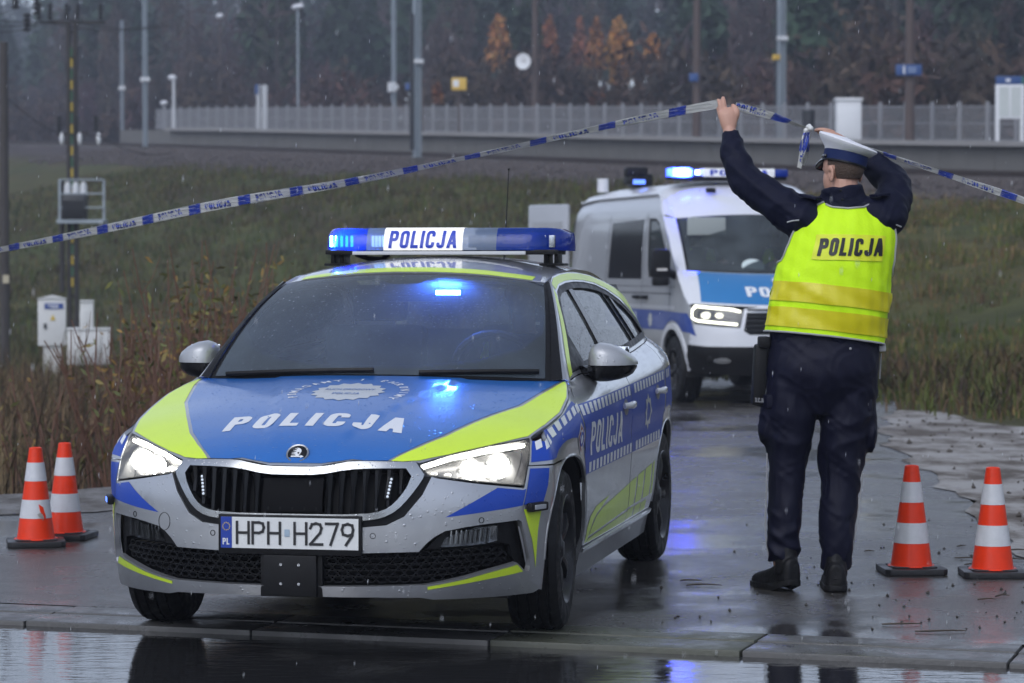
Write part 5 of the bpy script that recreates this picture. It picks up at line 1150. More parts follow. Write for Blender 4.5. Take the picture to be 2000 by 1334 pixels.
for sg in (1, -1):
    K = lambda o: o if sg > 0 else mir(o)
    patch('fender', K(fender), wrap, PAINT, car, .03, 0., rim=.015)
    fd = patch('front_door', K(fdoor), wrap, PAINT, car, .035, 0., rim=.012)
    rd = patch('rear_door', K(rdoor), wrap, PAINT, car, .035, 0., rim=.012)
    patch('quarter_panel', K(quarter), wrap, PAINT, car, .035, 0., rim=.012)
    patch('sill', K(SILL), wrap, mat('sill_grey', (.09, .09, .095), .4, metal=.3, coat=.2, var=.3, vscale=14), car, .05, .004, rim=.05)
    patch('sill_edge', K([(1.88, .279), (3.70, .286), (3.69, .268), (1.885, .262)]), wrap, PAINT, car, .05, .012, rim=.012)
    # wheel-opening lips
    for cs in (SF, SRR):
        a_ = arch(cs, .22, 30); b_ = arch(cs, .22, 30, ARC_A - .012, ARC_B - .012)
        pts = [Vector([float(t) for t in wrap(sg * s, w)]) + Vector((0, -sg * .004, 0)) for s, w in a_[1:-1]]
        mb = MB(); mb.tube(pts, .007, 6); mb.build('arch_lip', PAINT, car)
        # liner
        c_u = 1.46 - cs; mb = MB(); vs = []; fs = []; n = 20
        for i in range(n + 1):
            t = math.pi * (1.06 - 1.12 * i / n)
            for y in (.88, .55):
                uu_ = c_u + .40 * math.cos(t); ww_ = .316 + .372 * math.sin(t); vs.append((uu_, sg * (float(Vside(uu_, ww_)) - .02 if y == .88 else y), ww_))
        for i in range(n): fs.append((2 * i, 2 * i + 1, 2 * i + 3, 2 * i + 2))
        k = len(vs); vs += [(c_u, sg * .55, .2)]; fs += [(2 * i + 1, k, 2 * i + 3) for i in range(n)]
        mb.add(vs, fs); mb.build('wheel_liner', DARK, car)
    # dark shell behind the panel gaps
    patch('inner_shell', K([(.95, .70), (.96, .74), (1.05, .74), (1.2, .75), (1.35, .80), (1.6, .84), (1.72, .84), (1.80, .70), (1.90, .42), (1.93, .28), (3.62, .28), (3.66, .5), (3.80, .72), (4.03, .80), (4.03, .96), (1.86, .90), (1.6, .86), (1.3, .78), (.95, .72)][:0] or [(1.55, .76), (1.66, .76), (1.80, .62), (1.88, .45), (1.93, .28), (3.60, .28), (3.68, .50), (3.80, .68), (4.06, .76), (4.30, .76), (4.30, .98), (1.95, .925), (1.60, .83)]), wrap, SEAM, car, .06, -.014)
    # side livery: blue band with two rows of light blocks
    # lower and upper edge of the blue band
    be = lambda s: .585 + (s - 1.8) * .011
    te = lambda s: .868 + max(0, s - 1.79) * .0265
    bd1 = [(1.712, te(1.80)), (1.750, .72), (1.787, .61), (1.800, .585)] + [(2.94, be(2.94)), (2.930, .70), (2.921, te(2.93))]
    patch('blue_band', K(bd1), wrap, BLUE, car, .03, .0012)
    bd2 = [(2.951, be(2.95)), (3.80, be(3.8)), (3.85, .625), (3.915, .70), (3.96, .80), (3.985, .90), (3.99, te(3.99)), (2.93, te(2.93)), (2.941, .70)]
    patch('blue_band', K(bd2), wrap, BLUE, car, .03, .0012)
    o2 = ARCHO(SRR, .46, .435, .3)
    arc_r = [p for p in o2[1:-1] if p[1] > .60]
    bd3 = [(4.02, .90), (3.998, .80), (3.96, .715)] + [p for p in arc_r if p[0] > 3.94] + [(4.60, .60), (4.80, .62), (4.90, .70), (4.90, .955), (4.5, .943), (4.028, te(4.02))]
    patch('blue_band', K(bd3), wrap, BLUE, car, .03, .0012)
    o1 = ARCHO(SF, .455, .435, .3)
    arc_f = [p for p in o1[1:-1] if p[1] > .685 and p[0] < 1.75]
    bd0 = [(.918, .686), (.935, .74), (.95, .762), (1.09, .758), (1.18, .795), (1.26, .800), (1.36, .824), (1.46, .842), (1.56, .866), (1.66, .885), (1.695, .870), (1.686, .855), (1.725, .73), (1.765, .605), (1.78, .585), (1.79, .58)] + [p for p in reversed(o1[1:-1]) if p[1] > .60 and p[0] > SF] + [p for p in reversed(arc_f) if p[0] <= SF]
    patch('blue_fender_field', K(bd0), wrap, BLUE, car, .03, .0012)
    mb_top = []
    def block(s0, s1, lo0, lo1, hh, nm='light_block'):
        patch(nm, K([(s0, lo0), (s1, lo1), (s1 + .006, lo1 + hh), (s0 + .006, lo0 + hh)]), wrap, WHITEF, car, .06, .0026, grid=False)
    s = 1.73
    while s < 4.15:
        if not (2.90 < s < 2.95 or 3.945 < s < 4.03): block(s, s + .052, te(s) - .044, te(s + .05) - .044, .040)
        s += .086
    s = 1.835
    while s < 3.78:
        if not 2.88 < s < 2.955: block(s, s + .052, be(s) + .004, be(s + .05) + .004, .040)
        s += .086
    fb = [(.962, .728), (1.045, .728), (1.13, .742), (1.22, .765), (1.31, .785), (1.40, .800), (1.49, .814), (1.58, .828), (1.655, .836)]
    for (s0, w0) in fb:
        patch('light_block', K([(s0, w0), (s0 + .055, w0 + .010), (s0 + .062, w0 + .040), (s0 + .004, w0 + .030)]), wrap, WHITEF, car, .06, .0026, grid=False)
    # door lettering
    if sg > 0: plc = lambda V: np.stack([1.875 + V[:, 0] * .135, .655 + V[:, 1] * .135 + V[:, 0] * .135 * .008], 1)
    else: plc = lambda V: np.stack([-2.70 + V[:, 0] * .135, .655 + V[:, 1] * .135], 1)
    lettering('door_lettering', 'POLICJA', wrap, WHITEF, car, bold=.02, space=1.2, cut=.3, off=.0026, width=.80 / .135, place=plc)
    # rhombus with a round sign on the wing
    rc_, rw_ = (1.655, .735)
    rh = lambda k: K([(rc_ - .105 * k, rw_ + .02 * k), (rc_ + .0 * k, rw_ + .085 * k), (rc_ + .095 * k, rw_ - .0 * k), (rc_ + .0, rw_ - .085 * k)])
    patch('rhombus_sign', rh(.78), wrap, WHITEF, car, .04, .0024)
    patch('rhombus_sign', rh(.66), wrap, mat('dark_red_foil', (.28, .02, .03), .4, coat=.4), car, .04, .0030)
    patch('rhombus_sign', rh(.5), wrap, WHITEF, car, .04, .0036)
    mb = MB(); ring(mb, wrap, (sg * rc_, rw_), .036, .030, 20, .012, 0, .0042); mb.build('rhombus_sign', BLUE, car)
    # police star on the rear door
    patch('door_star', [(sg * 3.40 + x * .10, .755 + y * .085) for x, y in gear(0, 0, 1, 8, .72)], wrap, SILF, car, .03, .0026, [[(sg * 3.40 + x * .055, .755 + y * .045) for x, y in gear(0, 0, 1, 8, .95)]])
    # fluorescent sill graphics
    y1 = [(1.99, .292), (1.96, .33), (1.945, .38), (1.98, .412), (2.10, .430), (2.40, .445), (2.22, .415), (2.10, .395), (2.04, .36), (2.03, .312), (2.93, .356), (2.93, .335)]
    patch('yellow_sill_graphic', K([(1.915, .292), (1.905, .36), (1.96, .402), (2.08, .432), (2.40, .452), (2.20, .416), (2.10, .400), (2.02, .370), (1.975, .325), (1.965, .300)]), wrap, LIME, car, .04, .0012)
    patch('yellow_sill_graphic', K([(1.985, .318), (2.02, .350), (2.10, .388), (2.24, .412), (2.938, .462), (2.940, .350)]), wrap, LIME, car, .04, .0012)
    patch('yellow_sill_graphic', K([(1.975, .290), (1.98, .306), (2.940, .336), (2.942, .292)]), wrap, LIME, car, .04, .0012)
    for (a0, a1, t0, t1) in ((2.952, 3.12, .464, .476), (3.145, 3.34, .478, .490), (3.365, 3.57, .492, .504), (3.60, 3.66, .506, .512)):
        b0 = .352 + (a0 - 2.95) * .012; b1 = .352 + (a1 - 2.95) * .012
        patch('yellow_sill_graphic', K([(a0, b0), (a1 - .02, b1), (a1 + .02, t1), (a0 + (.0 if a0 < 3 else .035), t0)]), wrap, LIME, car, .05, .0012)
    for (a0, a1) in ((2.955, 3.13), (3.155, 3.33), (3.35, 3.50)):
        patch('yellow_sill_graphic', K([(a0, .296), (a1, .298), (a1, .344), (a0, .340)]), wrap, LIME, car, .05, .0012)
    # bumper livery
    patch('blue_bumper_wedge', K([(.575, .502), (.773, .602), (.878, .588), (.894, .592), (.882, .532), (.70, .514)]), wrap, BLUE, car, .03, .0012)
    patch('blue_fender_wedge', K([(.911, .664), (1.052, .662), (1.045, .60), (1.018, .536), (.888, .534), (.900, .60)]), wrap, BLUE, car, .03, .0012)
    patch('yellow_fender_wedge', K([(.890, .517), (1.012, .508), (1.000, .44), (.982, .290), (.955, .40)]), wrap, LIME, car, .03, .0012)
    patch('yellow_bumper_strip', K([(.857, .312), (.886, .284), (.70, .262), (.495, .238), (.494, .249), (.57, .2595), (.65, .272), (.76, .294)]), wrap, LIME, car, .03, .0012)
    # corner flasher
    P, nn, _ = surf(wrap, np.array([[sg * .962, .523], [sg * .972, .523]]), (-1.2, 0, .6)); c = Vector(P[0]); n_ = Vector(nn[0]); tdir = Vector(P[1] - P[0]).normalized()
    rot = Matrix((tdir, n_, tdir.cross(n_))).transposed()
    mb = MB(); mb.box(c + n_ * .012, (.118, .026, .034), rot); fl = mb.build('corner_flasher', BLACKP, car, bevel=.008)
    mb = MB(); mb.box(c + n_ * .0255, (.075, .004, .018), rot); mb.build('lens', (mat('clear_lens', (.35, .37, .4), .1, coat=1) if sg > 0 else BLUELED2), fl, bevel=.002)
    # door handles
    for (hs, hw, pp) in ((2.76, .815, fd), (3.72, .838, rd)):
        P, nn, _ = surf(wrap, np.array([[sg * (hs + k * .03), hw] for k in range(-3, 4)]), (-1.2, 0, .6))
        offs = [.010, .030, .036, .037, .036, .032, .012]
        mb = MB(); mb.tube([P[i] + nn[i] * offs[i] for i in range(7)], [(.010, .014)] * 2 + [(.010, .017)] * 3 + [(.010, .015), (.008, .012)], 10); mb.build('door_handle', mat('handle_white', (.62, .63, .65), .25, coat=1, drops=.3), pp)
        patch('handle_cup', [(sg * hs + .062 * math.cos(t * .52), hw - .008 + .036 * math.sin(t * .52)) for t in range(12)], wrap, mat('cup_shadow_grey', (.25, .25, .26), .4, metal=.5), pp, .05, .002)
    # --- greenhouse side
    A_ = [(-.47, .950), (-.60, 1.040), (-.80, 1.170), (-1.00, 1.295), (-1.10, 1.350), (-1.22, 1.376), (-1.40, 1.388), (-1.60, 1.394), (-1.85, 1.392), (-2.1, 1.380), (-2.35, 1.355), (-2.6, 1.318), (-2.85, 1.268), (-3.05, 1.215), (-3.2, 1.16), (-3.33, 1.09)]
    frame_o = [(1.46 - u, w) for u, w in A_] + belt(-3.38, -.5, 16, .002)
    D_ = [(-.58, .985), (-.70, 1.058), (-.85, 1.158), (-1.02, 1.265), (-1.12, 1.312), (-1.24, 1.335), (-1.42, 1.348), (-1.62, 1.353), (-1.85, 1.350), (-2.1, 1.336), (-2.32, 1.308), (-2.52, 1.262), (-2.68, 1.20), (-2.80, 1.13), (-2.86, 1.085), (-2.80, 1.075)]
    dlo = [(1.46 - u, w) for u, w in D_] + belt(-2.7, -.6, 14, .016)
    patch('window_frame_panel', K(frame_o), wrap, PAINT, car, .035, 0., [K(dlo)], rim=.02)
    g_in = lambda d: [(s + (0), w) for s, w in dlo]
    cen = np.array(dlo).mean(0)
    def shrink(o, d):
        o = [np.array(p) for p in o]; n = len(o); r = []
        for i in range(n):
            t = o[(i + 1) % n] - o[i - 1]; t = t / (np.linalg.norm(t) + 1e-9); nn_ = np.array([-t[1], t[0]])
            if np.dot(nn_, cen - o[i]) < 0 and abs(np.dot(nn_, cen - o[i])) > 1e-6: nn_ = -nn_
            r.append(tuple(o[i] + nn_ * d))
        return r
    ins = shrink(dlo, .026)
    patch('window_seal', K(dlo), wrap, BLACKP, car, .03, -.004, [K(ins)], rim=.012)
    patch('side_window', K(shrink(dlo, .012)), wrap, GLASSS, car, .04, -.014)
    patch('b_pillar', K([(2.90, 1.345), (2.985, 1.346), (3.00, 1.03), (2.855, 1.02)]), wrap, GLOSSB, car, .04, -.006, rim=.008)
    patch('c_divider', K([(3.755, 1.315), (3.80, 1.300), (3.965, 1.06), (3.90, 1.05)]), wrap, GLOSSB, car, .04, -.006, rim=.008)
    patch('quarter_glass_divider', K([(3.62, 1.335), (3.635, 1.332), (3.79, 1.05), (3.775, 1.05)]), wrap, BLACKP, car, .04, -.006, rim=.008)
    # mirror sail
    patch('mirror_sail', K([(2.02, .985), (2.16, 1.075), (2.30, 1.165), (2.33, .998)]), wrap, BLACKP, car, .04, .001, rim=.01)
    # yellow cant-rail stripe
    ys = [(-.50, .965), (-.62, 1.046), (-.82, 1.176), (-1.02, 1.300), (-1.09, 1.337)]
    yin = [(-1.075, 1.300), (-1.0, 1.256), (-.84, 1.152), (-.68, 1.046), (-.585, .977)]
    patch('yellow_pillar_stripe', K([(1.46 - u, w) for u, w in ys + yin]), wrap, LIME, car, .03, .0012)
    yt = [(-1.105, 1.345), (-1.22, 1.370), (-1.40, 1.383), (-1.60, 1.390), (-1.85, 1.388), (-2.1, 1.375), (-2.35, 1.350), (-2.6, 1.313), (-2.85, 1.262), (-3.05, 1.208), (-3.2, 1.15), (-3.30, 1.09)]
    yu = [(-2.92, 1.09), (-2.86, 1.13), (-2.72, 1.205), (-2.55, 1.272), (-2.33, 1.318), (-2.1, 1.346), (-1.85, 1.358), (-1.62, 1.361), (-1.42, 1.356), (-1.24, 1.343), (-1.12, 1.320)]
    patch('yellow_roof_stripe', K([(1.46 - u, w) for u, w in yt + yu]), wrap, LIME, car, .03, .0012)
    # A pillar between screen and side
    def pillar(t, q):
        t = np.asarray(t, float); q = np.asarray(q, float)
        e = wscreen(np.full(t.shape, 1.0), t); su = -.47 - .63 * t; sw = .950 + .400 * t + .03 * t * (1 - t); sv = Vside(su, sw)
        k = q + 0 * t; blg = .012 * np.sin(np.pi * k)
        return e[0] * (1 - k) + su * k, sg * (e[1] * (1 - k) + sv * k + blg), e[2] * (1 - k) + sw * k + blg * .5
    patch('a_pillar', [(0, 0), (1, 0), (1, 1), (0, 1)], pillar, PAINT, car, .08)
    patch('screen_seal', [(0, -.02), (1, -.02), (1, .22), (0, .42)], pillar, BLACKP, car, .08, .004)
    # wing mirror
    stn = [.815, .83, .86, .90, .94, .97, .99, 1.003]; up = [.058, .084, .094, .088, .072, .052, .034, .014]; ln = [.06, .085, .10, .105, .10, .085, .06, .03]; fwd = [0, .005, .006, 0, -.012, -.028, -.046, -.062]
    vs = []; fs = []; m = 16
    for i, y in enumerate(stn):
        for j in range(m):
            a = math.pi * j / (m - 1)
            vs.append((-.835 + fwd[i] + ln[i] * math.cos(a) * (1 if math.cos(a) > 0 else .75), sg * y, 1.008 + up[i] * max(0, math.sin(a)) ** .42))
    for i in range(len(stn) - 1):
        for j in range(m - 1): fs.append((i * m + j, i * m + j + 1, (i + 1) * m + j + 1, (i + 1) * m + j))
    fs += [tuple(range(m)), tuple((len(stn) - 1) * m + j for j in range(m))]
    mb = MB(); mb.add(vs, fs); wm = mb.build('wing_mirror', mat('mirror_silver', (.40, .41, .43), .42, metal=.35, coat=.6, coat_r=.12, drops=.5, dscale=70), car, 50)
    vs = []; fs = []; dn = [.05, .06, .068, .066, .058, .048, .035, .012]
    for i, y in enumerate(stn):
        for j in range(m):
            a = math.pi * j / (m - 1)
            vs.append((-.835 + fwd[i] + .96 * ln[i] * math.cos(a) * (1 if math.cos(a) > 0 else .75), sg * (y - .004), 1.005 - dn[i] * max(0, math.sin(a)) ** .6))
    for i in range(len(stn) - 1):
        for j in range(m - 1): fs.append((i * m + j, i * m + j + 1, (i + 1) * m + j + 1, (i + 1) * m + j))
    fs += [tuple(range(m)), tuple((len(stn) - 1) * m + j for j in range(m))]
    mb = MB(); mb.add(vs, fs); mb.build('mirror_base', GLOSSB, wm, 50)
    mb = MB(); mb.box((-.80, sg * .955, 1.03), (.05, .004, .001)); mb = MB(); mb.tube([(-.74, sg * .79, .985), (-.80, sg * .85, .985)], [(.05, .022), (.045, .028)], 10); mb.build('mirror_arm', GLOSSB, wm)
    mb = MB(); mb.box((-.921, sg * .90, 1.04), (.004, .13, .085)); mb.build('mirror_glass', mat('mirror_glass', (.6, .62, .64), .03, metal=1), wm, bevel=.001)
    # tail lamp
    patch('tail_lamp', K([(4.55, .90), (4.90, .96), (4.93, .86), (4.80, .80)]), wrap, mat('tail_lamp_red', (.35, .01, .012), .2, coat=1), car, .03, .004, rim=.01)
# --- roof, screen
ry = lambda u: .572 - .05 * float(sstep(-2.0, -3.2, u))
roof_h = [(-1.012, 0), (-1.018, .2), (-1.04, .4), (-1.075, .53), (-1.10, .568)] + [(u, ry(u)) for u in (-1.4, -1.8, -2.2, -2.6, -2.95, -3.2)] + [(-3.25, .3), (-3.26, 0)]
patch('roof', roof_h + [(u, -v) for u, v in reversed(roof_h) if v > 1e-6], roof, PAINT, car, .05, 0., rim=.03)
ysf = [(-1.022, 0), (-1.028, .2), (-1.05, .4), (-1.083, .515), (-1.17, .515), (-1.135, .4), (-1.115, .2), (-1.11, 0)]
patch('yellow_roof_front_stripe', ysf + [(u, -v) for u, v in reversed(ysf) if v > 1e-6], roof, LIME, car, .03, .0014)
patch('windscreen', [(-.965, .012), (.965, .012), (.975, .985), (-.975, .985)], wscreen, GLASSW, car, .06, .001)
patch('screen_band', [(-1, 0), (1, 0), (1, 1), (-1, 1)], wscreen, BLACKP, car, .05, -.003,
      [smooth_poly([(-.93, .085), (.93, .085), (.945, .955), (.16, .955), (.13, .86), (-.13, .86), (-.16, .955), (-.945, .955)], 2, 200)])
patch('cowl', [(-1, -.07), (1, -.07), (1, .02), (-1, .02)], wscreen, BLACKP, car, .06, -.006)
for (a0, b0, a1, b1) in ((-.88, .010, .02, .030), (.28, .016, .93, .050)):
    A = np.array([[a0 + (a1 - a0) * t, b0 + (b1 - b0) * t] for t in np.linspace(0, 1, 10)]); P, nn, _ = surf(wscreen, A, (-1.2, 0, .6))
    mb = MB(); mb.tube([p + q * .012 for p, q in zip(P, nn)], [(.008, .011)] * 10, 6); mb.build('wiper', BLACKP, car)
# rear end
tg = lambda x, y: (-3.47 + .06 * np.abs(x) ** 3 - .16 * np.clip(np.asarray(y) - .85, 0, 1) * 0 + .25 * np.clip(np.asarray(y, float) - .98, 0, 1), np.asarray(x, float) + 0 * np.asarray(y, float), np.asarray(y, float) + 0 * np.asarray(x, float))
patch('tailgate', [(-.66, .30), (.66, .30), (.66, .9), (.63, 1.03), (-.63, 1.03), (-.66, .9)], tg, PAINT, car, .08)
patch('rear_screen', [(-.63, 1.03), (.63, 1.03), (.53, 1.33), (-.53, 1.33)], lambda x, y: (-3.457 + .7 * (np.asarray(y, float) - 1.03) + 0 * x, np.asarray(x, float) + 0 * y, np.asarray(y, float) + 0 * x), GLASSS, car, .1)
mb = MB(); mb.box((-1.3, 0, .21), (3.6, 1.46, .06)); mb.box((.38, 0, .26), (.5, 1.0, .06)); mb.build('underbody', DARK, car)
mb = MB(); mb.box((-.1, 0, .58), (.05, 1.08, .5)); mb.box((.25, 0, .50), (.6, .9, .2)); mb.build('bulkhead', DARK, car)
# --- cabin
mb = MB(); mb.box((-.72, 0, .90), (.42, 1.36, .16)); mb.box((-.50, 0, .915), (.24, 1.30, .06)); mb.box((-.80, .37, .975), (.18, .34, .06)); mb.build('dashboard', DASH, car, bevel=.03)
for sg in (1, -1):
    mb = MB(); mb.box((-1.55, sg * .37, .52), (.5, .5, .16)); mb.box((-1.80, sg * .37, .85), (.13, .48, .62), Matrix.Rotation(R(-16), 3, 'Y')); st = mb.build('front_seat', SEATF, car, bevel=.05)
    mb = MB(); mb.box((-1.93, sg * .37, 1.25), (.09, .26, .17)); mb.build('headrest', SEATF, st, bevel=.035)
mb = MB(); mb.box((-2.6, 0, .50), (.5, 1.25, .18)); mb.box((-2.86, 0, .82), (.12, 1.25, .60), Matrix.Rotation(R(-18), 3, 'Y')); mb.build('rear_bench', SEATF, car, bevel=.05)
mb = MB(); cc = Vector((-1.02, .37, .965)); ax = Vector((-.92, 0, .38)).normalized(); ox, oy, _ = basis(ax)
mb.tube([cc + ox * (.185 * math.cos(a)) + oy * (.185 * math.sin(a)) for a in np.linspace(0, 2 * math.pi, 29)[:-1]], .016, 8, closed=True)
for a in (0, math.pi, -math.pi / 2, math.pi / 2): mb.tube([cc, cc + ox * (.18 * math.cos(a)) + oy * (.18 * math.sin(a))], [(.03, .012), (.02, .01)], 6)
mb.ball(cc, (.06, .06, .06), 8); mb.build('steering_wheel', DASH, car)
mb = MB(); mb.box((-1.09, 0, 1.30), (.03, .24, .065)); mb.tube([(-1.06, 0, 1.36), (-1.09, 0, 1.31)], .012, 6); mb.build('inner_mirror', BLACKP, car, bevel=.012)
mb = MB(); mb.box((-.98, .0, 1.33), (.10, .24, .06)); mb.build('mirror_housing', BLACKP, car, bevel=.015)
# flasher behind the screen
mb = MB(); mb.box((-.948, .179, 1.309), (.03, .125, .032)); fl = mb.build('screen_flasher', BLACKP, car, bevel=.006)
mb = MB(); mb.box((-.930, .179, 1.309), (.008, .105, .018)); mb.build('lens', BLUELED, fl, bevel=.003)
# --- roof light bar
LBU, LBZ = -1.68, 1.475
LBLUE = glass('light_bar_blue', (.012, .07, .62), drops=.5, ior=1.45, fog=.30, fogcol=(.015, .09, .60), scatter=.30, sc_col=(.05, .2, 1.)); LCLR = glass('light_bar_clear', (.45, .52, .66), drops=.5, ior=1.4, fog=.4, fogcol=(.25, .33, .48), scatter=.2, sc_col=(.6, .75, 1.))
def lb_sec(y):
    f = 1 - max(0, (abs(y) - .45) / .115) ** 1.6 * .42; b = 0 - max(0, (abs(y) - .40) / .16) ** 2 * .10
    return f, b
def lb_shell(name, y0, y1, material, parent, n=8, grow=0., z0=.0, z1=.112):
    vs = []; fs = []; prof = [(.150, .010), (.152, .03), (.138, .075), (.118, .103), (.095, .112), (-.095, .112), (-.118, .103), (-.138, .075), (-.152, .03), (-.150, .010)]
    m = len(prof)
    for i in range(n + 1):
        y = y0 + (y1 - y0) * i / n; f, b = lb_sec(y)
        for du, dz in prof: vs.append((LBU + b + (du + (grow if du > 0 else -grow)) * f, y, LBZ + .008 + z0 + (dz + (grow if dz > .1 else 0)) * (1 - max(0, (abs(y) - .50) / .07) ** 2 * .25)))
    for i in range(n):
        for j in range(m - 1): fs.append((i * m + j, i * m + j + 1, (i + 1) * m + j + 1, (i + 1) * m + j))
    if abs(y0) > .55: fs.append(tuple(range(m)))
    if abs(y1) > .55: fs.append(tuple(n * m + j for j in range(m)))
    mb = MB(); mb.add(vs, fs); return mb.build(name, material, parent, 45)
mb = MB(); mb.box((LBU, 0, LBZ + .010), (.29, 1.06, .022)); lb = mb.build('light_bar', BLACKP, car, bevel=.006)
mb = MB(); mb.box((LBU + .151, 0, LBZ + .006), (.012, .80, .016)); mb.build('front_trim', mat('trim_white', (.6, .61, .62), .35), lb, bevel=.003)
lb_shell('blue_lens', -.565, -.335, LBLUE, lb); lb_shell('blue_lens', .265, .565, LBLUE, lb)
lb_shell('clear_lens', -.335, -.255, LCLR, lb, 3); lb_shell('clear_lens', .11, .265, LCLR, lb, 3)
lb_shell('sign_panel', -.255, .11, mat('lit_sign_white', (.8, .8, .78), .35, emit=(1, .97, .90), es=.42), lb, 4, .001)
sgn = lambda x, y: (LBU + .153 - .022 * np.clip((np.asarray(y, float) - .03) / .045, 0, 2) + 0 * x, np.asarray(x, float) + 0 * y, LBZ + .008 + np.asarray(y, float) + 0 * x)
def sgn(x, y):
    x = np.asarray(x, float); y = np.asarray(y, float)
    du = np.interp(y, [.01, .03, .075, .103, .112], [.150, .152, .138, .118, .095]); return LBU + du + .003 + 0 * x, x + 0 * y, LBZ + .008 + y + 0 * x
lettering('lettering', 'POLICJA', sgn, mat('sign_blue', (.012, .05, .48), .4), lb, bold=.03, cut=.12, off=.002, centre=(LBU - .5, 0, 1.5), width=.315 / .078, shear=.1, place=lambda V: np.stack([-.232 + V[:, 0] * .078, .020 + V[:, 1] * .078], 1))
for (y0, k, mt) in ((-.515, 5, BARLED), (-.32, 4, emis('pale_flasher', (.35, .6, 1.), 3.)), ):
    for i in range(k):
        mb = MB(); mb.box((LBU + .088, y0 + i * (.024 if k == 5 else .016), LBZ + .060), (.01, .010, .050)); mb.build('led_column', mt, lb)
for y0 in (.14, .17, .20, .31, .35, .39, .43, .47, .51):
    mb = MB(); mb.box((LBU + .09, y0, LBZ + .058), (.03, .026, .055)); mb.build('led_module', mat('led_reflector', (.35, .38, .42), .2, metal=.8), lb, bevel=.002)
for sg in (1, -1):
    mb = MB(); mb.box((LBU, sg * .475, LBZ - .02), (.12, .022, .045)); mb.box((LBU, sg * .52, LBZ - .02), (.10, .02, .045)); mb.box((LBU, sg * .50, LBZ - .046), (.14, .11, .012)); mb.build('mounting_foot', BLACKP, lb, bevel=.004)
mb = MB(); mb.tube([(LBU, -.42, LBZ), (LBU + .02, -.36, LBZ - .018), (LBU, -.30, LBZ - .022), (LBU, -.27, LBZ)], .012, 8); mb.build('cable', BLACKP, lb)
# antenna
mb = MB(); mb.tube([(-2.75, .05, 1.40), (-2.78, .055, 1.62), (-2.80, .065, 1.90)], [.006, .0035, .0022], 6); mb.ball((-2.80, .065, 1.90), .006, 5); mb.build('antenna', BLACKP, car)
# --- wheels
def make_wheel(parent, r=.316, hw=.1025, rr=.213, name='wheel'):
    root = bpy.data.objects.new(name, None); COL.objects.link(root); root.parent = parent
    prof = [(rr - .012, -hw + .012), (rr, -hw + .002), (r - .055, -hw - .003), (r - .022, -hw + .004), (r - .008, -hw + .018), (r, -hw + .032)]
    y = -hw + .034; st = []
    for g in range(4):
        st += [(r, y + .03), (r - .008, y + .0315), (r - .008, y + .0375), (r, y + .039)]; y += .039
    prof2 = [(r, -hw + .032), (r + .0015, -.062), (r - .007, -.060), (r - .007, -.052), (r + .002, -.050), (r + .002, -.020), (r - .007, -.018), (r - .007, -.010), (r + .002, -.008), (r + .002, .020), (r - .007, .022), (r - .007, .030), (r + .002, .032), (r + .0015, .055), (r - .007, .057), (r - .007, .064)]
    profile = prof + prof2[1:] + [(r, hw - .032), (r - .008, hw - .018), (r - .022, hw - .004), (r - .055, hw + .003), (rr, hw - .002), (rr - .012, hw - .012)]
    n = 150; vs = []; fs = []
    for i, (q, z) in enumerate(profile):
        for j in range(n):
            a = 2 * math.pi * j / n; rad = q
            sh = 0 if abs(z) < .045 else 1
            if q > r - .012 and (j + (int(abs(z) * 120) % 3)) % 3 == 0: rad = q - .0022
            vs.append((rad * math.cos(a), z, rad * math.sin(a)))
    m = len(profile)
    for i in range(m - 1):
        for j in range(n): fs.append((i * n + j, i * n + (j + 1) % n, (i + 1) * n + (j + 1) % n, (i + 1) * n + j))
    mb = MB(); mb.add(vs, fs); mb.build('tyre', RUBBER, root, 30)
    mb = MB(); mb.lathe([(rr - .012, -hw + .02), (rr - .03, -.02), (rr - .03, hw - .05), (rr - .008, hw - .022), (rr + .004, hw - .004), (rr - .002, hw + .001), (rr - .012, hw - .006), (rr - .018, hw - .02), (rr - .035, hw - .045)], (0, 0, 0), (0, 1, 0), 48)
    rim = mb.build('rim', BLACKRIM, root, 40)
    for k in range(5):
        a0 = 2 * math.pi * k / 5; vs = []
        for (rad, wa, dep) in ((.045, .40, hw - .03), (.085, .22, hw - .018), (.14, .15, hw - .012), (rr - .014, .16, hw - .022)):
            for (t, dz) in ((-1, -.022), (-.75, 0), (.0, .004), (.75, 0), (1, -.022)):
                a = a0 + t * wa; vs.append((rad * math.cos(a), dep + dz, rad * math.sin(a)))
        fs = [(i * 5 + j, i * 5 + j + 1, (i + 1) * 5 + j + 1, (i + 1) * 5 + j) for i in range(3) for j in range(4)]
        mb = MB(); mb.add(vs, fs); mb.build('spoke', BLACKRIM, rim, 30)
    mb = MB(); mb.lathe([(0, hw - .012), (.028, hw - .012), (.034, hw - .018), (.06, hw - .025)], (0, 0, 0), (0, 1, 0), 24); mb.build('hub_cap', BLACKRIM, rim)
    mb = MB(); mb.lathe([(.05, .03), (.14, .03), (.14, .012), (.05, .012)], (0, 0, 0), (0, 1, 0), 32); mb.build('brake_disc', mat('brake_iron', (.12, .11, .105), .45, metal=.9), rim)
    return root
w0 = make_wheel(car)
for i, (u, v, st) in enumerate(((0, .762, 3), (0, -.762, 3), (-2.649, .757, 0), (-2.649, -.757, 0))):
    w_ = w0 if i == 0 else copy_tree(w0, car)
    w_.location = (u, v, .316); w_.rotation_euler = (0, R(17 * i), (0 if v > 0 else math.pi) + R(st))
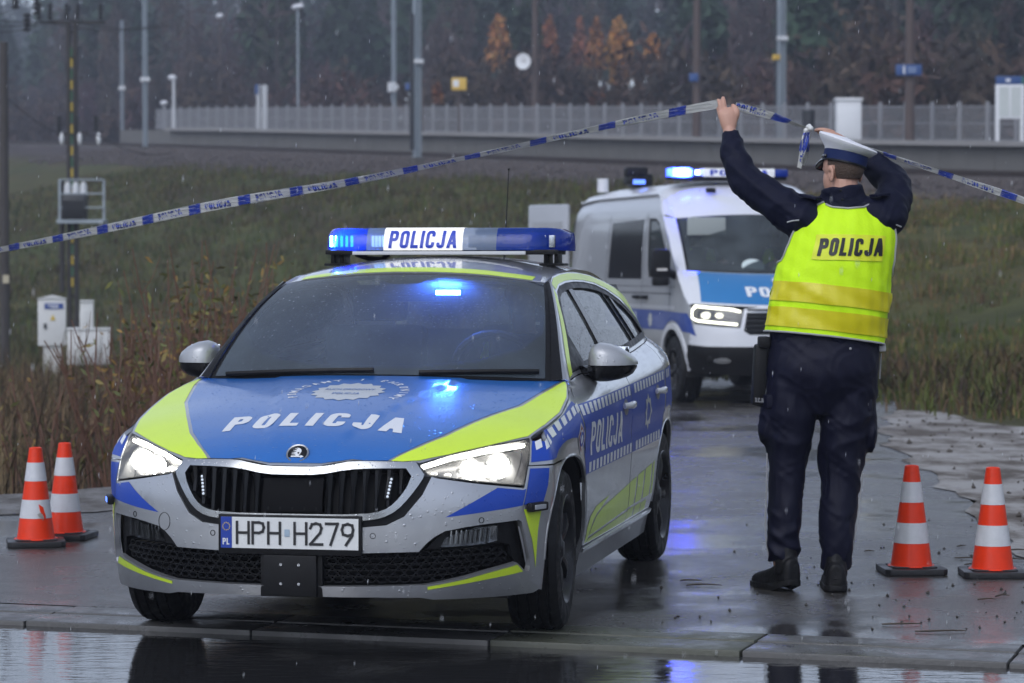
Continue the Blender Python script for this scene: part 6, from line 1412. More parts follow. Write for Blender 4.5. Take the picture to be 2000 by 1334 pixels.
# ================================================================== police van
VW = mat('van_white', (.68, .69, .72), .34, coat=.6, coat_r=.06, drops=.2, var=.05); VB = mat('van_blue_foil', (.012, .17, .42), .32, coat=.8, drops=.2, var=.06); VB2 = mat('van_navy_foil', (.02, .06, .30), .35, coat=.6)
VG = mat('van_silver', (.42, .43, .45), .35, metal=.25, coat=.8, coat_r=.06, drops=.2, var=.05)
VGLASS = glass('van_glass', (.30, .34, .36), fog=.14, fogcol=(.30, .36, .38)); VDG = mat('van_dark_glass', (.006, .006, .008), .10, spec=.3)
yaw_v = -.215
van = thing('police_van', 'white and blue police van with open rear door and lit roof beacon', 'police van', (2.66, 29.1, 0), math.atan2(-math.cos(yaw_v), -math.sin(yaw_v)))
vC = (-2, 0, 1.2)
_vs = [0, .35, .65, .87, 1.02, 1.17, 1.35, 1.67]; _vv = [0, .35, .64, .83, .93, .98, 1.0, 1.005]; _vu = [1.0, .98, .90, .77, .64, .50, .32, 0.]
vfv = _pch([-x for x in _vs[:0:-1]] + _vs, [-x for x in _vv[:0:-1]] + _vv); vfu = _pch([-x for x in _vs[:0:-1]] + _vs, _vu[:0:-1] + _vu)
vprof = _pch([.2, .35, .5, .75, 1.0, 1.2, 1.35, 1.6, 1.9, 2.05, 2.15, 2.2], [-.08, -.04, -.012, 0, -.004, -.012, -.02, -.038, -.07, -.10, -.16, -.20])
vset = _pch([.2, .35, .5, .65, .8, 1.0, 1.1], [.10, .05, .0, .0, .01, .07, .12])
def vwrap(s, w):
    s = np.asarray(s, float); w = np.asarray(w, float); a = np.abs(s); sg = np.where(s < 0, -1., 1.); fr = 1 - sstep(.9, 1.4, a)
    u = np.where(a < 1.67, vfu(np.minimum(a, 1.67)), 1.67 - a) - vset(np.clip(w, .2, 1.1)) * fr; v = np.where(a < 1.67, vfv(np.minimum(a, 1.67)), 1.005) + vprof(w) * (1 - fr * .6)
    v = v - .03 * sstep(-3.8, -4.8, u)
    return u + 0 * w, sg * v, w + 0 * u
vsc = lambda u: 1.67 - u
VA = .44; VBh = .42
def varch(cs, lo, a=VA, b=VBh, n=18): return [(cs + a * math.cos(math.pi * (1 - i / n)), .345 + b * math.sin(math.pi * (1 - i / n)) ** .9) for i in range(n + 1)]
def vws(a, b):
    a = np.asarray(a, float); b = np.asarray(b, float); q = a * a; k = b * (1 - b)
    ul, vl, wl = .42 - .37 * q, .87, 1.34 + .035 * q; uu, vu, wu = -.38 - .24 * q, .80, 1.97 - .04 * q
    return ul + (uu - ul) * b + .10 * k, a * (vl + (vu - vl) * b + .02 * k), wl + (wu - wl) * b + .08 * k
def vhood(a, b):
    a = np.asarray(a, float); b = np.asarray(b, float); q = a * a; f = (.915 - .40 * q ** 1.4, .93 * a, 1.0 + .035 * q); r = vws(a, 0 * b); k = b * (1 - b)
    return f[0] * (1 - b) + r[0] * b + .05 * k, f[1] * (1 - b) + r[1] * b, f[2] * (1 - b) + r[2] * b + .14 * k
def vcap(a, b):
    a = np.asarray(a, float); b = np.asarray(b, float); t = vws(a, 1 + 0 * b); e = (-1.15 + 0 * a, .83 * a, 2.345 - .05 * np.abs(a) ** 2.5 - .10 * np.abs(a) ** 8); k = b * (1 - b)
    return t[0] * (1 - b) + e[0] * b + .12 * k, t[1] * (1 - b) + e[1] * b, t[2] * (1 - b) + e[2] * b + .20 * k
def vroof(u, v):
    u = np.asarray(u, float); v = np.asarray(v, float); a = np.abs(v) / .83; return u + 0 * v, v + 0 * u, 2.345 - .05 * a ** 2.5 - .10 * a ** 8 - .03 * sstep(-3.6, -4.8, u) + .004 * np.cos(v * 22) * (a < .8)
afv = varch(vsc(0), .3); arv = varch(vsc(-3.64), .3)
UE = -4.72
for sg in (1, -1):
    K = lambda o: o if sg > 0 else mir(o)
    # lower side with the wheel openings, then the upper side with its window openings
    low = [(1.13, .62), (1.05, .80), (1.13, 1.02), (1.25, 1.10), (1.63, 1.20), (vsc(UE), 1.20), (vsc(UE), .42), (arv[-1][0] + .02, .38)] + list(reversed(arv)) + [(arv[0][0] - .02, .36), (afv[-1][0] + .02, .36)] + list(reversed(afv)) + [(1.20, .50)]
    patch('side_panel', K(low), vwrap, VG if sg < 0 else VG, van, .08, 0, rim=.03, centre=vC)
    w1 = [(1.72, 1.30), (1.86, 1.42), (2.20, 1.70), (2.42, 1.885), (2.60, 1.935), (2.88, 1.94), (2.78, 1.42), (2.72, 1.30)]
    w2 = [(2.99, 1.28), (4.50, 1.28), (4.46, 1.91), (3.06, 1.93)]
    up_ = [(1.27, 1.105), (1.63, 1.205), (vsc(UE), 1.205), (vsc(UE), 2.19), (3.0, 2.19), (2.80, 2.17), (2.60, 2.10), (2.34, 1.965), (2.02, 1.72), (1.64, 1.40), (1.36, 1.17)]
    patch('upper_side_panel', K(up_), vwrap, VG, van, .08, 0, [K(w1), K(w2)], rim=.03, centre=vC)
    patch('door_window', K(w1), vwrap, VDG if False else VGLASS, van, .1, -.012, centre=vC); patch('window_seal', K(w1), vwrap, BLACKP, van, .06, -.006, [K([(1.80, 1.325), (1.91, 1.43), (2.23, 1.68), (2.44, 1.86), (2.60, 1.905), (2.84, 1.91), (2.75, 1.42), (2.70, 1.325)])], centre=vC)
    patch('side_window', K(w2), vwrap, VDG, van, .1, -.006, centre=vC)
    patch('waist_line', K([(1.75, 1.135), (vsc(UE) - .02, 1.135), (vsc(UE) - .02, 1.125), (1.75, 1.125)]), vwrap, SEAM, van, .1, .002, centre=vC)
    for (s0) in (1.80, 2.93, 4.55): patch('door_gap', K([(s0, .47), (s0 + .012, .47), (s0 + .012, 2.0 if s0 > 2 else 1.3), (s0, 2.0 if s0 > 2 else 1.3)]), vwrap, SEAM, van, .1, .002, centre=vC)
    for hs in (2.78, 3.10):
        P, nn, _ = surf(vwrap, np.array([[sg * (hs + k * .05), 1.085] for k in range(-2, 3)]), vC); mb = MB(); mb.tube([P[i] + nn[i] * o_ for i, o_ in enumerate((.01, .04, .045, .04, .01))], .022, 8); mb.build('door_handle', BLACKP, van)
    # livery band
    patch('navy_band', K([(1.10, .86), (1.18, .935), (2.1, .95), (4.5, .955), (4.5, .74), (2.12, .745)] + [p for p in reversed(varch(vsc(0), .3, .53, .51)) if p[1] > .745] + [(1.14, .735), (1.02, .70)]), vwrap, VB2, van, .08, .002, centre=vC)
    for k in range(30): s0 = 1.62 + k * .095; patch('light_block', K([(s0, .965), (s0 + .05, .965), (s0 + .055, 1.005), (s0 + .005, 1.005)]), vwrap, VW, van, .2, .003, grid=False, centre=vC)
    for hs in (2.55,): patch('star', [(sg * hs + x * .09, .845 + y * .09) for x, y in gear(0, 0, 1, 8, .7)], vwrap, SILF, van, .1, .004, centre=vC)
    lettering('side_lettering', 'POLICJA', vwrap, WHITEF, van, bold=.02, cut=.5, off=.004, centre=vC, place=(lambda V: np.stack([2.85 + V[:, 0] * .15, .775 + V[:, 1] * .15], 1)) if sg > 0 else (lambda V: np.stack([-3.75 + V[:, 0] * .15, .775 + V[:, 1] * .15], 1)))
    # arch flare
    fl = varch(vsc(0), .3, .50, .48); patch('arch_flare', K([(p[0], p[1]) for p in fl] + list(reversed(afv))), vwrap, VW, van, .06, .012, rim=.02, centre=vC)
    pass
    for cu in (0, -3.64):
        mb = MB(); vs = []; fs = []; n = 16
        for i in range(n + 1):
            t = math.pi * (1.05 - 1.1 * i / n)
            for y in (.985, .6): vs.append((cu + .45 * math.cos(t), sg * y, .345 + .425 * max(-.4, math.sin(t))))
        for i in range(n): fs.append((2 * i, 2 * i + 1, 2 * i + 3, 2 * i + 2))
        k = len(vs); vs.append((cu, sg * .6, .25)); fs += [(2 * i + 1, k, 2 * i + 3) for i in range(n)]; mb.add(vs, fs); mb.build('wheel_liner', DARK, van)
    # headlight with lit frame
    ho = [(.50, .97), (.62, 1.0), (.85, 1.02), (1.03, 1.035), (1.10, .98), (1.12, .87), (1.0, .835), (.75, .815), (.56, .80)]
    hl = patch('headlight', K(ho), vwrap, LENS, van, .05, .006, centre=vC); patch('housing', K(ho), vwrap, mat('van_lamp_dark', (.05, .05, .052), .3), hl, .05, -.03, centre=vC)
    VDRL = emis('van_light_frame', (1, .98, .80), 3.2)
    patch('light_frame', K([(.535, .965), (.62, .99), (.85, 1.008), (1.02, 1.022), (1.085, .975), (1.10, .885), (1.0, .85), (.75, .83), (.58, .815), (.58, .838), (.75, .852), (.99, .872), (1.07, .895), (1.06, .96), (1.0, .998), (.85, .985), (.64, .967), (.545, .945)]), vwrap, VDRL, hl, .05, .0, centre=vC)
    for (x, r_) in ((.90, .036), (.76, .028)):
        P, nn, _ = surf(vwrap, np.array([[sg * x, .918]]), vC); mb = MB(); mb.ball(P[0] + nn[0] * -.01, (r_ * .5, r_ * 1.6, r_), 8); mb.build('projector', emis('van_projector', (1, .98, .8), 1.6), hl)
    # mirror
    mb = MB(); mb.box((.05, sg * 1.15, 1.45), (.12, .21, .30)); mm = mb.build('wing_mirror', BLACKP, van, bevel=.05); mb = MB(); mb.box((.05, sg * 1.15, 1.265), (.11, .18, .10)); mb.build('lower_mirror', BLACKP, mm, bevel=.03)
    mb = MB(); mb.box((.113, sg * 1.15, 1.385), (.006, .11, .025)); mb.build('turn_signal', mat('turn_signal', (.6, .58, .55), .3), mm); mb = MB(); mb.tube([(.02, sg * .97, 1.32), (.05, sg * 1.08, 1.36)], .045, 8); mb.build('arm', BLACKP, mm)
    def vpil(t, q):
        t = np.asarray(t, float); q = np.asarray(q, float); e = vws(1 + 0 * t, t); ss = np.interp(t, [0, .35, .7, 1], [1.63, 1.89, 2.15, 2.34]); ww = np.interp(t, [0, .35, .7, 1], [1.39, 1.61, 1.82, 1.965]); c_ = vwrap(ss, ww)
        return e[0] * (1 - q) + c_[0] * q, sg * (e[1] * (1 - q) + c_[1] * q + .015 * np.sin(np.pi * q)), e[2] * (1 - q) + c_[2] * q
    patch('a_pillar', rect(0, 1, 0, 1), vpil, VW, van, .15, centre=vC)
    def vcorner(t, q):   # wing between hood and side
        t = np.asarray(t, float); q = np.asarray(q, float); e = vhood(1 + 0 * t, t); ss = np.interp(t, [0, .3, 1], [1.13, 1.27, 1.63]); ww = np.interp(t, [0, .3, 1], [1.02, 1.105, 1.39]); c_ = vwrap(ss, ww)
        return e[0] * (1 - q) + c_[0] * q, sg * (e[1] * (1 - q) + c_[1] * q + .012 * np.sin(np.pi * q)), e[2] * (1 - q) + c_[2] * q
    patch('wing', rect(0, 1, 0, 1), vcorner, VW, van, .15, centre=vC)
    def vgut(t, q):
        t = np.asarray(t, float); q = np.asarray(q, float); ss = np.interp(t, [0, .12, .25, 1], [2.34, 2.6, 2.85, vsc(UE)]); ww = np.interp(t, [0, .12, .25, 1], [1.965, 2.10, 2.185, 2.19]); c_ = vwrap(ss, ww)
        uu = c_[0]; e = vroof(np.minimum(uu, -1.15), .83 + 0 * uu); ec = vcap(1 + 0 * t, np.clip(t / .25, 0, 1)); k = (t < .25)
        ex = np.where(k, ec[0], e[0]); ey = np.where(k, ec[1], e[1]); ez = np.where(k, ec[2], e[2])
        return c_[0] * (1 - q) + ex * q, sg * (c_[1] * (1 - q) + ey * q + .02 * np.sin(np.pi * q)), c_[2] * (1 - q) + ez * q + .015 * np.sin(np.pi * q)
    patch('roof_rail', rect(0, .25, 0, 1), vgut, VW, van, .025, centre=vC); patch('roof_rail', rect(.25, 1, 0, 1), vgut, VW, van, .05, centre=vC)
patch('hood', rect(-1, 1, 0, 1), vhood, VW, van, .1, centre=vC)
patch('blue_hood_field', [(-.93, .04), (.93, .04), (.90, .97), (-.90, .97)], vhood, VB, van, .08, .002, centre=vC)
lettering('hood_lettering', 'POLICJA', vhood, WHITEF, van, bold=.035, cut=.4, off=.005, centre=vC, width=1.0, place=lambda V: np.stack([-.46 + V[:, 0] * .92, .22 + V[:, 1] * .26], 1))
patch('hood_badge', [(x * .13, .70 + y * .17) for x, y in gear(0, 0, 1, 10, .8)], vhood, WHITEF, van, .05, .004, [[(x * .08, .70 + y * .10) for x, y in gear(0, 0, 1, 10, .9)]], centre=vC)
patch('windscreen', rect(-.97, .97, .02, .98), vws, VGLASS, van, .1, .002, centre=vC); patch('screen_band', rect(-1, 1, 0, 1), vws, BLACKP, van, .08, -.004, [smooth_poly(rect(-.93, .93, .07, .95), 2, 200)], centre=vC)
patch('roof_cap', rect(-1, 1, 0, 1), vcap, VW, van, .1, centre=vC)
patch('roof', [(-1.15, -.83), (-1.15, .83), (UE, .83), (UE, -.83)], vroof, VW, van, .1, centre=vC)
patch('front_panel', full([(0, 1.01), (.3, 1.01), (.50, .985), (.555, .79), (.75, .80), (1.03, .825), (1.10, .80), (1.16, .62), (.9, .60), (0, .60)]), vwrap, VW, van, .06, .0, [full([(0, .985), (.47, .985), (.52, .76), (.46, .72), (0, .72)])], rim=.03, centre=vC)
patch('grille', full([(0, .985), (.47, .985), (.52, .76), (.46, .72), (0, .72)]), vwrap, BLACKP, van, .06, -.03, centre=vC)
for k in range(5):
    z = .755 + k * .048; patch('grille_bar', full([(0, z), (.49, z), (.49, z + .018), (0, z + .018)]), vwrap, GLOSSB if k != 4 else CHROME, van, .1, -.004, rim=.02, centre=vC)
mb = MB(); P, nn, _ = surf(vwrap, np.array([[0., .87]]), vC); mb.lathe([(0, .004), (.07, .004), (.085, .012), (.09, 0)], P[0], nn[0], 24); mb.build('front_emblem', CHROME, van)
patch('lower_bumper', full([(0, .595), (.9, .595), (1.16, .615), (1.22, .40), (1.0, .32), (0, .30)]), vwrap, BLACKP, van, .06, .012, rim=.05, centre=vC)
for sg in (-1, 1): patch('fog_lamp', [(sg * (.74 + x * .09), .46 + y * .03) for x, y in circ(1, 16)], vwrap, CHROME, van, .04, .016, centre=vC)
mb = MB(); mb.box((.72, 0, .47), (.16, 1.7, .06)); mb.build('bull_bar', BLACKP, van, bevel=.02)
mb = MB(); mb.box((-2, 0, .42), (5.2, 1.5, .14)); mb.build('underbody', DARK, van)
mb = MB(); mb.box((.0, 0, 1.18), (.55, 1.7, .20)); mb.build('dashboard', DASH, van, bevel=.04); mb = MB(); mb.box((-1.7, 0, 1.30), (.06, 1.60, 1.55)); mb.build('bulkhead', mat('van_interior', (.05, .055, .055), .8), van)
for sg in (1, -1): mb = MB(); mb.box((-.95, sg * .45, 1.0), (.5, .5, .2)); mb.box((-1.2, sg * .45, 1.4), (.14, .48, .75)); mb.box((-1.22, sg * .45, 1.86), (.1, .26, .16)); mb.build('seat', SEATF, van, bevel=.04)
mb = MB(); mb.box((-.20, -.58, 1.84), (.03, .42, .19)); mb.build('sun_visor', mat('visor_grey', (.34, .37, .36), .7), van, bevel=.02)
mb = MB(); mb.lathe([(0, 0), (1, 0)], (0, 0, 0), (0, 0, 1), 24); o = mb.build('dash_card', mat('card_pale', (.62, .70, .68), .7), van, 0); o.scale = (.085, .125, 1); o.location = (.30, -.22, 1.42); o.rotation_euler = (0, R(62), 0)
mb = MB(); mb.box((.02, -.60, 1.33), (.05, .30, .05)); mb.build('dash_folder', mat('folder_blue', (.08, .22, .45), .6), van)
# tail
tgv = lambda x, y: (np.full(np.broadcast(x, y).shape, UE), np.asarray(x, float) + 0 * y, np.asarray(y, float) + 0 * x)
patch('tail_panel', [(-.95, .45), (.95, .45), (.93, 1.9), (.82, 2.2), (-.82, 2.2), (-.93, 1.9)], tgv, mat('van_interior_dark', (.03, .03, .03), .9), van, .3, centre=vC)
mb = MB(); mb.box((-.375, 0, 0), (.75, .05, 1.62)); dr = mb.build('rear_door', VG, van, bevel=.03); dr.location = (UE - .02, -.98, 1.36); dr.rotation_euler = (0, 0, R(27)); 
mb = MB(); mb.box((-.375, -.028, .35), (.55, .01, .5)); mb.build('rear_door_window', VG, dr)
# roof equipment
mb = MB(); mb.box((-1.02, -.12, 2.375), (.26, 1.3, .05)); lbv = mb.build('light_bar', BLACKP, van, bevel=.01)
VBL = emis('van_blue_flasher', (.10, .16, 1.), 420.); 
mb = MB(); mb.box((-.97, -.66, 2.43), (.22, .25, .10)); mb.build('blue_lens', glass('van_beacon_lens', (.10, .2, .9), scatter=.6, sc_col=(.25, .4, 1.)), lbv, bevel=.02); mb = MB(); mb.box((-.97, .46, 2.43), (.22, .16, .085)); mb.build('blue_lens', LBLUE, lbv, bevel=.02)
mb = MB(); mb.box((-.885, -.66, 2.43), (.012, .15, .05)); mb.build('flasher', VBL, lbv, bevel=.004); mb = MB(); mb.box((-.850, -.49, 2.43), (.012, .05, .045)); mb.build('flasher', emis('van_blue_flasher_small', (.12, .2, 1.), 30.), lbv, bevel=.004)
mb = MB(); mb.box((-.95, -.02, 2.43), (.2, .80, .09)); sp_ = mb.build('sign_panel', mat('van_sign_white', (.72, .73, .74), .4, emit=(.9, .93, 1), es=.22), lbv, bevel=.01)
lettering('lettering', 'POLICJA', plane_fn((-.848, 0, 2.43), (0, 1, 0), (0, 0, 1)), mat('sign_blue', (.012, .05, .48), .4), sp_, bold=.03, cut=0, off=.003, centre=(-3, 0, 2.43), width=.66 / .062, place=lambda V: np.stack([-.35 + V[:, 0] * .062, -.031 + V[:, 1] * .062], 1))
mb = MB(); mb.box((-2.95, -.62, 2.40), (.3, .22, .10)); mb.box((-2.95, -.62, 2.50), (.16, .26, .12)); sc_ = mb.build('roof_searchlight', BLACKP, van, bevel=.03); mb = MB(); mb.box((-2.80, -.62, 2.385), (.02, .14, .05)); mb.build('blue_lamp', BLUELED2, sc_)
mb = MB(); mb.box((-3.4, -.45, 2.42), (.3, .25, .16)); mb.build('roof_unit', BLACKP, van, bevel=.04); mb = MB(); mb.tube([(-4.1, -.72, 2.30), (-4.1, -.72, 2.46)], .07, 12); mb.build('roof_vent', VW, van)
mb = MB(); mb.box((-.72, -.38, 2.235), (.05, .11, .05)); mb.build('roof_camera', BLACKP, van, bevel=.015)
wv = make_wheel(van, .345, .1175, .215)
for i, (u, v) in enumerate(((0, .88), (0, -.88), (-3.64, .88), (-3.64, -.88))):
    w_ = wv if i == 0 else copy_tree(wv, van); w_.location = (u, v, .345); w_.rotation_euler = (0, R(20 * i), 0 if v > 0 else math.pi)
# ================================================================== people
SKIN = mat('skin', (.52, .29, .21), .5, var=.10, vscale=30, bump=.06, bscale=120); HAIR = mat('short_brown_hair', (.075, .048, .034), .7, var=.35, vscale=90, bump=.5, bscale=160)
NAVY = mat('navy_cloth', (.0042, .0054, .019), .6, spec=.16, var=.25, vscale=40, bump=.15, bscale=180); NAVYT = mat('navy_trousers', (.0048, .0052, .017), .55, spec=.2, var=.3, vscale=25, bump=.15, bscale=200)
HIVIS = mat('high_visibility_yellow', (.61, .94, .014), .6, spec=.2, var=.05, vscale=14, bump=.1, bscale=90); HIBAND = mat('yellow_reflective_band', (.66, .60, .01), .38, var=.08, vscale=20, bump=.08, bscale=150); GREYT = mat('grey_reflective_piping', (.34, .34, .35), .4)
BOOT = mat('black_boot', (.006, .006, .007), .5, spec=.25, bump=.2, bscale=90, var=.3, rvar=.12); CAPW = mat('cap_white', (.76, .76, .79), .6, sheen=.2, bump=.06, bscale=120); CAPB = mat('cap_band_blue', (.007, .017, .075), .65, spec=.2); VIS = mat('patent_black', (.008, .008, .009), .15, coat=1)
PRNT = mat('black_print', (.010, .010, .010), .5)
def cr_path(pts, n):
    pts = [np.array(p, float) for p in pts]; pts = [2 * pts[0] - pts[1]] + pts + [2 * pts[-1] - pts[-2]]; out = []
    for i in range(1, len(pts) - 2):
        for u in np.linspace(0, 1, n, endpoint=False):
            a, b, c, d = pts[i - 1:i + 3]; out.append(.5 * (2 * b + (c - a) * u + (2 * a - 5 * b + 4 * c - d) * u * u + (3 * b - a - 3 * c + d) * u ** 3))
    out.append(pts[-2]); return np.array(out)
def remesh(name, mb, voxel, smooth=3, fac=.5, disp=None, material=None, parent=None):
    """joins the collected shapes into one continuous surface"""
    o = bpy.data.objects.new(name, mb.mesh(name)); COL.objects.link(o)
    md = o.modifiers.new('r', 'REMESH'); md.mode = 'VOXEL'; md.voxel_size = voxel
    if smooth: ms = o.modifiers.new('s', 'SMOOTH'); ms.factor = fac; ms.iterations = smooth
    dg = bpy.context.evaluated_depsgraph_get(); dg.update(); me = bpy.data.meshes.new_from_object(o.evaluated_get(dg)); bpy.data.objects.remove(o)
    if disp is not None:
        n = len(me.vertices); V = np.zeros(n * 3); me.vertices.foreach_get('co', V); V = V.reshape(-1, 3); Nn = np.array([v.normal for v in me.vertices]); V = V + Nn * disp(V)[:, None]; me.vertices.foreach_set('co', V.ravel()); me.update()
    me.shade_smooth(); me.name = name; return link(name, me, material, parent)
def sub_tube(mb, pts, rad, n=14, k=6):
    p = cr_path(pts, k); r = [x if hasattr(x, '__len__') else (x, x) for x in rad]; u = np.linspace(0, len(rad) - 1, len(p)); rr = [(float(np.interp(t, range(len(r)), [q[0] for q in r])), float(np.interp(t, range(len(r)), [q[1] for q in r]))) for t in u]
    mb.tube([tuple(q) for q in p], rr, n)
def loft(mb, secs, n=28, k=5):
    """stack of horizontal ellipses (z, xc, yc, a, b)"""
    S = cr_path([np.array(s) for s in secs], k); vs = []; fs = []
    for z, xc, yc, a, b in S:
        for j in range(n): t = 2 * math.pi * j / n; vs.append((xc + a * math.sin(t), yc - b * math.cos(t), z))
    for i in range(len(S) - 1):
        for j in range(n): fs.append((i * n + j, i * n + (j + 1) % n, (i + 1) * n + (j + 1) % n, (i + 1) * n + j))
    fs += [tuple(range(n)), tuple((len(S) - 1) * n + j for j in range(n))]; mb.add(vs, fs)
def ridge(a): return 1 - 2 * np.sqrt(np.sin(a) ** 2 + .02)
def folds(V, f=1., ph=0.):
    """sharp cloth creases that run askew round the limb"""
    x, y, z = V[:, 0] * f, V[:, 1] * f, V[:, 2] * f
    w1 = 1.4 * np.sin(x * 11 + z * 6 + ph) + .8 * np.sin(y * 19 - z * 13 + ph * 1.7)
    return ridge(z * 24 + x * 15 + w1) * .55 * (.5 + .5 * np.sin(x * 9 + z * 14 + ph)) + ridge(z * 17 - x * 26 + y * 9 + 1.3 * w1 + 1) * .5 * (.5 + .5 * np.sin(z * 11 - x * 13 + ph + 2)) + .25 * np.sin(x * 40 + y * 31 + z * 22 + ph)
# --- the standing officer, seen from behind
OB = Vector((1.345, 12.10, 0)); OD = 12.10
officer = None
def o(px, py, dy=0.): p = at(px, py, OD + dy); return np.array([p.x - OB.x, p.y - OB.y, p.z])
def oz(py): return o(1600, py)[2]
def ox(px): return o(px, 700)[0]
LW, RW = o(1424, 250, .20), o(1664, 291, .30)
Lsh, Lel = o(1562, 424, .0), o(1456, 352, .10); Rsh, Rel = o(1722, 424, .0), o(1747, 362, .17)
HC = o(1647, 338, .02)
mb = MB()
# body core: legs, trunk, arms, neck and head in one surface
for (a_, b_, c_) in (((1545, 760), (1538, 930), (1530, 1105)), ((1655, 760), (1643, 930), (1636, 1115))): sub_tube(mb, [o(*a_), o(*b_), o(*c_)], [.085, .06, .045])
loft(mb, [(.92, .06, .0, .14, .10), (1.1, .06, 0, .17, .11), (1.4, .07, 0, .17, .11), (1.60, .085, .0, .15, .08), (1.69, .09, .01, .07, .06)])
sub_tube(mb, [Lsh + (.05, 0, 0), Lsh, o(1512, 392, .04), Lel, o(1438, 312, .13), o(1428, 280, .17), LW], [.05, .045, .042, .036, .030, .028, .029]); sub_tube(mb, [Rsh - (.05, 0, 0), Rsh, o(1743, 394, .08), Rel, o(1722, 338, .24), o(1694, 312, .28), RW], [.05, .045, .042, .036, .030, .026, .026])
sub_tube(mb, [o(1650, 400, .0), o(1648, 352, .01)], [.062, .060])
ha = R(38)   # head turned to the left
def hp(f, s, u): return HC + np.array([-math.sin(ha) * f - math.cos(ha) * s * -1 * -1, math.cos(ha) * f - math.sin(ha) * s, u])   # f forward, s to the officer's left, u up
def hell(c, r, n=12):
    vs0 = MB(); vs0.ball((0, 0, 0), (1, 1, 1), n); out = []
    for x, y, z in vs0.v: out.append(hp(c[0] + x * r[0], c[1] + y * r[1], c[2] + z * r[2]))
    mb.add(out, vs0.f)
hell((0, 0, .035), (.098, .078, .095)); hell((.028, 0, -.03), (.072, .066, .085)); hell((.085, 0, -.012), (.020, .014, .022), 8); hell((.066, 0, -.085), (.035, .04, .028), 8); hell((.078, 0, -.058), (.018, .03, .012), 8); hell((.075, .032, .02), (.012, .02, .012), 6); hell((.075, -.032, .02), (.012, .02, .012), 6)
for sd in (1, -1):
    for t in np.linspace(-1.0, 2.2, 9): hell((-.006 - .012 * math.cos(t) - .004, sd * (.082 + .006), -.006 + .028 * math.sin(t)), (.009, .006, .012), 6)
    hell((.0, sd * .078, -.010), (.016, .008, .026), 6)
# left hand: back of the hand to the camera, fingers up round the tape
def fing(pts, r): sub_tube(mb, pts, r, 10, 5)
sub_tube(mb, [LW, o(1423, 238, .20), o(1422, 225, .205), o(1418, 214, .215)], [(.028, .032), (.026, .040), (.026, .046), (.022, .042)], 14)
fing([o(1415, 216, .215), o(1414, 205, .215), o(1413, 197, .22), o(1412, 190, .235)], [.0135, .0120, .0112, .0085])
fing([o(1409, 217, .22), o(1407, 206, .225), o(1405, 199, .24), o(1402, 195, .258)], [.0130, .0118, .0108, .0082])
fing([o(1406, 221, .225), o(1404, 211, .24), o(1406, 204, .262), o(1409, 206, .275)], [.0122, .0112, .0102, .0078])
fing([o(1407, 227, .225), o(1404, 219, .245), o(1406, 213, .262), o(1410, 215, .272)], [.0095, .0088, .008, .0062])
fing([o(1434, 234, .21), o(1439, 222, .20), o(1437, 212, .205), o(1430, 205, .225)], [.0165, .0145, .0125, .009])
# right hand reaching over the cap towards the knot
sub_tube(mb, [RW, o(1652, 282, .31), o(1640, 273, .315), o(1630, 267, .32)], [(.028, .024), (.034, .021), (.040, .020), (.036, .018)], 14)
for i_, (a_, b_, c_, d_) in enumerate((((1630, 260), (1616, 255), (1602, 253), (1591, 255)), ((1632, 265), (1618, 260), (1606, 258), (1597, 260)), ((1634, 269), (1622, 266), (1611, 265), (1603, 267)), ((1637, 274), (1628, 273), (1619, 272), (1612, 273)))):
    k = .31 + i_ * .012; fing([o(*a_, k), o(*b_, k - .005), o(*c_, k), o(*d_, k + .012)], [.0112, .0105, .0095, .0072])
fing([o(1648, 272, .29), o(1634, 264, .275), o(1618, 260, .275), o(1606, 257, .285)], [.0135, .012, .0105, .008])
officer = remesh('person', mb, .0042, 2, .5, None, SKIN); officer.location = OB
tag(officer, 'person in yellow police vest and white peaked cap, seen from behind, lifting the tape', 'person')
# hair on the back of the head
mb = MB(); bb = MB(); bb.ball((0, 0, 0), (1, 1, 1), 14)
vs = []
for x, y, z in bb.v: vs.append(hp(-.004 + x * .1005, y * .0805, .034 + z * .0975))
keep = [f for f in bb.f if all(not (bb.v[i][0] > .30 and bb.v[i][2] < .75) and bb.v[i][2] > -.72 - .0 * bb.v[i][0] and not (bb.v[i][2] < -.15 and bb.v[i][0] > -.12) for i in f)]
mb.add(vs, keep); mb.build('hair', HAIR, officer, 80, weld=True)
# jacket: trunk and both sleeves
mb = MB()
TS = [(1.02, ox(1611), .0, .225, .155), (1.11, ox(1611), .0, .243, .165), (1.24, ox(1618), -.005, .250, .172), (1.376, ox(1626), -.005, .243, .165), (1.51, ox(1640), .0, .236, .150), (1.60, ox(1647), .005, .222, .128), (1.665, ox(1651), .01, .180, .100), (1.715, ox(1650), .012, .115, .080)]
loft(mb, TS, 36)
sub_tube(mb, [Lsh + (.07, 0, .0), Lsh + (-.005, 0, .005), o(1512, 392, .04), Lel, o(1438, 312, .13), o(1428, 280, .17), o(1425, 258, .195)], [.098, .100, .088, .080, .064, .053, .043], 18)
sub_tube(mb, [Rsh - (.07, 0, .0), Rsh + (.01, 0, .0), o(1743, 394, .08), Rel, o(1722, 338, .24), o(1694, 312, .28), o(1674, 298, .295)], [.095, .098, .086, .080, .066, .054, .044], 18)
sub_tube(mb, [o(1648, 402, .0), o(1645, 382, .0), o(1643, 364, .0)], [(.088, .106), (.082, .098), (.086, .100)], 20)
jk = remesh('jacket', mb, .009, 4, .5, lambda V: .011 * folds(V, .9) + .004 * folds(V, 2.1, 1.), NAVY, officer)
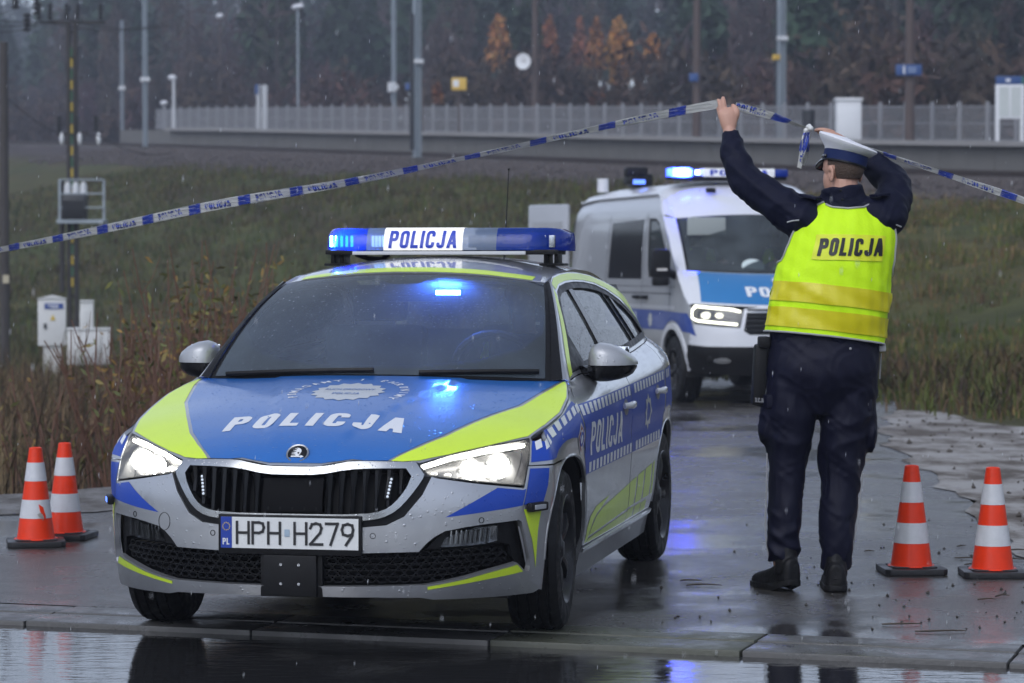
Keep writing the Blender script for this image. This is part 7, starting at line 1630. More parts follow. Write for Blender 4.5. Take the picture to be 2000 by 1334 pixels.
# shirt piping and shoulder boards
for (a_, b_) in ((o(1570, 391, -.03), o(1592, 396, -.06)), (o(1708, 391, -.05), o(1726, 389, -.03))):
    m_ = (a_ + b_) / 2; mb = MB(); dv = Vector(b_ - a_); mb.box(m_ + np.array([0, -.02, .02]), (dv.length * 1.6, .055, .012), dv.to_track_quat('X', 'Z').to_matrix()); mb.build('shoulder_board', NAVY, jk, bevel=.004)
for (px_, py_) in ((1642, 372), (1645, 390)):
    p = o(px_, py_, -.104); mb = MB(); mb.ball(p, (.006, .004, .006), 6); mb.build('snap_button', BLACKP, jk)
for pts in ([o(1537, 434, -.112), o(1549, 431, -.118), o(1561, 430, -.12)], [o(1748, 438, -.075), o(1760, 443, -.06)]): mb = MB(); mb.tube(pts, .0035, 6); mb.build('sleeve_piping', GREYT, jk)
# vest: a wrap round the trunk in (angle, height)
_TZ = [s[0] for s in TS]; fxc, fyc, fa, fb = (_pch(_TZ, [s[k] for s in TS]) for k in (1, 2, 3, 4))
def vfold(t, z):
    low = np.clip((1.50 - z) * 6, 0, 1); up_ = np.clip((z - 1.50) * 7, 0, 1); m1 = .5 + .5 * np.sin(t * 1.7 + z * 6 + .6); m2 = .5 + .5 * np.sin(t * 2.3 - z * 8 + 2)
    return low * (.0048 * ridge(z * 15 + t * 1.5 + .6 * np.sin(t * 2.2 + z * 5)) * m1 + .0036 * ridge(z * 22 - t * 2.2 + .8 * np.sin(t * 3 + z * 9)) * m2) + up_ * (.006 * ridge(t * 4.2 + z * 9 + .5 * np.sin(z * 17)) * m2 + .004 * ridge(z * 19 + t * 3.1) * m1) + .0012 * np.sin(z * 80 + t * 9) + .0012 * np.sin(t * 23 + z * 15)
def vest_fn(t, z, off=.014):
    t = np.asarray(t, float); z = np.asarray(z, float); zc = np.clip(z, 1.02, 1.715); r = off + vfold(t, z) + .010 * np.clip((1.2 - z) * 6, 0, 1)
    k = np.clip((z - 1.62) / .1, 0, 1) * np.cos(t) * 0
    return fxc(zc) + (fa(zc) + r) * np.sin(t), fyc(zc) - (fb(zc) + r) * np.cos(t) , z + 0 * t
hemL, hemR = oz(651), oz(672)
def hem(t): return 1.108 + .012 * math.cos(t * 1.0) - .030 * math.sin(t)
topb = [(-.62, 1.690), (-.40, 1.678), (0, 1.672), (.40, 1.678), (.62, 1.690)]
armL = [(-1.02, 1.655), (-1.10, 1.60), (-1.16, 1.54), (-1.22, 1.48), (-1.32, 1.445), (-1.57, 1.43)]; armR = [(1.02, 1.655), (1.12, 1.60), (1.20, 1.52), (1.24, 1.46), (1.30, 1.41), (1.40, 1.385), (1.57, 1.38)]
backtop = list(reversed(armL)) + [(-.90, 1.688), (-.74, 1.700)] + topb + [(.74, 1.700), (.90, 1.688)] + armR
hemp = [(t, hem(t)) for t in np.linspace(1.57, -1.57, 26)]
VO = backtop + hemp
vC_ = (.07, 0, 1.4)
vest = patch('safety_vest', VO, vest_fn, HIVIS, officer, .02, 0, rim=.006, centre=vC_)
fr_top = [(1.57, 1.38), (1.9, 1.40), (2.05, 1.50), (2.15, 1.62), (2.3, 1.68), (2.6, 1.66), (3.14, 1.50), (3.68, 1.66), (3.98, 1.68), (4.13, 1.62), (4.23, 1.50), (4.38, 1.43), (4.712, 1.43)]
patch('vest_front', fr_top + [(t, hem(t)) for t in np.linspace(4.712, 1.57, 26)], vest_fn, HIVIS, vest, .035, 0, centre=vC_)
def piping(name, pts, r=.0045):
    A = np.array(resample(pts, .03, False)); P, nn, _ = surf(vest_fn, A, vC_); mb = MB(); mb.tube([tuple(p + q * .003) for p, q in zip(P, nn)], r, 6); mb.build(name, GREYT, vest)
piping('armhole_piping', [(-.74, 1.700), (-.90, 1.688)] + armL); piping('armhole_piping', [(.74, 1.700), (.90, 1.688)] + armR); piping('neck_piping', topb); piping('hem_piping', hemp)
bz = lambda t: .010 * math.cos(t) - .028 * math.sin(t)
for zc_ in (1.286, 1.176):
    ts_ = np.linspace(-1.5, 1.5, 24); h_ = .076
    patch('reflective_band', [(t, zc_ - h_ / 2 - .004 + bz(t)) for t in ts_] + [(t, zc_ + h_ / 2 + .004 + bz(t)) for t in reversed(ts_)], vest_fn, HIBAND, vest, .02, .0055, centre=vC_)
tcx = lambda V, x0, z0, w, h: np.stack([np.arcsin(np.clip((x0 + V[:, 0] * w - fxc(np.full(len(V), z0))) / (fa(np.full(len(V), z0)) + .016), -.99, .99)), z0 + V[:, 1] * h], 1)
zt0, zt1 = oz(509), oz(459); xl, xr = ox(1582), ox(1719)
tx = lambda x, z: math.asin(max(-.99, min(.99, (x - float(fxc(z))) / (float(fa(z)) + .016))))
patch('print_panel', [(tx(x, (zt0 + zt1) / 2), z) for x, z in [(xl, zt0 + .004), ((xl + xr) / 2, zt0), (xr, zt0 - .004), (xr, zt1 - .006), ((xl + xr) / 2, zt1), (xl, zt1)]], vest_fn, mat('print_panel_yellow', (.70, .78, .02), .5), vest, .02, .0045, centre=vC_)
lettering('lettering', 'POLICJA', vest_fn, PRNT, vest, bold=.045, cut=.12, off=.0075, centre=vC_, space=1.0, width=1.0, place=lambda V: tcx(V, xl + .012, zt0 + .019, (xr - xl) - .024, zt1 - zt0 - .036))
# trousers
mb = MB()
loft(mb, [(1.15, ox(1611), 0, .232, .155), (1.08, ox(1610), -.005, .242, .165), (.97, ox(1607), -.015, .246, .175), (.90, ox(1604), -.010, .236, .16), (.84, ox(1600), -.002, .20, .135), (.775, ox(1598), 0, .10, .10)], 32)
def leg(rows, dys):
    secs = []
    for (py, x0, x1), dy in zip(rows, dys): z = oz(py); secs.append((z, (ox(x0) + ox(x1)) / 2, dy, (ox(x1) - ox(x0)) / 2, .15 if py < 720 else .135 if py < 800 else max(.072, (ox(x1) - ox(x0)) * .56)))
    loft(mb, secs, 24)
leg([(715, 1500, 1600), (760, 1494, 1600), (815, 1494, 1594), (880, 1498, 1584), (950, 1502, 1574), (1010, 1498, 1567), (1060, 1497, 1563), (1097, 1499, 1559)], [0, 0, 0, .01, .015, .0, -.005, .0])
leg([(715, 1604, 1716), (760, 1602, 1716), (815, 1602, 1706), (880, 1601, 1694), (950, 1602, 1683), (1010, 1600, 1674), (1070, 1600, 1670), (1112, 1603, 1664)], [0, 0, 0, .01, .015, .0, -.005, .0])
# cargo pockets
for (x0, x1, y0, y1) in ((1478, 1512, 785, 868), (1690, 1714, 785, 885)):
    c = o((x0 + x1) / 2, (y0 + y1) / 2, .01); mb.ball(c, ((ox(x1) - ox(x0)) / 2, .085, (oz(y0) - oz(y1)) / 2 * 1.05), 10)
def tf(V):
    z = V[:, 2]; kn = np.exp(-((z - .56) / .12) ** 2) + 1.2 * np.exp(-((z - .16) / .12) ** 2) + .6 * np.exp(-((z - .80) / .1) ** 2) + .35
    return .011 * folds(V, .95, .7) * kn + .0035 * folds(V, 2.2, 2.)
trz = remesh('trousers', mb, .009, 7, .5, tf, NAVYT, officer)
for pts in ([o(1496, 665, 0), o(1486, 730, 0), o(1484, 772, 0)], [o(1498, 885, .01), o(1497, 960, .0), o(1495, 1020, 0), o(1497, 1060, 0), o(1502, 1090, 0)], [o(1721, 690, .01), o(1718, 740, 0)], [o(1686, 925, -.04), o(1676, 1000, -.03), o(1670, 1050, -.03), o(1660, 1098, -.03)]): mb = MB(); mb.tube([tuple(p) for p in cr_path(pts, 6)], .0032, 6); mb.build('side_piping', GREYT, trz)
for (px_, py_, tt_) in ((1484, 777, 'POLICJA'), (1694, 783, 'POLICJA')):
    sgx = -1 if px_ < 1600 else 1; c = o(1503 if sgx < 0 else 1690, py_ + 6, .0); fl_ = MB(); fl_.box(c, (.075, .16, .06), Matrix.Rotation(R(-sgx * 12), 3, 'Z')); fl_o = fl_.build('pocket_flap', NAVYT, trz, bevel=.012)
    e1 = np.array([math.cos(R(sgx * 62)), math.sin(R(sgx * 62)), 0]); c0 = o(1493 if sgx < 0 else 1694, py_ + 6, -.088) + np.array([0, 0, -.008]); 
    lettering('lettering', tt_, plane_fn(c0 if sgx > 0 else c0 - e1 * -.0, e1, (0, 0, 1)), GREYT, fl_o, bold=.02, cut=0, centre=(.06, .3, c0[2]), off=.004, place=lambda V, sgx=sgx: np.stack([(V[:, 0] * .020) - (0 if sgx > 0 else V[:, 0].max() * .020), V[:, 1] * .020], 1))
mb = MB(); p = o(1661, 681, -.165); mb.ball(p, (.006, .004, .006), 6); mb.build('pocket_button', GREYT, trz)
# belt pouch at the left hip
mb = MB(); a_, b_ = o(1484, 672, .02), o(1482, 792, .02); mb.box((a_ + b_) / 2, (.058, .10, a_[2] - b_[2]), Matrix.Rotation(R(3), 3, 'Y')); hol = mb.build('holster', BLACKP, officer, bevel=.016)
mb = MB(); p = o(1492, 668, .0); mb.box(p, (.05, .10, .05)); mb.build('belt_clip', BLACKP, hol, bevel=.01); p = o(1722, 680, -.02); mb = MB(); mb.box(p, (.03, .07, .028)); mb.build('belt_end', GREYT, officer, bevel=.005)
# boots
def boot(hx, hy, ang, lift):
    h_ = o(hx, hy, -.06); h_[2] = 0; dr_ = np.array([math.sin(ang), math.cos(ang), 0]); sd_ = np.array([math.cos(ang), -math.sin(ang), 0]); mb = MB()
    up_ = lambda f, s, z: h_ + dr_ * f + sd_ * s + np.array([0, 0, z + max(0, .06 - f) * lift])
    vs = []; fs = []; n = 18; S = [(-.045, .030, .115), (-.03, .044, .128), (.02, .050, .132), (.07, .051, .122), (.12, .053, .098), (.18, .057, .080), (.23, .054, .068), (.265, .040, .056), (.285, .018, .040)]
    for f, w_, hgt in S:
        for j in range(n):
            t = 2 * math.pi * j / n; c, s_ = math.cos(t), math.sin(t); vs.append(up_(f, w_ * (abs(c) ** .75) * (1 if c > 0 else -1), .028 + (hgt - .028) * max(0, s_) ** .8 - .016 * max(0, -s_)))
    for i in range(len(S) - 1):
        for j in range(n): fs.append((i * n + j, i * n + (j + 1) % n, (i + 1) * n + (j + 1) % n, (i + 1) * n + j))
    fs += [tuple(range(n)), tuple((len(S) - 1) * n + j for j in range(n))]; mb.add(vs, fs); sub_tube(mb, [up_(.018, 0, .07), up_(.02, 0, .13), up_(.03, 0, .20)], [(.050, .054), (.044, .050), (.042, .046)], 16)
    b_ = remesh('boot', mb, .006, 2, .5, lambda V: .002 * folds(V, 1.6), BOOT, officer)
    mb = MB(); ol = [(-.056, 0), (-.048, .028), (-.02, .050), (.06, .052), (.13, .056), (.20, .062), (.25, .054), (.285, .030), (.296, 0)]; ol = ol + [(f, -s) for f, s in reversed(ol[1:-1])]
    mb.prism(ol, .002, .026, lambda x, y, z: tuple(up_(x, y, z))); mb.build('sole', RUBBER, b_, bevel=.003)
    mb = MB(); mb.tube([up_(-.034, -.03, .055), up_(-.042, 0, .058), up_(-.034, .03, .055)], .006, 6); mb.build('heel_trim', BLACKP, b_)
boot(1540, 1150, R(-24), .30); boot(1632, 1158, R(4), .05)
# cap
cu = Vector((.24, .06, .97)).normalized(); cf = Vector((-math.sin(ha), math.cos(ha), 0)); cf = (cf - cu * cf.dot(cu)).normalized(); cs_ = cu.cross(cf)
cc = Vector(o(1648, 322, .015)); 
def cp(f, s, u): return cc + cf * f + cs_ * s + cu * u
def ringv(rf, rs, u, df=0., n=40, tilt=0.): return [cp(df + rf * math.cos(2 * math.pi * j / n), rs * math.sin(2 * math.pi * j / n), u + tilt * math.cos(2 * math.pi * j / n)) for j in range(n)]
def ringmesh(name, R_, material, parent, caps=True, n=40):
    vs = [v for r in R_ for v in r]; fs = [(i * n + j, i * n + (j + 1) % n, (i + 1) * n + (j + 1) % n, (i + 1) * n + j) for i in range(len(R_) - 1) for j in range(n)]
    if caps: fs.append(tuple((len(R_) - 1) * n + j for j in range(n)))
    mb = MB(); mb.add(vs, fs); return mb.build(name, material, parent, 50)
cap = ringmesh('cap', [ringv(.103, .090, .050, 0), ringv(.108, .096, .058, 0, tilt=.008), ringv(.126, .114, .078, .004, tilt=.016), ringv(.138, .126, .092, .006, tilt=.022), ringv(.141, .129, .100, .006, tilt=.024), ringv(.136, .124, .107, .006, tilt=.025), ringv(.09, .08, .112, .006, tilt=.018), ringv(.03, .03, .114, .006, tilt=.01)], CAPW, officer)
ringmesh('cap_band', [ringv(.104, .090, .004), ringv(.105, .091, .02), ringv(.105, .091, .052)], CAPB, cap, False); ringmesh('cap_band_edge', [ringv(.1055, .0915, .0), ringv(.1062, .0922, .004), ringv(.1055, .0915, .008)], BLACKP, cap, False)
vs = []; m_ = 15
for k, (rr, dz) in enumerate(((.100, .010), (.120, -.004), (.140, -.022), (.152, -.036), (.150, -.040))):
    for j in range(m_): t = R(-66 + 132 * j / (m_ - 1)); g = math.cos(t * 1.35); vs.append(cp(.100 * math.cos(t) + (rr - .100) * max(.0, g) * 1.05, .090 * math.sin(t) * (1 + (rr - .1) * .3), dz * max(0, g) + .006))
mb = MB(); mb.add(vs, [(k * m_ + j, k * m_ + j + 1, (k + 1) * m_ + j + 1, (k + 1) * m_ + j) for k in range(4) for j in range(m_ - 1)]); mb.build('visor', VIS, cap, 60)
mb = MB(); mb.tube([cp(.108 * math.cos(R(t)), .094 * math.sin(R(t)), .016) for t in range(-74, 75, 8)], .005, 6); mb.build('chin_strap', VIS, cap)
for s_ in (1, -1): mb = MB(); mb.ball(cp(.108 * math.cos(R(74)), s_ * .094 * math.sin(R(74)), .016), .0085, 6); mb.build('strap_button', VIS, cap)
# --- seated people in the vehicles
def seated(name, label, base, face, jacket, vestm, turn=0.):
    """driver in a car frame: base = seat point, x forward; returns the person"""
    mb = MB(); B = np.array(base)
    loft(mb, [(B[2] + .05, B[1], 0, .17, .12), (B[2] + .3, B[1], 0, .18, .12), (B[2] + .5, B[1], 0, .17, .10), (B[2] + .56, B[1], 0, .08, .06)], 20)
    mb.v = [(B[0] + p[1] - (p[2] - B[2]) * .22, p[0], p[2]) for p in mb.v]
    hx = B[0] - .13; sub_tube(mb, [(hx, B[1], B[2] + .54), (hx + .02, B[1], B[2] + .66)], [.055, .052]); mb.ball((hx + .03, B[1], B[2] + .75), (.095, .075, .115), 12); mb.ball((hx + .125, B[1], B[2] + .735), (.018, .014, .022), 6); mb.ball((hx + .095, B[1], B[2] + .66), (.03, .036, .025), 6)
    for s in (1, -1):
        mb.ball((hx + .02, B[1] + s * .08, B[2] + .74), (.018, .010, .03), 6)
        sub_tube(mb, [(hx + .02, B[1] + s * .17, B[2] + .47), (hx + .20, B[1] + s * .25, B[2] + .28), (hx + .42, B[1] + s * .17, B[2] + .36)], [.05, .042, .03])
        w_ = np.array([hx + .44, B[1] + s * .165, B[2] + .37]); sub_tube(mb, [w_, w_ + (.05, -s * .005, .015), w_ + (.085, -s * .01, .01)], [(.026, .03), (.030, .038), (.022, .036)], 10)
        for k in range(4): q = w_ + np.array([.075, s * (.028 - k * .019), .02]); sub_tube(mb, [q, q + (.035, 0, .008), q + (.045, 0, -.022), q + (.022, 0, -.036)], [.010, .0095, .009, .007], 8, 4)
        sub_tube(mb, [w_ + (.02, -s * .03, .01), w_ + (.05, -s * .052, .02), w_ + (.075, -s * .052, .012)], [.012, .011, .008], 8, 4)
        sub_tube(mb, [(B[0], B[1] + s * .1, B[2] + .08), (B[0] + .42, B[1] + s * .13, B[2] + .14), (B[0] + .55, B[1] + s * .12, B[2] - .25)], [.085, .065, .045])
    p = remesh(name, mb, .008, 3, .5, None, SKIN)
    mb = MB(); loft(mb, [(B[2] + .02, B[1], 0, .19, .14), (B[2] + .3, B[1], 0, .20, .14), (B[2] + .48, B[1], 0, .185, .12), (B[2] + .56, B[1], 0, .10, .08)], 20); mb.v = [(B[0] + q[1] - (q[2] - B[2]) * .22, q[0], q[2]) for q in mb.v]
    for s in (1, -1): sub_tube(mb, [(hx + .0, B[1] + s * .13, B[2] + .47), (hx + .03, B[1] + s * .18, B[2] + .46), (hx + .20, B[1] + s * .255, B[2] + .28), (hx + .41, B[1] + s * .175, B[2] + .355)], [.07, .068, .056, .042], 12)
    remesh('jacket', mb, .011, 3, .5, lambda V: .004 * folds(V, .6), jacket, p)
    vf = lambda t, z: (B[0] - .155 * np.cos(t) * -1 - (z - B[2]) * .22, B[1] + .215 * np.sin(t), np.asarray(z, float) + 0 * t)
    for s in (1, -1): patch('vest_panel', [(s * .15, B[2] + .06), (s * 1.3, B[2] + .08), (s * 1.25, B[2] + .33), (s * .75, B[2] + .52), (s * .45, B[2] + .53), (s * .2, B[2] + .36)], vf, vestm, p, .05, .006, centre=(B[0] - .1, B[1], B[2] + .3))
    bb = MB(); bb.ball((0, 0, 0), (1, 1, 1), 10); mb = MB(); mb.add([(hx + .026 + x * .099, B[1] + y * .079, B[2] + .757 + z * .117) for x, y, z in bb.v], [f for f in bb.f if all(bb.v[i][2] > -.1 and not (bb.v[i][0] > .35 and bb.v[i][2] < .55) for i in f)]); mb.build('hair', HAIR, p, 80, weld=True)
    return p
dr1 = seated('person', 'seated driver in dark jacket and yellow vest behind the car windscreen', (-1.52, .37, .56), 0, NAVY, HIVIS); dr1.location = car.location; dr1.rotation_euler = car.rotation_euler; tag(dr1, cat='person', label='driver in dark jacket and yellow vest behind the hatchback windscreen')
dr2 = seated('person', '', (-.92, .45, 1.08), 0, NAVY, HIVIS); dr2.location = van.location; dr2.rotation_euler = van.rotation_euler; tag(dr2, cat='person', label='driver in yellow vest behind the van windscreen, mostly hidden by the officer')
dr3 = seated('person', '', (-.92, -.45, 1.08), 0, NAVY, HIVIS); dr3.location = van.location; dr3.rotation_euler = van.rotation_euler; tag(dr3, cat='person', label='passenger in yellow vest behind the van windscreen beside the wing mirror')
# ================================================================== cones, tape, litter, haze
CO = mat('cone_orange', (.78, .040, .006), .42, coat=.08, spec=.3, drops=.25, dscale=80, var=.22, vscale=16); CWH = mat('cone_reflective', (.58, .59, .61), .35, drops=.2, var=.2, vscale=22); CB = mat('cone_base', (.016, .016, .018), .45, bump=.1, bscale=50, var=.3, rvar=.15)
def make_cone(label, px, pyc, rot, grp, torn=False):
    d = FPX * CAMH / (pyc - HORY); b = Vector(((px - 1000) / FPX * d, d, .0)); r = thing('traffic_cone', label, 'traffic cone', b, R(rot), grp)
    mb = MB(); o = [(sx_ * .145 - (.022 if k_ == 0 else 0) * sx_, sy_ * .145 - (.022 if k_ == 1 else 0) * sy_) for sx_, sy_, ks_ in ((1, -1, (0, 1)), (1, 1, (1, 0)), (-1, 1, (0, 1)), (-1, -1, (1, 0))) for k_ in ks_]; mb.prism(o, .002, .030); mb.prism([(x * .72, y * .72) for x, y in o], .030, .038); mb.build('base', CB, r, bevel=.006)
    rad = lambda z: .096 - (z - .035) * .139
    z = [.035, .142, .236, .330, .424, .497]; nm = ['orange_band', 'white_band', 'orange_band', 'white_band', 'orange_tip']; nn_ = 36
    for i in range(5):
        k = 0 if i % 2 == 0 else .0015; pr = [(rad(z[i]) + k, z[i]), (rad((z[i] + z[i + 1]) / 2) + k, (z[i] + z[i + 1]) / 2), (rad(z[i + 1]) + k, z[i + 1])]
        if i == 0: pr = [(.110, .034), (.104, .040)] + pr
        if i == 4: pr += [(rad(.497) - .006, .500), (rad(.497) - .012, .497), (rad(.497) - .014, .44)]
        mb = MB(); mb.lathe(pr, (0, 0, 0), (0, 0, 1), nn_); mb.build(nm[i], CO if i % 2 == 0 else CWH, r, 50)
    if torn:
        cfn = lambda x, y: (( .096 - (np.asarray(y, float) - .035) * .139 + .003) * np.sin(np.asarray(x, float)), -( .096 - (np.asarray(y, float) - .035) * .139 + .003) * np.cos(np.asarray(x, float)), np.asarray(y, float) + 0 * np.asarray(x, float))
        patch('torn_patch', [(.15, .215), (.45, .20), (.62, .15), (.50, .135), (.42, .16), (.25, .175)], cfn, CO, r, .02, .001, centre=(0, 0, .2))
        patch('torn_flap', [(.05, .165), (.28, .172), (.40, .155), (.38, .130), (.30, .145), (.15, .150)], cfn, mat('torn_flap_grey', (.30, .28, .26), .6), r, .02, .006, centre=(0, 0, .2))
make_cone('orange and white cone with a torn lower white band by the left verge', 68, 1066, 12, 'traffic cones at the tape', True)
make_cone('intact orange and white cone behind the torn cone by the left verge', 125, 1052, -8, 'traffic cones at the tape')
make_cone('orange and white cone closest to the standing officer', 1782, 1120, 3, 'traffic cones at the tape')
make_cone('orange and white cone beside the sand shoulder, farther from the officer', 1941, 1126, -2, 'traffic cones at the tape')
# --- barrier tape
TW = mat('tape_white', (.68, .68, .66), .38, coat=.3); TB = mat('tape_blue', (.022, .06, .42), .35, coat=.3)
def tape(label, pts, wid, roll, phase, flip=False, first=None):
    path = cr_path(pts, 30); seg = np.linalg.norm(np.diff(path, axis=0), axis=1); L_ = np.concatenate([[0], np.cumsum(seg)]); tot = L_[-1]
    rl = lambda u: np.interp(u, np.linspace(0, 1, len(roll)), roll)
    wd = lambda u: np.interp(u, np.linspace(0, 1, len(wid)), wid)
    def fn(s, y):
        s = np.asarray(s, float); y = np.asarray(y, float); p = np.stack([np.interp(s, L_, path[:, k]) for k in range(3)], -1); e = .02
        t = np.stack([np.interp(s + e, L_, path[:, k]) - np.interp(s - e, L_, path[:, k]) for k in range(3)], -1); t /= (np.linalg.norm(t, axis=-1, keepdims=True) + 1e-9)
        up = np.array([0, 0, 1.]) - t * t[..., 2:3]; up /= np.linalg.norm(up, axis=-1, keepdims=True); sd = np.cross(t, up); a = rl(s / tot)[..., None]; w = up * np.cos(a) + sd * np.sin(a)
        q = p + w * (y * wd(s / tot))[..., None] + sd * (.004 * np.sin(s * 9 + y * 40))[..., None]; return q[..., 0], q[..., 1], q[..., 2]
    per = .345; r = thing('barrier_tape', label, 'tape', (0, 0, 0)); cen = (path[:, 0].mean(), 400, 1.6)
    patch('film', rect(0, tot, -.5, .5), fn, TW, r, .06, centre=cen)
    k = -2; P = per
    while phase + k * per < tot:
        s0 = phase + k * per; a, b = max(s0, .0), min(s0 + .095, tot)
        if b - a > .01: patch('blue_block', [(a, -.5), (max(a, b - .012), -.5), (b, .5), (min(b, a + .012), .5)], fn, TB, r, .06, .0012, centre=cen); 
        if s0 + .13 > .0 and s0 + .31 < tot:
            lettering('lettering', 'POLICJA', fn, TB, r, bold=.05, cut=0, off=.0012, centre=cen, width=.175 / .03, place=(lambda V, s0=s0: np.stack([s0 + .125 + V[:, 0] * .03, -.36 + V[:, 1] * .72], 1)) if not flip else (lambda V, s0=s0: np.stack([s0 + .31 - V[:, 0] * .03, -.36 + V[:, 1] * .72], 1)))
        k += 1
    if first: lettering('lettering', 'POLICJA', fn, TB, r, bold=.05, cut=0, off=.0012, centre=cen, width=first[1] - first[0], place=lambda V: np.stack([first[0] + V[:, 0], -.36 + V[:, 1] * .72], 1))
    return r
TLE = at(-330, 556, 15.6); TRE = at(2330, 512, 11.2)
tl = [TLE, at(-60, 500, 14.9), at(180, 452, 14.3), at(430, 399, 13.7), at(684, 355, 13.2), at(951, 299, 12.8), at(1233, 236, 12.5), at(1402, 203, 12.33)]
tape('blue and white police tape stretched to the officer\'s raised left hand', tl, [.020, .020, .028, .038, .046, .048, .040, .028, .030, .040], [.5, .45, .4, .3, .2, .25, .6, .9, .6, .2], .10)
tr = [at(1436, 207, 12.36), at(1490, 221, 12.38), at(1545, 239, 12.4), at(1578, 251, 12.4)]
tape('short blue and white police tape between the officer\'s hands', tr, [.036, .040, .034, .02, .012], [.1, .1, .3, .6, .9], .17, first=(.005, .145))
tq = [at(1592, 254, 12.42), at(1640, 270, 12.46), at(1712, 296, 12.4), at(1840, 338, 12.1), at(2000, 392, 11.8), at(2120, 436, 11.6), TRE]
tape('blue and white police tape running from behind the white cap past the cones', tq, [.012, .025, .034, .036, .04], [.9, .5, .4, .45, .3], .345, True)
STK = mat('weathered_stake', (.16, .115, .075), .8, var=.3, vscale=9)
for e_, lb_ in ((TLE, 'weathered wooden stake beside the left weeds holding the tape end'), (TRE, 'weathered wooden stake on the sand shoulder holding the tape end')):
    b_ = Vector((e_.x, e_.y, max(-.1, float(ground(e_.x, e_.y)) - .05))); r = thing('wooden_stake', lb_, 'stake', b_); h_ = e_.z - b_.z + .08; mb = MB(); mb.tube([(0, 0, 0), (.006, 0, h_ * .5), (0, 0, h_)], [.030, .028, .026], 8); mb.build('shaft', STK, r); mb = MB(); mb.lathe([(.032, -.025), (.034, 0), (.032, .025)], (0, 0, e_.z - b_.z), (0, 0, 1), 12); mb.build('tape_wrap', TW, r)
# loose end hanging from the knot
kn_ = at(1578, 250, 12.40); lo_ = [kn_, at(1572, 275, 12.39), at(1566, 300, 12.39), at(1561, 328, 12.40)]
tape('loose end of police tape hanging from the knot', lo_, [.018, .034, .036, .034], [.3, .2, .5, .3], .36, first=(.02, .16))
lo2 = [kn_ + Vector((.004, .01, 0)), at(1578, 280, 12.42), at(1573, 305, 12.42), at(1567, 322, 12.42)]
tape('second folded end of police tape hanging behind the first', lo2, [.012, .022, .024, .02], [.8, .6, .5, .3], .02)
mb = MB(); [mb.ball(kn_ + Vector((random.uniform(-.012, .012), random.uniform(-.01, .01), random.uniform(-.012, .012))), random.uniform(.008, .014), 6) for _ in range(7)]
tag(mb.build('tape_knot', TW), 'crumpled knot joining two lengths of police tape', 'knot')
# --- litter on the road
TWIG = mat('wet_twig', (.05, .035, .022), .6)
for i, (px, py, l, a) in enumerate(((1376, 1147, .16, .05), (1350, 1138, .10, .2), (1764, 1224, .16, .1), (1840, 1238, .20, .02), (1890, 1094, .12, -.4), (1905, 1106, .10, .1), (1990, 1078, .12, .3), (1985, 1096, .14, -.2), (1700, 1080, .05, .1), (1880, 1070, .06, .5), (1930, 1175, .08, -.1), (1960, 1168, .07, .3))):
    d = FPX * CAMH / (py - HORY); x = (px - 1000) / FPX * d; mb = MB(); pts = [(x + l * (u - .5) * math.cos(a) * 1., d + l * (u - .5) * math.sin(a) + .01 * math.sin(u * 5 + i), .006 + .004 * math.sin(u * 3)) for u in np.linspace(0, 1, 5)]; mb.tube(pts, [.003, .004, .0035, .003, .0015], 5)
    tag(mb.build('twig', TWIG), 'thin dark twig lying on the wet asphalt', 'twig', 'twigs on the wet road')
n = 260; pxs = rng.uniform(1120, 2050, n); pys = rng.uniform(1010, 1240, n); dd_ = FPX * CAMH / (pys - HORY); xx = (pxs - 1000) / FPX * dd_
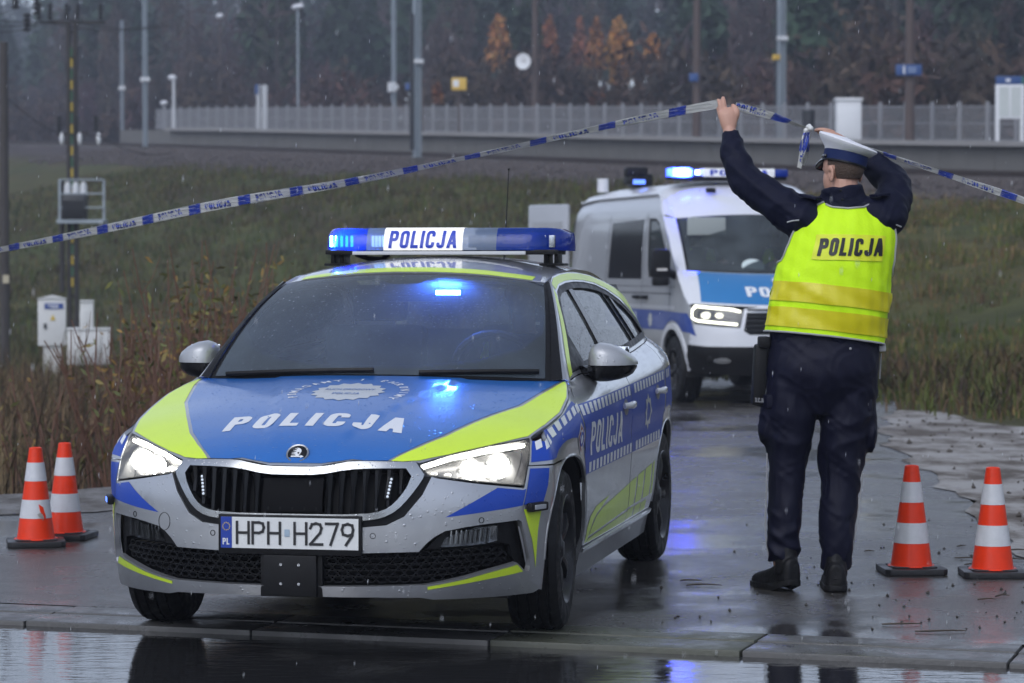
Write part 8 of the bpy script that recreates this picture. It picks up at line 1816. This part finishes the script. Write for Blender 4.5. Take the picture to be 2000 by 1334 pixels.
k = (KA[1] + (xx - KA[0]) * (KB[1] - KA[1]) / (KB[0] - KA[0]) + .1 < dd_) & (rng.random(n) < .35 + .6 * (pxs > 1700)); tag(scatter_stones('road_grit', np.stack([xx[k], dd_[k], 0 * dd_[k] + .004], 1), rng.uniform(.003, .009, k.sum()), mat('grit', (.05, .045, .04), .8)), 'small dark grit scattered on the wet road', 'grit')
n = 420; xx = rng.uniform(2.6, 6.5, n); dd_ = rng.uniform(13, 26, n); k = xx > edgeR(dd_) + .05; tag(scatter_stones('sand_clods', np.stack([xx[k], dd_[k], 0 * dd_[k] + .012], 1), rng.uniform(.008, .03, k.sum()) * rng.uniform(.4, 1, k.sum()), mat('clod', (.075, .062, .05), .8)), 'dark clods and pebbles on the wet sand shoulder', 'pebbles')
# --- rain and damp air
n = 750; dd_ = rng.uniform(5., 26, n); xx = dd_ * rng.uniform(-.2, .2, n); zz = CAMH + dd_ * rng.uniform(-.15, .10, n); k = zz > .05
P = np.stack([xx, dd_, zz], 1)[k]; m_ = len(P); ax = np.array([.06, 0, 1.]); ax /= np.linalg.norm(ax)
r_ = rng.uniform(.0007, .0013, m_)[:, None]; l_ = r_ * 9
V = np.stack([P - ax * l_, P + np.array([1, 0, 0]) * r_, P + np.array([-.5, .87, 0]) * r_, P + np.array([-.5, -.87, 0]) * r_, P + ax * l_], 1).reshape(-1, 3)
F = (np.array([(0, 2, 1), (0, 3, 2), (0, 1, 3), (4, 1, 2), (4, 2, 3), (4, 3, 1)])[None] + (np.arange(m_) * 5)[:, None, None]).reshape(-1, 3)
me = bpy.data.meshes.new('rain'); me.from_pydata(V.tolist(), [], F.tolist()); me.shade_smooth()
tag(link('rain', me, mat('raindrop', (.8, .82, .85), .05, spec=.8)), 'fine falling raindrops in the air', 'rain', kind='stuff')
m = bpy.data.materials.new('damp_air'); m.use_nodes = True; N = m.node_tree.nodes; N.remove(N['Principled BSDF'])
pv = N.new('ShaderNodeVolumePrincipled'); pv.inputs['Color'].default_value = (.80, .86, 1.0, 1); pv.inputs['Density'].default_value = HAZE; pv.inputs['Anisotropy'].default_value = .2
m.node_tree.links.new(pv.outputs[0], N['Material Output'].inputs['Volume'])
mb = MB(); mb.box((0, 190, 24), (620, 480, 60)); tag(mb.build('haze', m, None, 0), kind='stuff')
